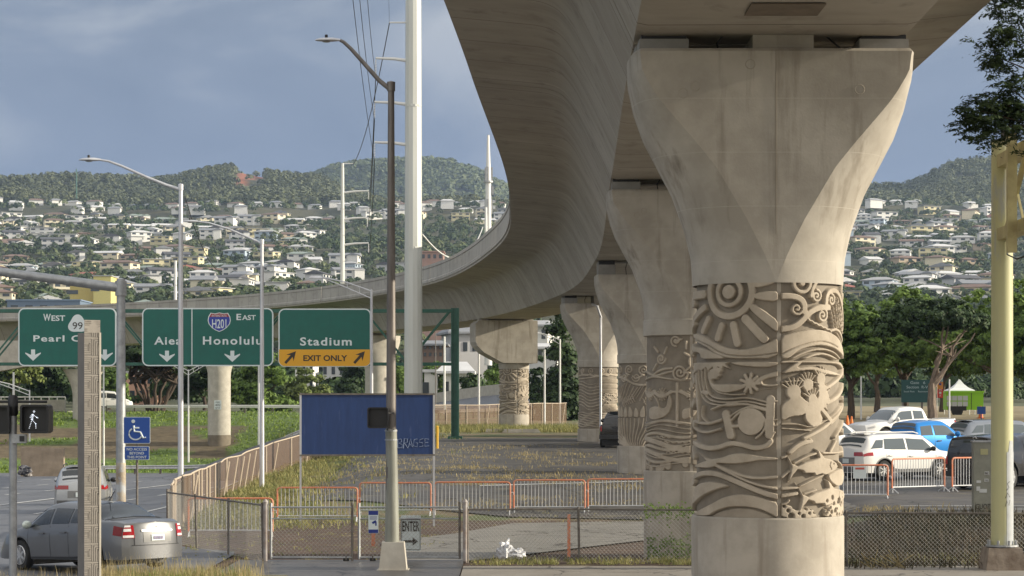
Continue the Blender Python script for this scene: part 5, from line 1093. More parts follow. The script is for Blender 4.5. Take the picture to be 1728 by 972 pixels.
# ---------------------------------------------------------------- cars
GL=mat('car_glass',(.025,.03,.035),.06,spec=.8); GLL=mat('car_glass_light',(.09,.11,.12),.06,spec=1)
TL=mat('tail_light_red',(.35,.01,.015),.2,coat=.6); TLC=mat('light_clear',(.75,.75,.75),.2,coat=.6); RIM=mat('alloy_rim',(.6,.6,.6),.3,.7); TRIM=mat('black_trim',(.025,.025,.027),.5)
def paint(n,c,metal=.4,rough=.32): return mat('paint_'+n,c,rough,metal,coat=.6)
class Car:
    def __init__(s,L,W,tab,zs=.22,wr=.33,ax=(.9,3.6),rear_b=.1,front_b=.28,bed=None,arch=None):
        s.L=L;s.W=W/2;s.zs=zs;s.wr=wr;s.ax=ax;s.rb=rear_b;s.fb=front_b;s.bed=bed;s.arch=arch or wr*1.17
        n=int(L/.03)+1; s.xs=np.linspace(0,L,n); g=np.exp(-np.linspace(-2,2,9)**2); g/=g.sum()
        def col(i,sm=True):
            v=np.interp(s.xs,[t[0] for t in tab],[t[i] for t in tab]); 
            if sm: v=np.convolve(np.pad(v,4,mode='edge'),g,mode='valid')
            return v
        s.zb=col(1);s.zr=col(2);s.wb=col(3);s.wr_=col(4)
    def sec(s,i):
        x=s.xs[i]; zs=s.zs
        for a in s.ax:
            r=s.arch; 
            if abs(x-a)<r: zs=max(zs,s.wr+math.sqrt(r*r-(x-a)**2))
        e=1.0; 
        if x<.4: e=1-.09*(1-x/.4)**2
        if x>s.L-.7: e=1-.16*((x-s.L+.7)/.7)**2
        W=s.W*e; zb=s.zb[i]; zr=s.zr[i]; wb=s.wb[i]*W; wr=s.wr_[i]*W; zm=min(max(zs+.02,.62*zb),zb-.06)
        if zs>zm-.01: zm=zs+.01
        P_=[(W*.965,zs,0),(W,zm,1),(wb,zb,2)]
        if s.bed and s.bed[0]<x<s.bed[1]: P_+=[(wb-.07,zb+.005,3),(wb-.08,zb-.42,4),(0,zb-.42,5)]
        elif zr-zb>.12: P_+=[(wr,zr-.06,3),(wr*.7,zr-.005,4),(0,zr+.015,5)]
        else: P_+=[(wb*.93,zb+.03+.3*(zr-zb),3),(wb*.6,max(zr,zb+.04),4),(0,max(zr,zb+.04)+.02,5)]
        return chaikin(P_,2)
    def build(s,root,pm,glass):
        secs=[s.sec(i) for i in range(len(s.xs))]; m=len(secs[0]); b=MB(); s.secs=secs
        G=[]
        for i,sc_ in enumerate(secs):
            G.append([(s.xs[i],-y,z) for y,z,t in sc_]+[(s.xs[i],y,z) for y,z,t in sc_[::-1][1:]])
        b.grid(G)
        for end,i,bu,sg in ((0,0,s.rb,-1),(1,len(secs)-1,s.fb,1)):
            rows=[]
            for y,z,t in secs[i]:
                f=min(1,max(0,(z-s.zs)/(secs[i][-1][1]-s.zs))); prof=(1-(max(0,f-.45)/.55)**2.2*.35)
                rows.append([(s.xs[i]+sg*bu*prof*(1-(c/8)**4 if False else (1-abs(c/8)**3)),-y*c/8,z) for c in range(-8,9)])
            b.grid(rows if sg<0 else [r[::-1] for r in rows])
        b.box((s.L/2,0,s.zs+.02),(s.L-.3,s.W*1.7,.06))
        # inner wheel wells
        ob=b.build('body',pm,root,smooth=True,sharp=32)
        for a in s.ax: w=MB(); w.box((a,0,s.wr+.1),(s.arch*1.95,s.W*1.72,s.arch*1.6)); w.build('wheel_well',M['black'],root)
        for k,(side,poly) in enumerate(glass): 
            g=MB(); nm='window'
            if side=='side':
                (xa0,xa1,xb0,xb1,t0,t1,mm)=poly
                for sg in (-1,1):
                    rows=[]
                    for u in range(15):
                        row=[]
                        for v in range(7):
                            f=v/6; x=lerp(lerp(xa0,xa1,f),lerp(xb0,xb1,f),u/14); row.append(s.pt(x,lerp(t0,t1,f),sg,.008))
                        rows.append(row)
                    g=MB(); g.grid(rows if sg<0 else rows[::-1]); g.build('window',mm,root,smooth=True)
            else:
                (x0,x1,inset,mm)=poly; rows=[]
                for u in range(9):
                    x=lerp(x0,x1,u/8); i=min(len(secs)-1,max(0,int(round(x/s.L*(len(s.xs)-1))))); se=secs[i]; wmax=np.interp(2.9,[q[2] for q in se],[q[0] for q in se])-inset
                    row=[]
                    for c in range(-8,9):
                        y=wmax*c/8; z=np.interp(abs(y),[q[0] for q in se[::-1]],[q[1] for q in se[::-1]]); row.append((x+(-.006 if side=='rear' else .006),y,z+.007))
                    rows.append(row)
                g.grid(rows[::-1]); g.build('windscreen' if side=='front' else 'rear_window',mm,root,smooth=True)
        s.wheels(root)
    def pt(s,x,t,sg,off=0):
        q=x/s.L*(len(s.xs)-1); i=min(len(s.xs)-2,max(0,int(q))); f=q-i; P_=[]
        for j in (i,i+1):
            se=s.secs[j]; T=[k[2] for k in se]; P_.append((np.interp(t,T,[k[0] for k in se]),np.interp(t,T,[k[1] for k in se])))
        y=lerp(P_[0][0],P_[1][0],f)+off; z=lerp(P_[0][1],P_[1][1],f); return (x,sg*y,z)
    def wheels(s,root):
        for a in s.ax:
            for sg in (-1,1):
                wh=empty('wheel',(a,sg*(s.W-.115),s.wr),0); wh.parent=root; r=s.wr
                MB().lathe([(r*.62,-.1),(r*.93,-.11),(r,-.07),(r,.07),(r*.93,.11),(r*.62,.1)],28,ax='y').build('tyre',M['rubber'],wh,smooth=True)
                b=MB(); b.lathe([(r*.66,-.1),(r*.62,-.112),(r*.57,-.085),(r*.57,.085),(r*.62,.112),(r*.66,.1)],28,ax='y')
                for k in range(7):
                    an=k*2*PI/7
                    for y in (-.1,.1): b.bar((r*.1*cos(an),y*.95,r*.1*sin(an)),(r*.6*cos(an),y,r*.6*sin(an)),.03,.045)
                b.lathe([(.055,-.105),(.055,.105)],12,ax='y'); b.build('rim',RIM,wh,smooth=True)
                MB().lathe([(r*.58,-.06),(r*.58,.06)],20,ax='y').build('brake_disc',M['black'],wh)
    def sidepatch(s,name,root,x0,x1,t0,t1,m,off=.01,both=True,par=None):
        for sg in ((-1,1) if both else (-1,)):
            g=MB(); rows=[[s.pt(lerp(x0,x1,u/6),lerp(t0,t1,v/4),sg,off) for v in range(5)] for u in range(7)]; g.grid(rows if sg<0 else rows[::-1]); g.build(name,m,root,smooth=True)
    def rearpatch(s,name,root,y0,y1,z0,z1,m,off=.012,end=0):
        i=0 if end==0 else len(s.xs)-1; se=s.secs[i]; ztop=se[-1][1]; zz=[k[1] for k in se[:-3]]; yy=[k[0] for k in se[:-3]]; rows=[]
        for u in range(7):
            z=lerp(z0,z1,u/6); w_=float(np.interp(z,zz,yy)); f=min(1,max(0,(z-s.zs)/(ztop-s.zs))); prof=(1-(max(0,f-.45)/.55)**2.2*.35); row=[]
            for v in range(7):
                y=lerp(y0,y1,v/6); y=max(-w_,min(w_,y)); bu=s.rb if end==0 else s.fb
                x=(s.xs[i]+(-1 if end==0 else 1)*(bu*prof*(1-abs(y/w_)**3)+off)); row.append((x,y,z))
            rows.append(row)
        g=MB(); g.grid(rows if end else [r[::-1] for r in rows]); return g.build(name,m,root,smooth=True)
def place_car(name,px,d,yaw,label,cat,L,pitch=0,off=.04,z=None,ref=None):
    # yaw: heading measured from +Y towards +X (deg); local +x is forward, local origin at the rear bumper
    hx,hy=sin(R(yaw)),cos(R(yaw)); x,y=PX(px,d),d; x-=hx*L/2; y-=hy*L/2
    zc=terr(x+hx*L/2,y+hy*L/2)+off if z is None else z
    za=terr(x,y);zb_=terr(x+hx*L,y+hy*L)
    p=-math.atan2(zb_-za,L) if pitch is None else -R(pitch)
    return empty(name,(x,y,zc+ (sin(p)*L/2)),0,label,cat,rot=(0,p,R(90-yaw)))
# grey sedan
T=[(0,.98,1.0,.90,.85),(.25,1.03,1.07,.93,.85),(.55,1.03,1.09,.95,.84),(.75,1.02,1.16,.97,.82),(1.25,1.0,1.40,.98,.76),(1.6,.98,1.47,.985,.74),(2.4,.96,1.50,.99,.74),(2.75,.95,1.46,.99,.75),(3.1,.94,1.27,.98,.80),(3.5,.92,.98,.96,.86),(3.9,.86,.9,.93,.86),(4.35,.75,.78,.9,.86),(4.57,.62,.64,.86,.86)]
sp=paint('grey',(.15,.153,.16),.4,.36)
cr_=place_car('sedan',150,49.6,-46.5,'grey four-door sedan behind the patterned pillar, at the road edge','car',4.57,pitch=-2.2,z=.08)
c=Car(4.57,1.79,T,zs=.25,wr=.33,ax=(.95,3.63),rear_b=.2); c.build(cr_,sp,[('rear',(.62,1.42,.02,mat('rear_glass',(.02,.028,.035),.08))),('side',(1.05,1.42,1.75,1.72,2.12,2.85,GL)),('side',(1.8,1.78,2.42,2.42,2.1,2.88,GL)),('side',(2.5,2.5,3.42,2.85,2.1,2.86,GL)),('front',(2.9,3.42,.04,GL))])
c.sidepatch('sill_trim',cr_,1.35,3.2,.02,.16,TRIM)
for x in (1.1,1.78,2.46,3.3): c.sidepatch('panel_gap',cr_,x,x+.012,.1,2.0,M['black'],.004)
for x in (1.95,2.75): 
    for sg in (-1,1): p=c.pt(x,1.62,sg); MB().box((p[0],p[1]+sg*.03,p[2]),(.2,.03,.035)).build('door_handle',sp,cr_)
for sg in (-1,1):
    q=c.rearpatch('tail_light',cr_,sg*.83,sg*.56,.70,.97,TL,.014); c.rearpatch('lamp_lens',q,sg*.76,sg*.62,.84,.90,TLC,.02); c.rearpatch('lamp_lens',q,sg*.78,sg*.58,.71,.76,TLC,.02)
    c.rearpatch('lamp_lens',q,sg*.82,sg*.62,.93,.97,TLC,.02)
    p=c.pt(3.2,2.1,sg); mm=MB(); blob(mm,(p[0],sg*(abs(p[1])+.12),p[2]+.06),(.07,.12,.09),8,12,.05,2); mm.build('wing_mirror',mat('mirror_pale',(.6,.66,.6),.2,.2) if sg>0 else sp,cr_,smooth=True)
for sg in (-1,1): c.sidepatch('tail_light_side',cr_,0.005,.22,1.35,1.95,TL,.012)
c.rearpatch('plate_recess',cr_,-.36,.36,.60,.83,mat('recess_grey',(.2,.2,.2),.4),.006); pq=c.rearpatch('number_plate',cr_,-.17,.17,.63,.76,M['sign_w'],.02)
c.rearpatch('chrome_strip',cr_,-.4,.4,.83,.87,RIM,.02); c.rearpatch('bumper_gap',cr_,-.62,.62,.535,.55,M['black'],.01)
for sg in (-1,1): c.rearpatch('boot_gap',cr_,sg*.57,sg*.555,.55,.72,M['black'],.008)
b=MB(); b.lathe([(.03,-.01),(.03,.0)],12,(-.2,0,.93)); b.build('badge',RIM,cr_)
for i,ch in enumerate('PZE'): pass
b=MB(); 
for y in (-.1,-.06,-.02,.03,.07,.11): b.box((-.235,y,.695),(.006,.02,.07))
b.build('plate_characters',mat('plate_ink',(.25,.2,.35),.6),cr_)
b=MB(); b.tube([(1.5,0,1.48),(1.25,0,1.72)],.008,5); b.build('antenna',M['black'],cr_)
# silver SUV from behind
T=[(0,1.0,1.14,.95,.84),(.12,1.04,1.32,.97,.80),(.3,1.04,1.58,.98,.78),(.6,1.03,1.65,.985,.78),(2.0,1.0,1.68,.99,.78),(2.9,.98,1.62,.99,.79),(3.3,.98,1.38,.985,.82),(3.7,.98,1.06,.97,.86),(4.2,.92,.98,.93,.86),(4.55,.75,.8,.88,.86)]
def suv(root,pm,g=GL,rails=True):
    c=Car(4.55,1.84,T,zs=.28,wr=.36,ax=(.9,3.56),rear_b=.12); c.build(root,pm,[('rear',(.05,.27,.08,g)),('side',(.3,.62,.85,.95,2.2,2.78,g)),('side',(.92,1.0,1.95,1.92,2.12,2.85,g)),('side',(2.03,2.02,3.45,2.85,2.1,2.85,g)),('front',(2.95,3.55,.05,g))])
    c.sidepatch('sill_cladding',root,1.32,3.12,.0,.35,mat('cladding',(.12,.12,.12),.6))
    for a in (.9,3.56):
        for sg in (-1,1):
            b=MB(); b.tube([(a+.44*cos(t),sg*(c.W*.985),.36+.44*sin(t)) for t in np.linspace(R(-8),R(188),18)],.028,6); b.build('arch_trim',mat('cladding_grey',(.25,.25,.25),.6),root,smooth=True)
    for x in (1.0,1.99,3.35): c.sidepatch('panel_gap',root,x,x+.014,.15,2.0,M['black'],.004)
    for x in (1.2,2.2):
        for sg in (-1,1): p=c.pt(x,1.62,sg); MB().box((p[0],p[1]+sg*.03,p[2]),(.2,.03,.035)).build('door_handle',pm,root)
    if rails:
        for sg in (-1,1): b=MB(); b.tube([(.6,sg*.62,1.66),(.8,sg*.62,1.71),(2.5,sg*.62,1.72),(2.75,sg*.62,1.66)],.02,6); b.build('roof_rail',pm if pm is not MATS['paint_silver'] else TRIM,root)
    for sg in (-1,1):
        c.rearpatch('tail_light',root,sg*.88,sg*.42,.88,1.02,TL,.014); p=c.pt(3.15,2.15,sg); mm=MB(); blob(mm,(p[0],sg*(abs(p[1])+.12),p[2]+.06),(.08,.12,.09),8,12,.05,2); mm.build('wing_mirror',M['black'] if sg<0 else pm,root,smooth=True)
    c.sidepatch('tail_light_side',root,.0,.38,1.62,1.92,TL,.012)
    c.rearpatch('number_plate',root,-.17,.17,.62,.78,M['sign_w'],.014); c.rearpatch('bumper_cladding',root,-.85,.85,.3,.5,mat('cladding',(.12,.12,.12),.6),.01); c.rearpatch('plate_recess',root,-.45,.45,.58,.83,mat('recess_grey',(.2,.2,.2),.4),.005)
    MB().box((.42,0,1.665),(.3,1.1,.03)).build('roof_spoiler',pm,root)
    for sg in (-1,1): c.sidepatch('headlight',root,4.15,4.5,1.6,1.95,TLC,.01)
    return c
sv=place_car('suv',142,80,-8,'silver SUV on the highway seen from behind, beyond the grey sedan','car',4.55,pitch=0); suv(sv,paint('silver',(.42,.43,.44),.6,.3))
sv=place_car('suv',1513,82,58,'white SUV with red tail lights parked behind the barricades','car',4.55,pitch=None); wh=paint('white',(.76,.75,.72),.0,.3); suv(sv,wh,GLL)
sv=place_car('suv',1388,94,60,'pale grey SUV mostly hidden behind the nearest column, its roof showing','car',4.55,pitch=None); suv(sv,paint('pale',(.55,.56,.57),.2,.3),GLL)
sv=place_car('suv',1690,95,70,'dark silver car with sloping rear glass, behind the yellow column','car',4.55,pitch=None); suv(sv,paint('slate',(.25,.27,.3),.5,.3),GLL,rails=False)
# pickups
TP=[(0,1.12,1.14,.95,.9),(1.75,1.12,1.14,.97,.9),(1.82,1.12,1.6,.97,.80),(1.95,1.12,1.74,.975,.78),(2.6,1.12,1.80,.98,.78),(3.3,1.11,1.77,.98,.78),(3.75,1.1,1.5,.98,.82),(4.15,1.1,1.16,.97,.88),(4.8,1.05,1.12,.95,.9),(5.3,.95,1.0,.92,.9)]
def pickup(root,pm,g=GL,canopy=False,crew=True):
    tab=TP if not canopy else [(0,1.12,1.3,.95,.85),(.06,1.12,1.72,.96,.82),(1.7,1.12,1.78,.97,.8)]+TP[3:]
    c=Car(5.4,1.92,tab,zs=.42,wr=.4,ax=(1.05,4.35),rear_b=.04,front_b=.18,bed=None if canopy else (.05,1.78),arch=.5)
    gl=[('side',(2.0,2.05,2.62,2.6,2.12,2.82,g)),('side',(2.72,2.7,3.95,3.45,2.1,2.82,g)),('front',(3.5,4.1,.05,g))]
    gl.append(('rear',(1.79,1.93,.06,g)) if not canopy else ('rear',(.01,.05,.08,g)))
    if canopy: gl.append(('side',(.2,.25,1.7,1.7,2.15,2.75,GL)))
    c.build(root,pm,gl)
    for sg in (-1,1):
        c.rearpatch('tail_light',root,sg*.9,sg*.78,.82,1.08,TL,.012); c.sidepatch('tail_light_side',root,.0,.12,1.5,1.95,TL,.012,both=(sg<0)) if sg<0 else None
        p=c.pt(3.75,2.15,sg); mm=MB(); blob(mm,(p[0],sg*(abs(p[1])+.16),p[2]+.08),(.09,.14,.12),8,12,.05,2); mm.build('wing_mirror',pm,root,smooth=True)
        c.rearpatch('tailgate_gap',root,sg*.765,sg*.75,.6,1.1,M['black'],.008)
    for x in (2.68,1.8,3.9): c.sidepatch('panel_gap',root,x,x+.014,.2,2.0,M['black'],.004)
    for x in (2.1,2.9):
        for sg in (-1,1): p=c.pt(x,1.65,sg); MB().box((p[0],p[1]+sg*.03,p[2]),(.2,.03,.04)).build('door_handle',TRIM,root)
    MB().box((-.1,0,.55),(.16,1.8,.2)).build('rear_bumper',TRIM if pm is MATS.get('paint_black') else RIM,root)
    c.rearpatch('tailgate_handle',root,-.12,.12,.95,1.02,TRIM,.014); c.rearpatch('tailgate_band',root,-.7,.7,.8,.815,M['black'],.006)
    for sg in (-1,1): c.sidepatch('headlight',root,4.95,5.3,1.6,1.95,TLC,.01)
    if canopy: c.rearpatch('canopy_rear_glass',root,-.72,.72,1.2,1.6,GL,.012)
    return c
pk=place_car('pickup',1553,91,60,'bright blue crew-cab pickup parked behind the white SUV','pickup truck',5.4,pitch=None); pickup(pk,paint('blue',(.01,.22,.62),.35,.28),GLL)
pk=place_car('pickup',1520,107,-120,'white extended-cab pickup facing left behind the blue pickup','pickup truck',5.4,pitch=None); pickup(pk,wh,GLL)
pk=place_car('pickup',1051,113,8,'black pickup seen from behind, between the third and fourth carved columns','pickup truck',5.4,pitch=None); pickup(pk,paint('black',(.008,.008,.01),.1,.2))
pk=place_car('pickup',1706,75,42,'black pickup with covered bed behind the utility cabinet','pickup truck',5.4,pitch=None); pickup(pk,MATS['paint_black'],GL,canopy=True)
pk=place_car('pickup',1768,80,50,'silver pickup at the right edge, right of the yellow column','pickup truck',5.4,pitch=None); pickup(pk,MATS['paint_silver'],GLL)
# white van on the bank-top road
vn=place_car('van',183,238,75,'white van on the road above the grass bank','van',4.55,pitch=0,z=3.2); suv(vn,wh,rails=False)
vn.scale=(1,1,1.25)
# ---------------------------------------------------------------- vegetation
RG=np.random.default_rng(11)
def quads(C,N_,size,asp=.6,rng=RG,fold=False):
    # C: centres (n,3); N_: normals (n,3); size (n,)
    n=len(C); N_=N_/np.linalg.norm(N_,axis=1,keepdims=True); r=rng.normal(size=(n,3)); U=np.cross(N_,r); U/=np.linalg.norm(U,axis=1,keepdims=True)+1e-9; W_=np.cross(N_,U)
    s=np.asarray(size).reshape(-1,1); a=C-U*s; b=C-W_*s*asp; c=C+U*s; d=C+W_*s*asp
    V=np.stack([a,b,c,d],1).reshape(-1,3); Fc=np.arange(n*4).reshape(-1,4); return V,Fc
def crown_pts(blobs,nclump,nleaf,cr,rng=RG,low=-.35):
    # clumps on the outside of the blobs, leaves around each clump
    vol=np.array([b[3]*b[4]+b[4]*b[5] for b in blobs]); pick=rng.choice(len(blobs),nclump,p=vol/vol.sum()); B=np.array(blobs)[pick]
    d=rng.normal(size=(nclump,3)); d/=np.linalg.norm(d,axis=1,keepdims=True); d[:,2]=np.where(d[:,2]<low,-d[:,2]*.6,d[:,2]); rad=rng.uniform(.72,1.04,(nclump,1))
    cc=B[:,:3]+d*B[:,3:]*rad; k=rng.integers(0,nclump,nleaf); off=rng.normal(size=(nleaf,3)); off/=np.linalg.norm(off,axis=1,keepdims=True); off*=rng.uniform(.3,1,(nleaf,1))*cr*np.array([1,1,.55])*rng.uniform(.6,1.3,nclump)[k][:,None]
    P_=cc[k]+off; N_=d[k]*.6+off/cr*.8+np.array([0,0,.35])+rng.normal(size=(nleaf,3))*.35
    return P_,N_
def limb(b,p0,p1,r0,r1,rnd,n=6,wig=.12):
    p0=Vector(p0);p1=Vector(p1); L_=(p1-p0).length; pts=[]; 
    for i in range(n+1):
        t=i/n; p=p0.lerp(p1,t); 
        if 0<i<n: p+=Vector((rnd.uniform(-1,1),rnd.uniform(-1,1),rnd.uniform(-.3,.6)))*wig*L_*.35
        pts.append(p)
    b.tube(pts,[lerp(r0,r1,i/n) for i in range(n+1)],7)
    return pts
def tree(name,loc,blobs,trunkh,r0,nclump,nleaf,cr,ls,leaf,label,bark=None,limbs=5,group=None,seed=1,multi=1,low=-.35,cat='tree'):
    rnd=random.Random(seed); rng=np.random.default_rng(seed); root=empty(name,loc,0,label,cat,group); b=MB()
    for m_ in range(multi):
        an=m_*2*PI/multi+.4; f=(0 if multi==1 else .9)
        top=Vector((f*3.2*cos(an),f*2.6*sin(an),trunkh)); limb(b,(f*.4*cos(an),f*.4*sin(an),-.3),top,r0*(1 if multi==1 else .55),r0*.55*(1 if multi==1 else .6),rnd,5,.08)
        for q in range(limbs):
            B=blobs[rnd.randrange(len(blobs))]; e_=Vector((B[0]+rnd.uniform(-.6,.6)*B[3],B[1]+rnd.uniform(-.6,.6)*B[4],B[2]+rnd.uniform(-.3,.5)*B[5])); pts=limb(b,top-Vector((0,0,rnd.uniform(0,.25)*trunkh)),e_,r0*.38,r0*.08,rnd)
            for w_ in range(2): limb(b,pts[3],pts[3]+Vector((rnd.uniform(-1,1)*B[3]*.7,rnd.uniform(-1,1)*B[4]*.7,rnd.uniform(.2,.8)*B[5])),r0*.15,r0*.04,rnd,4)
    b.build('trunk',bark or M['bark'],root,smooth=True)
    P_,N_=crown_pts(blobs,nclump,nleaf,cr,rng,low); V,Fc=quads(P_,N_,rng.uniform(.7,1.3,len(P_))*ls,.62,rng); npmesh('crown',V,Fc,leaf,root)
    return root
def gxy(px,d): return (PX(px,d),d,terr(PX(px,d),d))
# row of rain trees beyond the parking lot
G_='rain trees beyond the parking lot'
for i,(px,d,ytop,hw,lb,th) in enumerate([(1436,134,500,62,'dome-shaped rain tree directly right of the nearest carved column',3.0),(1527,138,487,84,'broad rain tree with dark leaning trunk behind the white and blue vehicles',3.2),(1694,133,476,120,'largest rain tree, behind the green food trailer and yellow column',3.4),(1745,128,490,70,'rain tree at the right edge beyond the yellow column',3.4),
   (1480,165,515,60,'rain tree further back in the gap between the two left domes',3.2),(1590,168,500,70,'rain tree further back behind the green gate sign',3.2),(1700,166,505,70,'rain tree further back behind the yellow column',3.2)]):
    x,y,z=gxy(px,d); k=d/F; H=CAMZ+(686-ytop)*k-z; w_=hw*k; rn=random.Random(i+20)
    base=2.25; hh=H-base
    bl=[(0,0,base+hh*.45,w_*.78,w_*.8,hh*.56)]+[(w_*.55*cos(a)+rn.uniform(-.3,.3),w_*.55*sin(a),base+hh*rn.uniform(.25,.45),w_*.5,w_*.5,hh*.36) for a in np.linspace(0,2*PI,7)[:-1]]
    tree('rain_tree',(x,y,z),bl,th*.75,.26,330 if i<4 else 160,(26000 if i<4 else 9000),.42,.125 if i<4 else .16,M['leaf'] if i!=5 else M['leaf_d'],lb,limbs=7,group=G_,seed=30+i,low=-.7,bark=M['bark'] if i not in(2,) else M['bark_p'])
x,y,z=gxy(1572,121); tree('rain_tree',(x,y,z),[(0,.5,5.6,2.8,2.3,1.5),(-1.7,0,5.0,1.7,1.5,1.1),(1.5,0,5.4,1.6,1.5,1.1)],2.4,.33,190,12000,.4,.11,M['leaf_d'],'rain tree with thick pale bare trunk beside the tall banner',M['bark_p'],5,G_,77,low=-.1)
# middle and left trees
def simple(px,d,ytop,ybase,hw,leaf,lb,name='tree',seed=5,n=7000,cr=.7,ls=.2,th=.35,r0=.3,multi=1,group=None,cone=False,bark=None,low=-.5,base=.3):
    k=d/F; z=CAMZ+(686-ybase)*k; H=(ybase-ytop)*k; w_=hw*k; rn=random.Random(seed)
    if cone: bl=[(rn.uniform(-.2,.2)*w_,0,H*(.15+.8*t),w_*(1.05-.75*t),w_*(1.05-.75*t),H*.13) for t in np.linspace(0,1,8)]
    else: bl=[(0,0,H*(base+1)/2,w_*.7,w_*.7,H*(1-base)/2)]+[(w_*.55*cos(a)+rn.uniform(-.1,.1)*w_,w_*.5*sin(a),H*rn.uniform(base+.05,.72),w_*.45,w_*.45,H*.2) for a in np.linspace(.2,2*PI+.2,8)[:-1]]
    return tree(name,(PX(px,d),d,min(z,terr(PX(px,d),d)+.1)),bl,H*th,r0,int(n/55),n,cr,ls,leaf,lb,bark,6,group,seed,multi,low)
simple(948,205,535,738,38,M['leaf_d'],'tall dark dense conical tree behind the fourth column','evergreen_tree',3,9000,.8,.22,cone=True)
simple(908,222,600,735,16,M['leaf_d'],'slender dark tree just right of the hammerhead column','tree',4,2600,.6,.2)
simple(262,252,560,702,72,M['leaf_d'],'wide banyan tree with many spreading trunks left of the plain column','banyan_tree',6,9500,.8,.22,th=.5,r0=.42,multi=7,base=.42,low=-.2)
simple(442,246,590,708,62,M['leaf'],'round green tree under the Honolulu sign, right of the plain column','tree',7,9500,.8,.22,base=.02)
simple(345,262,590,705,50,M['leaf_d'],'dark tree directly behind the plain numbered column','tree',8,6000,.8,.25)
simple(22,262,560,700,48,M['leaf_y'],'feathery light green tree under the pale straddle bent','tree',9,7000,.8,.22)
simple(82,268,590,700,36,M['leaf_d'],'dark green tree behind the column at the left','tree',10,6000,.8,.24)
simple(-25,255,560,700,40,M['leaf_d'],'dark tree cut by the left edge behind the bridge railing','tree',11,5000,.8,.24)
simple(185,270,610,705,40,M['leaf'],'small tree in the gap behind the patterned pillar','tree',12,5000,.7,.22)
simple(668,258,600,690,30,M['leaf'],'bushy tree seen between the brown lamp and the cream utility pole','tree',13,4500,.7,.2,base=0)
simple(728,270,590,685,26,M['leaf'],'light tree left of the green gantry post','tree',14,3500,.7,.2,base=0)
simple(794,255,602,665,18,M['leaf_d'],'dark bush-like tree left of the hammerhead column','tree',15,2500,.6,.2,base=0)
simple(520,300,615,700,40,M['leaf_y'],'pale green tree beneath the Stadium sign','tree',16,4500,.8,.25,base=0)
simple(590,290,590,700,28,M['leaf_d'],'dark tree behind the right part of the Stadium sign','tree',17,4500,.8,.25,base=0)
simple(836,275,590,690,14,M['leaf'],'narrow leafy tree touching the left side of the hammerhead column','tree',18,2500,.7,.22)
# near tree, top right corner
d=44; nx,ny,nz=PX(2030,d),d,terr(PX(2030,d),d); nt_=empty('large_tree',(nx,ny,nz),0,'dark leafy branches of a near tree hanging in the top right corner','tree')
rnd=random.Random(4); b=MB(); k=d/F
loc_=lambda px,py,dy=0:(PX(px,d)-nx,dy,CAMZ+(686-py)*k-nz)
top=limb(b,(0,0,0),loc_(1990,260),.3,.2,rnd,6,.05)[-1]
tips=[(1720,20),(1700,60),(1682,98),(1740,90),(1700,150),(1650,190),(1672,222),(1640,205),(1720,215),(1800,60),(1850,180),(1780,200),(1760,140),(1800,-60),(1900,-50),(1730,-40),(1700,-10),(1715,190),(1690,178),(1850,-150),(1980,-120),(1950,60),(2080,-60),(2150,100),(2000,-220)]
for tp_ in tips: limb(b,top,loc_(*tp_,rnd.uniform(-.3,.3)),.07,.008,rnd,7,.2)
b.build('trunk',M['bark'],nt_,smooth=True)
rng=np.random.default_rng(5); C_=[];N_=[]
for (px,py) in tips:
    for q in range(40):
        big=1 if px<1800 else 1.8; cx=rng.normal(0,19*big); cy=rng.normal(0,14*big); c=np.array(loc_(px+cx,py+cy,rng.normal(0,.35)))
        if px+cx<1612: continue
        dr_=rng.uniform(-.5,.1)
        for l_ in range(30): o_=rng.normal(size=3)*.085*np.array([1,1,.28]); o_[2]-=abs(o_[0])*.35; C_.append(c+o_); N_.append(o_*np.array([4,4,0])+rng.normal(size=3)*.25+np.array([0,-.25,.9]))
V,Fc=quads(np.array(C_),np.array(N_),rng.uniform(.035,.07,len(C_)),.36,rng); npmesh('crown',V,Fc,M['leaf_n'],nt_)
# ---------------------------------------------------------------- grasses
def blades(name,pts,m,label,hmin,hmax,wd,rng,lean=.35,kind='stuff',per=14,spread=.15):
    V=[];Fc=[]
    for (x,y,s) in pts:
        z=terr(x,y)+.03
        for q in range(per):
            a=rng.uniform(0,2*PI); bx=x+rng.normal(0,spread*s); by=y+rng.normal(0,spread*s); h=rng.uniform(hmin,hmax)*s; l_=rng.uniform(.1,1)*lean*h; w_=wd*rng.uniform(.6,1.3); c_,s_=cos(a),sin(a); n=len(V)
            V+=[(bx-s_*w_,by+c_*w_,z),(bx+s_*w_,by-c_*w_,z),(bx+c_*l_*.4+s_*w_*.7,by+s_*l_*.4-c_*w_*.7,z+h*.6),(bx+c_*l_*.4-s_*w_*.7,by+s_*l_*.4+c_*w_*.7,z+h*.6),(bx+c_*l_,by+s_*l_,z+h*(1-.25*l_/h)),(bx+c_*l_+.002,by+s_*l_,z+h*(1-.25*l_/h))]
            Fc+=[(n,n+1,n+2,n+3),(n+3,n+2,n+5,n+4)]
    return npmesh(name,V,Fc,m,label=label,kind=kind,cat='grass')
rng=np.random.default_rng(3)
pts=[(PX(rng.uniform(150,420)+rng.uniform(-20,20),45),rng.uniform(44.6,47.4),rng.uniform(.5,1.1)) for _ in range(210)]+[(PX(rng.uniform(-10,130),45),rng.uniform(43.5,45.2),rng.uniform(.4,.9)) for _ in range(50)]
blades('tall_grass',pts,M['straw'],'tall dry grass in front of the grey sedan',.15,.6,.005,rng)
pts=[(PX(rng.uniform(180,400),45.5),rng.uniform(44.8,47.6),rng.uniform(.5,1)) for _ in range(160)]; blades('green_grass',pts,M['grass'],'low green grass among the dry blades in front of the sedan',.1,.4,.007,rng)
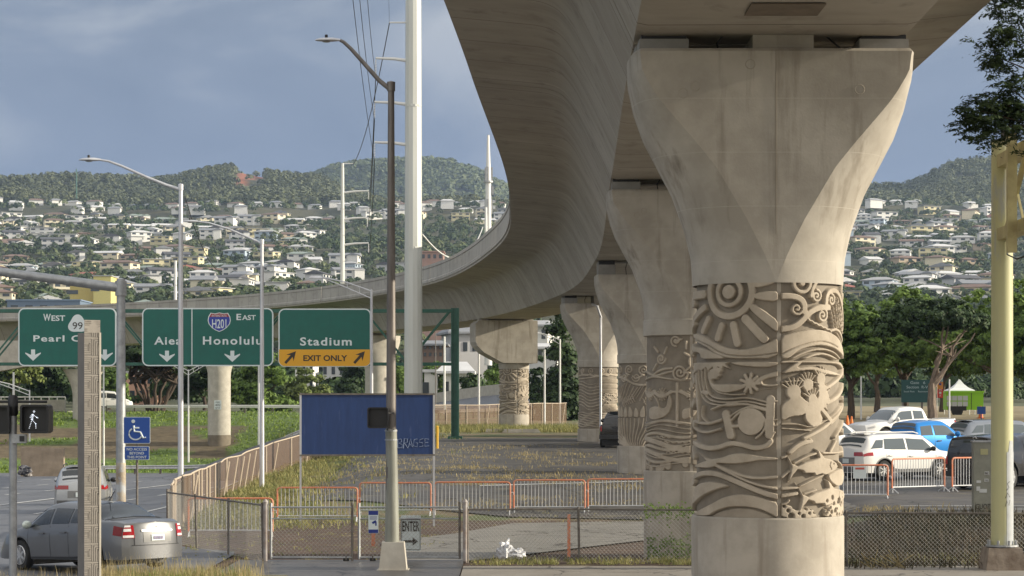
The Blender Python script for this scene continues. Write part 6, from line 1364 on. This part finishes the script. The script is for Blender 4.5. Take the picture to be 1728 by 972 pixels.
sheet('grass_verge',lambda u,v:(lerp(-8.6,-3.6+ (u*-1.2),v),lerp(43,47.9,u)),12,12,mat('verge_soil',(.13,.12,.06),.95,col2=(.2,.18,.1),scale=3),.07,label='weedy verge in front of the grey sedan')
# leaf litter and low weeds in the yard behind the gate
pts=[];n=0
for _ in range(330):
    y=rng.uniform(53,74); x=rng.uniform(-9.2 if y<64 else -10,5 if y>68 else (-2 if y>58 else -3)); pts.append((x,y,rng.uniform(.2,1)*(1 if noise.noise(Vector((x*.4,y*.4,1)))>-.05 else .35)))
blades('yard_weeds',pts,M['weed'],'sparse weeds and leaf litter in the fenced yard',.03,.13,.012,rng,1.4,per=9)
pts=[]
for _ in range(1500):
    y=rng.uniform(66,150); x=fence_x(y)+abs(rng.normal(0,2.2))+.3; pts.append((x,y,rng.uniform(.6,1.6)))
blades('fence_line_weeds',pts,M['weed'],'dry and green weeds growing along the tan screened fence',.04,.24,.02,rng,1.0,spread=.3)
pts=[]
for _ in range(1300):
    if _%2: x=rng.normal(0,4.2)-1; y=157.5+rng.normal(0,2.2)
    else: x=rng.uniform(-9,6); y=rng.uniform(150,166)
    pts.append((x,y,rng.uniform(.5,1.5)))
blades('column_weeds',pts,M['weed'],'yellow-green weeds around the hammerhead column',.1,.5,.022,rng,.7,spread=.35)
pts=[]
for px,d,n,sp in [(800,92,30,.9),(690,90,40,1.6),(905,88,40,1.6),(960,87,30,1.5),(780,84,22,.6),(820,86,26,.6),(1010,84,30,1.2),(560,84,50,2),(620,96,50,2.5),(700,100,40,2.5),(870,100,25,2),(940,104,25,1.5),(750,108,25,2),(1000,95,25,1.2),(840,112,20,2),(640,88,30,1.5),(1060,82,25,.8),(1480,63,12,.5),(1560,62,10,.5),(760,76,22,1),(850,77,22,1.5),(960,78,16,1)]:
    for q in range(int(n*1.7)): pts.append((PX(px,d)+rng.normal(0,sp*1.2),d+rng.normal(0,sp*.7),rng.uniform(.3,1.2)))
blades('lot_weeds',pts,M['straw'],'tufts of dry grass growing through cracks in the parking lot',.04,.2,.012,rng,1.3,spread=.3,per=8)
pts=[(rng.uniform(4.6,16),rng.uniform(50.4,60.5),rng.uniform(.4,1.3)) for _ in range(1500)]; pts=[p for p in pts if noise.noise(Vector((p[0]*.5,p[1]*.5,9)))>-.25]
blades('bank_grass',pts,leafmat('bank_grass',(.02,.032,.012),(.085,.058,.032),.1,.7),'brown and green grass on the bank behind the right chain-link fence',.06,.34,.012,rng,.9,spread=.3)
pts=[(rng.uniform(-.9,13.5),rng.uniform(51.4,52.9),rng.uniform(.3,.9)) for _ in range(420)]; blades('fence_foot_weeds',pts,M['weed'],'short weeds and dead leaves along the foot of the chain-link fence',.04,.25,.009,rng,.9)
# grass on the far bank
pts=[]
for _ in range(5200):
    y=rng.uniform(182,233); x=rng.uniform(-62,-9); 
    if bankg(x,y): pts.append((x,y,rng.uniform(.5,1.3)))
blades('bank_turf',pts,M['grass'],'bright green grass on the bank below the upper road',.1,.28,.07,rng,.6,per=5,spread=.5)
# vines on the second column and fence
C_=[];N_=[]
for q in range(900):
    if q%3==0: x=PX(rng.uniform(1085,1170),53); y=52.6+rng.normal(0,.1); z=1.22+abs(rng.normal(0,.07))*rng.choice([-1.6,1])
    else:
        a=rng.uniform(-1.2,.6); x=4.27+1.09*sin(a); y=54.6-1.09*cos(a)-rng.uniform(0,.1); z=max(.02,rng.choice([abs(rng.normal(0,.3)),rng.uniform(0,1.3)*(1 if a>-.1 else .4)]))
    C_.append((x,y,z)); N_.append((rng.normal()*.4,-1,.5+rng.normal()*.4))
V,Fc=quads(np.array(C_),np.array(N_),rng.uniform(.015,.04,len(C_)),.8,rng); npmesh('creeping_vine',V,Fc,M['leaf'],label='small-leaved vine climbing the fence at the foot of the second column',cat='vine')
# dead stems at the right fence
b=MB(); rnd=random.Random(9)
for q in range(16): x=PX(1505,50)+rnd.uniform(-.5,.5); b.tube([(x,50.3,0),(x+rnd.uniform(-.6,.6),50.2,rnd.uniform(.15,.5))],.01,4)
b.build('dead_stalks',M['straw'],label='dry broken stalks at the foot of the right chain-link fence',cat='stalks')
# ---------------------------------------------------------------- distant woodland
def dist_trees(name,samples,q,m,label,rng,sz=1):
    P_=[];N_=[];S=[]
    S_=np.array(samples)  # x,y,z,r,h
    n=len(S_); idx=np.repeat(np.arange(n),q); d=rng.normal(size=(n*q,3)); d/=np.linalg.norm(d,axis=1,keepdims=True); d[:,2]=np.abs(d[:,2])*1.1-.25
    r=S_[idx,3:4]; h=S_[idx,4:5]; P_=S_[idx,:3]+np.concatenate([d[:,:2]*r*rng.uniform(.7,1,(n*q,1)),h*.5+d[:,2:]*h*.5],1)
    V,Fc=quads(P_,d+rng.normal(size=(n*q,3))*.35+np.array([0,0,.2]),r.ravel()*rng.uniform(.18,.36,n*q)*sz,.75,rng); npmesh(name,V,Fc,m,label=label,kind='stuff')
rng=np.random.default_rng(21)
def okpx(p): return p<905 or p>1395
HS=[]
A_=[];B_=[];C2=[]
while len(A_)<5200:
    p=rng.uniform(-60,1760); 
    if not okpx(p): continue
    d=rng.uniform(1985,2460); x=PX(p,d)
    if 395<p<448 and d>2150 and rng.uniform()<.93: continue
    A_.append((x,d,terr(x,d)-1,rng.uniform(3.2,6.5),rng.uniform(7,14)))
dist_trees('ridge_forest',A_,50,M['leaf_f'],'dense forest covering the ridge above the houses',rng)
while len(B_)<3400:
    p=rng.uniform(470,940); d=rng.uniform(3000,3650); x=PX(p,d); B_.append((x,d,terr(x,d)-2,rng.uniform(6,12),rng.uniform(9,17)))
dist_trees('far_ridge_forest',B_,30,M['leaf_h'],'forest on the further bluish ridge behind the utility poles',rng)
while len(C2)<7400:
    p=rng.uniform(-60,1760)
    if not okpx(p): continue
    d=rng.choice([rng.uniform(620,950),rng.uniform(900,2080),rng.uniform(900,2080)]); x=PX(p,d)
    rav=(530<p<900 and 1330<d<1790)
    if not rav and noise.noise(Vector((x/70,d/70,4)))<-.12 and rng.uniform()<.75: continue
    s=rng.uniform(1.8,4.5); C2.append((x,d,terr(x,d)-.5,s,s*rng.uniform(1.1,1.9)))
half=[c for i,c in enumerate(C2) if i%3]; dist_trees('hillside_greenery',half,52,M['leaf_h2'],'trees and shrubs filling the spaces between the hillside houses',rng)
dist_trees('hillside_shrubs',[c for i,c in enumerate(C2) if i%3==0],52,M['leaf_h'],'lighter green shrubs among the hillside houses',rng)
C3=[]
while len(C3)<500:
    p=rng.uniform(-60,1760)
    if not okpx(p) : continue
    d=rng.uniform(290,640); x=PX(p,d); s=rng.uniform(2,4.5); C3.append((x,d,terr(x,d)-.5,s,s*1.5))
dist_trees('lowland_trees',C3,420,M['leaf_d'],'belt of trees on the flat ground behind the guideway',rng,.5)
# ---------------------------------------------------------------- houses
WALL={'white':(.72,.71,.68),'cream':(.68,.62,.46),'pale grey':(.5,.5,.5),'pale blue':(.42,.5,.58),'tan':(.45,.36,.26),'pale yellow':(.66,.6,.38),'pink':(.58,.36,.32)}
ROOF={'white':(.62,.62,.62),'pale grey':(.42,.42,.42),'grey':(.25,.26,.28),'brown':(.2,.13,.1),'dark':(.09,.09,.1),'red':(.32,.11,.08),'green-grey':(.25,.3,.27)}
WG=mat('house_window',(.04,.05,.06),.15)
def wallm(n): return mat('wall_'+n.replace(' ','_'),WALL[n],.85)
def roofm(n): return mat('roof_'+n.replace(' ','_'),ROOF[n],.75,noise_=.15,scale=.6)
def house(wc,rc,w_,dp,st,kind,over=.8,lanai=False,wing=False):
    root=empty('house',(0,0,-60)); h=2.9*st
    b=MB(); b.box((0,0,h/2-1.5),(w_,dp,h+3))
    if wing: b.box((w_*.32,-dp*.5-1.4,h*.5-1.6),(w_*.34,3,h*.98+3))
    b.build('wall',wallm(wc),root)
    b=MB(); rh=1.5 if kind!='flat' else .3; X=w_/2+over;Y=dp/2+over
    if kind=='hip': b.add([(-X,-Y,h),(X,-Y,h),(X,Y,h),(-X,Y,h),(-X+Y*.9,0,h+rh),(X-Y*.9,0,h+rh),(-X,-Y,h-.25),(X,-Y,h-.25),(X,Y,h-.25),(-X,Y,h-.25)],[(0,1,5,4),(1,2,5),(2,3,4,5),(3,0,4),(6,7,1,0),(7,8,2,1),(8,9,3,2),(9,6,0,3),(9,8,7,6)])
    elif kind=='gable': b.add([(-X,-Y,h-.1),(X,-Y,h-.1),(X,Y,h-.1),(-X,Y,h-.1),(-X,0,h+rh),(X,0,h+rh),(-X,-Y,h-.3),(X,-Y,h-.3),(X,Y,h-.3),(-X,Y,h-.3)],[(0,1,5,4),(2,3,4,5),(6,7,1,0),(8,9,3,2),(9,8,7,6),(1,7,8,2,5),(6,0,4,3,9)])
    elif kind=='front': b.add([(-X,-Y,h-.1),(X,-Y,h-.1),(X,Y,h-.1),(-X,Y,h-.1),(0,-Y,h+rh*1.3),(0,Y,h+rh*1.3),(-X,-Y,h-.3),(X,-Y,h-.3),(X,Y,h-.3),(-X,Y,h-.3)],[(0,4,5,3),(4,1,2,5),(6,0,3,9),(1,7,8,2),(9,8,7,6),(6,7,1,4,0),(8,9,3,5,2)]); 
    else: b.box((0,0,h+.12),(2*X,2*Y,.3))
    if wing: 
        wx=w_*.32; ww=w_*.17+.6; y0=-dp*.5-3.5; b.add([(wx-ww,y0,h-.15),(wx+ww,y0,h-.15),(wx,y0,h+1.2),(wx-ww,0,h-.15),(wx+ww,0,h-.15),(wx,0,h+1.2)],[(0,2,5,3),(2,1,4,5),(0,1,2),(0,3,4,1)])
    b.build('roof',roofm(rc),root)
    if kind=='front':
        b=MB(); b.add([(-w_/2,-dp/2-.02,h-.12),(w_/2,-dp/2-.02,h-.12),(0,-dp/2-.02,h+1.5),(-w_/2,-dp/2+.2,h-.12),(w_/2,-dp/2+.2,h-.12),(0,-dp/2+.2,h+1.5)],[(0,1,2),(3,5,4)]); b.build('gable_wall',wallm(wc),root)
    for s in range(st):
        n=3; 
        for i in range(n):
            if wing and i==2: continue
            x=lerp(-w_*.36,w_*.36,i/(n-1)); MB().box((x,-dp/2-.03,s*2.9+1.65),(w_*.17,.08,1.2)).build('window',WG,root)
    MB().box((w_/2+.03,0,h-1.25),(.08,dp*.4,1.1)).build('window',WG,root)
    if lanai: b=MB(); b.box((-w_*.15,-dp/2-1.1,2.9*(st-1)+.0),(w_*.6,2.2,.2)); b.box((-w_*.15,-dp/2-2.15,2.9*(st-1)+.5),(w_*.6,.08,.9)); b.build('balcony',wallm(wc),root)
    return root
PR=[('white','pale grey',15,9,1,'hip'),('white','grey',16,9,2,'gable'),('cream','white',17,10,1,'gable'),('white','white',14,9,2,'hip'),('pale grey','dark',14,9,2,'gable'),('white','dark',12,10,2,'front'),('tan','brown',16,10,1,'hip'),('white','pale grey',18,9,2,'flat'),
 ('pale blue','pale grey',14,9,2,'hip'),('cream','grey',13,9,2,'front'),('white','brown',15,9,1,'gable'),('pink','red',15,9,1,'hip'),('pale yellow','pale grey',16,9,2,'flat'),('white','green-grey',16,9,1,'hip'),('pale grey','white',15,10,1,'gable'),('cream','brown',17,10,2,'hip'),('white','white',12,10,1,'front'),('pale grey','pale grey',20,9,1,'flat')]
protos=[]
for i,(a,b_,w_,dp,st,kd) in enumerate(PR): protos.append((house(a,b_,w_,dp,st,kd,lanai=(i%3==0 and st==2),wing=(i%4==1)),PR[i]))
rnd=random.Random(31); H_=[]; used=[0]*len(protos)
d=655
while d<2060:
    for side in ((-25,868),(1408,1690)):
        p=side[0]+rnd.uniform(0,20)
        while p<side[1]:
            dd=d+rnd.uniform(-22,22); sp_=rnd.uniform(16,21)/dd*F
            top=345
            x=PX(p,dd); z=terr(x,dd); py=686-(z+3-CAMZ)/dd*F
            rav=530<p<880 and 1330<dd<1790
            vis=py<interp(p,[(-30,528),(240,515),(500,492),(700,450),(830,400),(868,370)]) if p<870 else (py<(520 if p<1560 else 505))
            if not rav and vis and py>334 and rnd.random()<.9: H_.append((p,dd,x,z,py))
            p+=sp_*(1.0 if d<1500 else .92)
    d+=rnd.uniform(44,52)*(1+ (d-600)/3500)
print('houses',len(H_))
H_=sorted(H_,key=lambda h:-h[4]); REST=H_[298:]; H_=H_[:298]
places=[(115,'at far left'),(230,'above the WEST sign'),(310,'left of silver lamp'),(380,'above the H201 shield'),(460,'above the EAST lettering'),(575,'left of slender cream pole'),(660,'left of brown lamp'),(720,'by tall cream pole'),(900,'above the curving guideway'),(1530,'right of nearest column'),(2000,'left of yellow gantry')]
rec={}
placed=[]
for (p,dd,x,z,py) in H_:
    k=rnd.randrange(len(protos)); 
    if protos[k][1][0]=='pink' and rnd.random()<.6: k=rnd.randrange(len(protos))
    pr=protos[k][1]; o=protos[k][0] if not used[k] else copytree(protos[k][0]); used[k]=1
    o.location=(x,dd,z+.4); o.rotation_euler=(0,0,R(rnd.uniform(-32,32))+(R(90) if rnd.random()<.18 else 0)); s=rnd.uniform(.84,1.08); o.scale=(s,s,s)
    pl_=next(t for q,t in places if p<q); row='upper' if py<375 else 'middle' if py<430 else 'lower'
    key=(pr[0],pr[1],pr[4],pl_,row); rec.setdefault(key,[]).append((p,o))
ordn=['first','second','third','fourth','fifth','sixth','seventh','eighth','ninth','tenth']
for (wc,rc,st,pl_,row),L_ in rec.items():
    L_.sort(key=lambda t:t[0])
    for i,(p,o) in enumerate(L_):
        lb=f"{wc} {'two-storey ' if st==2 else ''}house, {rc} roof, "+(f'{ordn[min(i,9)]} from left, ' if len(L_)>1 else '')+f"{row} slope, {pl_}"
        tag(o,lb,'house','houses on the hillside')
if REST:
    W2={};
    for (p,dd,x,z,py) in REST:
        kk=rnd.randrange(4); wb_,rb_=W2.setdefault(kk,(MB(),MB())); a=R(rnd.uniform(-30,30)); rm=Matrix.Rotation(a,3,'Z'); w_=rnd.uniform(9,13); h=rnd.choice((2.4,4))
        wb_.box((x,dd,z+h/2-1),(w_,7.5,h+3),rm); rb_.add([rm@Vector(q)+Vector((x,dd,z+h+.5)) for q in ((-w_/2-1,-4.6,0),(w_/2+1,-4.6,0),(w_/2+1,4.6,0),(-w_/2-1,4.6,0),(-w_*.3,0,1.6),(w_*.3,0,1.6))],[(0,1,5,4),(1,2,5),(2,3,4,5),(3,0,4),(3,2,1,0)])
    wm=MB(); rmm=[MB() for _ in range(4)]
    for kk,(wb_,rb_) in W2.items(): wm.add(wb_.v,wb_.f)
    wo=wm.build('distant_houses',wallm('white'),kind='stuff',label='crowded far houses in the top rows of the hillside')
    for kk,(wb_,rb_) in W2.items(): rb_.build('roofs',roofm(('pale grey','white','grey','brown')[kk]),wo,kind='stuff')
for (o,pr),u in zip(protos,used):
    if not u:
        for c_ in list(o.children): bpy.data.objects.remove(c_)
        bpy.data.objects.remove(o)
# ---------------------------------------------------------------- nearer buildings
def bldg(px0,px1,y0,y1,d,wall,roof,lb,name='building',storeys=1,nw=4,dp=10,kind='flat',rz=0):
    k=d/F; w_=(px1-px0)*k; x=PX((px0+px1)/2,d); zt=CAMZ+(686-y0)*k; zb=min(CAMZ+(686-y1)*k,terr(x,d))-1; root=empty(name,(x,d+dp/2,zb),rz,lb,'building'); H=zt-zb; hv=(y1-y0)*k
    MB().box((0,0,H/2),(w_,dp,H)).build('wall',wall,root)
    b=MB()
    if kind=='flat': b.box((0,0,H+.15),(w_+.8,dp+.8,.35))
    else:
        X=w_/2+.8;Y=dp/2+.9; rh=hv*.3; b.add([(-X,-Y,H),(X,-Y,H),(X,Y,H),(-X,Y,H),(-X*.55,0,H+rh),(X*.55,0,H+rh),(-X,-Y,H-.3),(X,-Y,H-.3),(X,Y,H-.3),(-X,Y,H-.3)],[(0,1,5,4),(1,2,5),(2,3,4,5),(3,0,4),(6,7,1,0),(7,8,2,1),(8,9,3,2),(9,6,0,3),(9,8,7,6)])
    b.build('roof',roof,root)
    for s in range(storeys):
        for i in range(nw):
            MB().box((lerp(-w_*.4,w_*.4,i/max(1,nw-1)),-dp/2-.04,H-hv*(s+.5)/storeys),(w_*.5/nw,.1,min(1.4,hv/storeys*.5))).build('window',WG,root)
    return root
bldg(118,157,476,510,790,mat('mustard_wall',(.52,.42,.14),.85),roofm('pale grey'),'mustard yellow block left half, behind the left guideway parapet',nw=1,dp=14)
bldg(157.5,187,466,510,786,mat('yellow_wall',(.66,.58,.22),.85),roofm('pale grey'),'taller bright yellow block with a dark vertical slot, behind the left guideway parapet',nw=1,dp=14)
bldg(12,135,507,530,740,mat('blue_grey_wall',(.14,.19,.26),.8),mat('blue_roof',(.22,.3,.42),.6),'long low blue-grey building above the WEST 99 sign',nw=5,dp=20)
bldg(704,748,580,604,340,mat('rust_wall',(.2,.14,.11),.85),roofm('grey'),'rust red apartment block seen through the gantry truss',storeys=2,nw=5,kind='hip')
bldg(752,812,560,610,350,wallm('pale grey'),roofm('grey'),'grey-roofed house behind the green gantry post',storeys=1,nw=4,kind='hip',rz=.2)
bldg(716,738,628,682,268,wallm('white'),roofm('white'),'small white shed left of the green gantry post',nw=1,dp=6)
bldg(748,790,626,682,262,wallm('white'),roofm('white'),'white-walled shop with grey roof right of the green gantry post',nw=2,dp=8,kind='hip')
bldg(868,936,548,580,330,wallm('white'),roofm('pale grey'),'white house with broad pale roof between hammerhead and fourth column',storeys=1,nw=5,kind='hip',rz=-.2)
bldg(895,940,585,610,300,wallm('pale grey'),roofm('white'),'pale roofed house below the one behind the hammerhead column',nw=4,kind='hip')
bldg(170,262,630,700,300,mat('salmon_wall',(.6,.36,.26),.85),roofm('pale grey'),'salmon and cream apartment block behind the banyan tree',storeys=3,nw=6)
bldg(545,580,600,650,400,wallm('pale grey'),roofm('white'),'pale low block below the Stadium sign',storeys=1,nw=3)
bldg(498,528,600,660,335,wallm('white'),roofm('brown'),'white and brown low building left under the Stadium sign',storeys=2,nw=3)
bldg(700,748,425,440,780,mat('red_wall',(.36,.23,.19),.85),mat('pink_roof',(.42,.26,.22),.7),'long low red building right of the tall cream pole above the parapet',nw=5,dp=14)
# ramp road barrier
b=MB(); L_=[(PX(px,d),d,CAMZ+(686-y)*d/F) for px,d,y in ((640,262,672),(735,255,664),(775,250,658),(815,244,652),(850,236,648),(890,232,646))]
for p,q in zip(L_[:-1],L_[1:]): b.bar((p[0],p[1],p[2]-.55),(q[0],q[1],q[2]-.55),.35,1.15)
b.build('ramp_barrier',M['conc_pale'],label='curved pale concrete barrier of the ramp behind the gantry post',cat='barrier')
b=MB(); b.grid([[(p[0],p[1]-.3,p[2]-1.05),(p[0]+.3,p[1]-14,p[2]-2.4)] for p in L_]); b.build('ramp_road',M['asph_h'],label='grey ramp road behind the screened fence',kind='structure')
# left bridge and abutment
k=238/F; x0,x1=PX(-120,238),PX(110,238); zc=CAMZ+(686-682)*k; br=empty('road_bridge',((x0+x1)/2,238,zc),0,'pale road bridge with pipe railing at the left edge, behind the walk signal','bridge'); w_=x1-x0
MB().box((0,0,-.1),(w_,.5,1.1)).build('parapet',M['conc_pale'],br); MB().box((0,3,-1.0),(w_,6,.55)).build('deck',M['conc_grey'],br)
b=MB(); b.tube([(-w_/2,0,.75),(w_/2,0,.75)],.06,6)
for i in range(18): b.tube([(lerp(-w_/2,w_/2,i/17),0,.4),(lerp(-w_/2,w_/2,i/17),0,.75)],.05,5)
b.build('railing',M['white_pole'],br)
MB().box((-1,1,-1.9),(w_-2,.6,1.2)).build('girder',M['conc_pale'],br)
b=MB(); b.prism([(-1.2,-.5),(-1.2,2.2),(2.0,2.1),(2.0,-.5)],0,.5); b.build('abutment_wall',mat('tan_concrete',(.38,.3,.22),.9,noise_=.3,scale=1.5),label='low tan concrete wall with rubbish, left of the silver SUV',cat='wall',loc=(PX(62,168),168,terr(PX(62,168),168)))
b=MB(); 
for q in range(7): blob(b,(PX(30+rnd.random()*16,165),165+rnd.random(),terr(PX(35,165),165)+.15+q*.09),(.35,.35,.2),6,8,.4,q)
b.build('rubbish_heap',mat('rubbish',(.3,.28,.27),.8,col2=(.06,.06,.07),scale=3,lo=.48,hi=.52),label='heap of dark and pale rubbish against the tan wall, left of the silver SUV',cat='rubbish')
# ---------------------------------------------------------------- food trailer, tent, banner, gate sign
D=143;k=D/F; ft=empty('food_trailer',(PX(1628,D),D,CAMZ+(686-703)*k),R(-6),'bright lime green food trailer under the trees','trailer'); w_=62*k;h=39*k
lime=mat('lime_paint',(.25,.55,.02),.45)
MB().box((0,1.1,h/2+.25),(w_,2.2,h-.35)).build('body',lime,ft); b=MB(); b.box((0,1.1,h+.1),(w_+.1,2.3,.12)); b.build('roof',lime,ft); MB().box((.18*w_,-.012,h/2+.25),(.03,.02,h-.4)).build('corner_seam',M['black'],ft)
for x in (-.2*w_,): 
    b=MB(); b.lathe([(.36,-.02),(.36,.25)],18,(x,0,.36),ax='y'); b.build('wheel',M['rubber'],ft,smooth=True); MB().box((x,-.015,.55),(1.15,.03,.35)).build('wheel_arch',M['black'],ft)
mb=MB(); 
for r in range(2):
    for c in range(4): mb.box((-w_*.42+c*.34,-.02,h*.55+r*.36),(.3,.03,.3))
mb.build('menu_boards',mat('menu_white',(.5,.52,.52),.6),ft)
D=146;k=D/F; tn=empty('canopy_tent',(PX(1619,D),D,CAMZ+(686-703)*k),0,'white peaked canopy tent beside the green trailer','tent'); hw=22*k; z0=43*k;z1=64*k
b=MB(); ring=[]
for t,zz in ((1,0),(.97,.08),(.62,.25),(.3,.55),(.1,.85),(.02,1)): ring.append([(hw*t*sx,hw*t*sy,lerp(z0,z1,zz)) for sx,sy in ((-1,-1),(1,-1),(1,1),(-1,1))])
b.add([p for r in ring for p in r],[(i*4+j,i*4+(j+1)%4,(i+1)*4+(j+1)%4,(i+1)*4+j) for i in range(5) for j in range(4)]); b.box((0,-hw,z0-.08),(2*hw,.02,.2)); b.build('canopy',M['white'],tn)
for sx in (-1,1):
    for sy in (-1,1): MB().tube([(sx*hw*.97,sy*hw*.97,0),(sx*hw*.97,sy*hw*.97,z0)],.03,6).build('leg',M['white_pole'],tn)
D=140;k=D/F; fb=empty('feather_banner',(PX(1586,D),D,CAMZ+(686-704)*k),0,'tall curved feather banner in pale blue, orange and red, lettered down its length','banner')
MB().tube([(-.18,0,0),(-.18,0,2.9),(.0,0,3.05)],.02,6).build('pole',M['white_pole'],fb)
cols=[('banner_red',(.6,.05,.04)),('banner_orange',(.7,.3,.08)),('banner_blue',(.35,.55,.65))]
for i,(n_,c_) in enumerate(cols):
    za,zb_=[(1.2,1.75),(1.752,2.2),(2.202,2.85)][i]; b=MB(); P_=[(-.17,za),(.2,za),(.2,zb_ if i<2 else 2.7),(.17 if i==2 else .2,zb_),(-.17,zb_)]; b.prism(P_,0,.015); b.build('fabric',mat(n_,c_,.7),fb)
for i,ch in enumerate('MIX'): text(ch,.02,1.62-.17*i,.13,.14,M['sign_w'],fb,y=-.012)
for i,ch in enumerate('ACAI'): text(ch,.02,2.5-.17*i,.12,.14,M['shield_b'],fb,y=-.012)
D=126;k=D/F; gs=empty('gate_sign',(PX(1546,D),D,CAMZ+(686-706)*k),0,'dark green gate sign reading Gate 6 Section R-V behind the trunk','sign'); h0=27*k;h1=65*k;w_=50*k
MB().box((0,0,(h0+h1)/2),(w_,.08,h1-h0)).build('panel',mat('dark_teal',(.015,.07,.07),.6),gs)
for x in (-.45,.2): MB().box((x*w_,.05,h0/2+.2),(.1,.08,h0+.4)).build('post',M['bronze'],gs)
gw=mat('sign_faint',(.4,.5,.5),.6); text('Gate   6',.05*w_,58*k,4.6*k,25*k,gw,gs,y=-.05); text('Section  R-V',.03*w_,50.5*k,4.6*k,36*k,gw,gs,y=-.05); text('South Rest     Restrooms',.0,44*k,2.8*k,42*k,gw,gs,y=-.05)
D=133;k=D/F; b=MB(); b.box((0,0,.55),(.5,.05,.45)); b.box((0,.03,.3),(.05,.05,.6)); b.build('small_blue_sign',M['sign_b'],label='small blue sign in front of the green trailer',cat='sign',loc=(PX(1656,D),D,terr(PX(1656,D),D)))
for px,d,lb in ((1602,112,'orange traffic cone right of the pale bare trunk'),(1655,134,'small orange cone in front of the green trailer'),(1430,118,'orange cone right of the nearest carved column'),(1437,117,'second orange cone by the nearest carved column')):
    b=MB(); b.box((0,0,.02),(.4,.4,.05)); b.lathe([(.15,.04),(.03,.75)],12); b.build('traffic_cone',mat('cone_orange',(.8,.2,.03),.6),smooth=False,label=lb,cat='traffic cone',loc=(PX(px,d),d,terr(PX(px,d),d)+.04))
thin_pole(1602,640,708,124,'slim pale post beside the pale bare trunk',.05); thin_pole(1453,635,708,128,'slim white post behind the white pickup',.05)

# ---------------------------------------------------------------- haze
hz=MB(); hz.box((0,4200,190),(9000,10600,560)); 
hm=bpy.data.materials.new('haze_air'); hm.use_nodes=True; t_=hm.node_tree; t_.nodes.clear(); o_=t_.nodes.new('ShaderNodeOutputMaterial'); pv=t_.nodes.new('ShaderNodeVolumePrincipled')
pv.inputs['Color'].default_value=(.55,.72,1,1); pv.inputs['Density'].default_value=.00008; pv.inputs['Anisotropy'].default_value=.2; t_.links.new(pv.outputs[0],o_.inputs['Volume'])
hz.build('haze',hm,kind='stuff',label='thin bluish air haze over the valley')
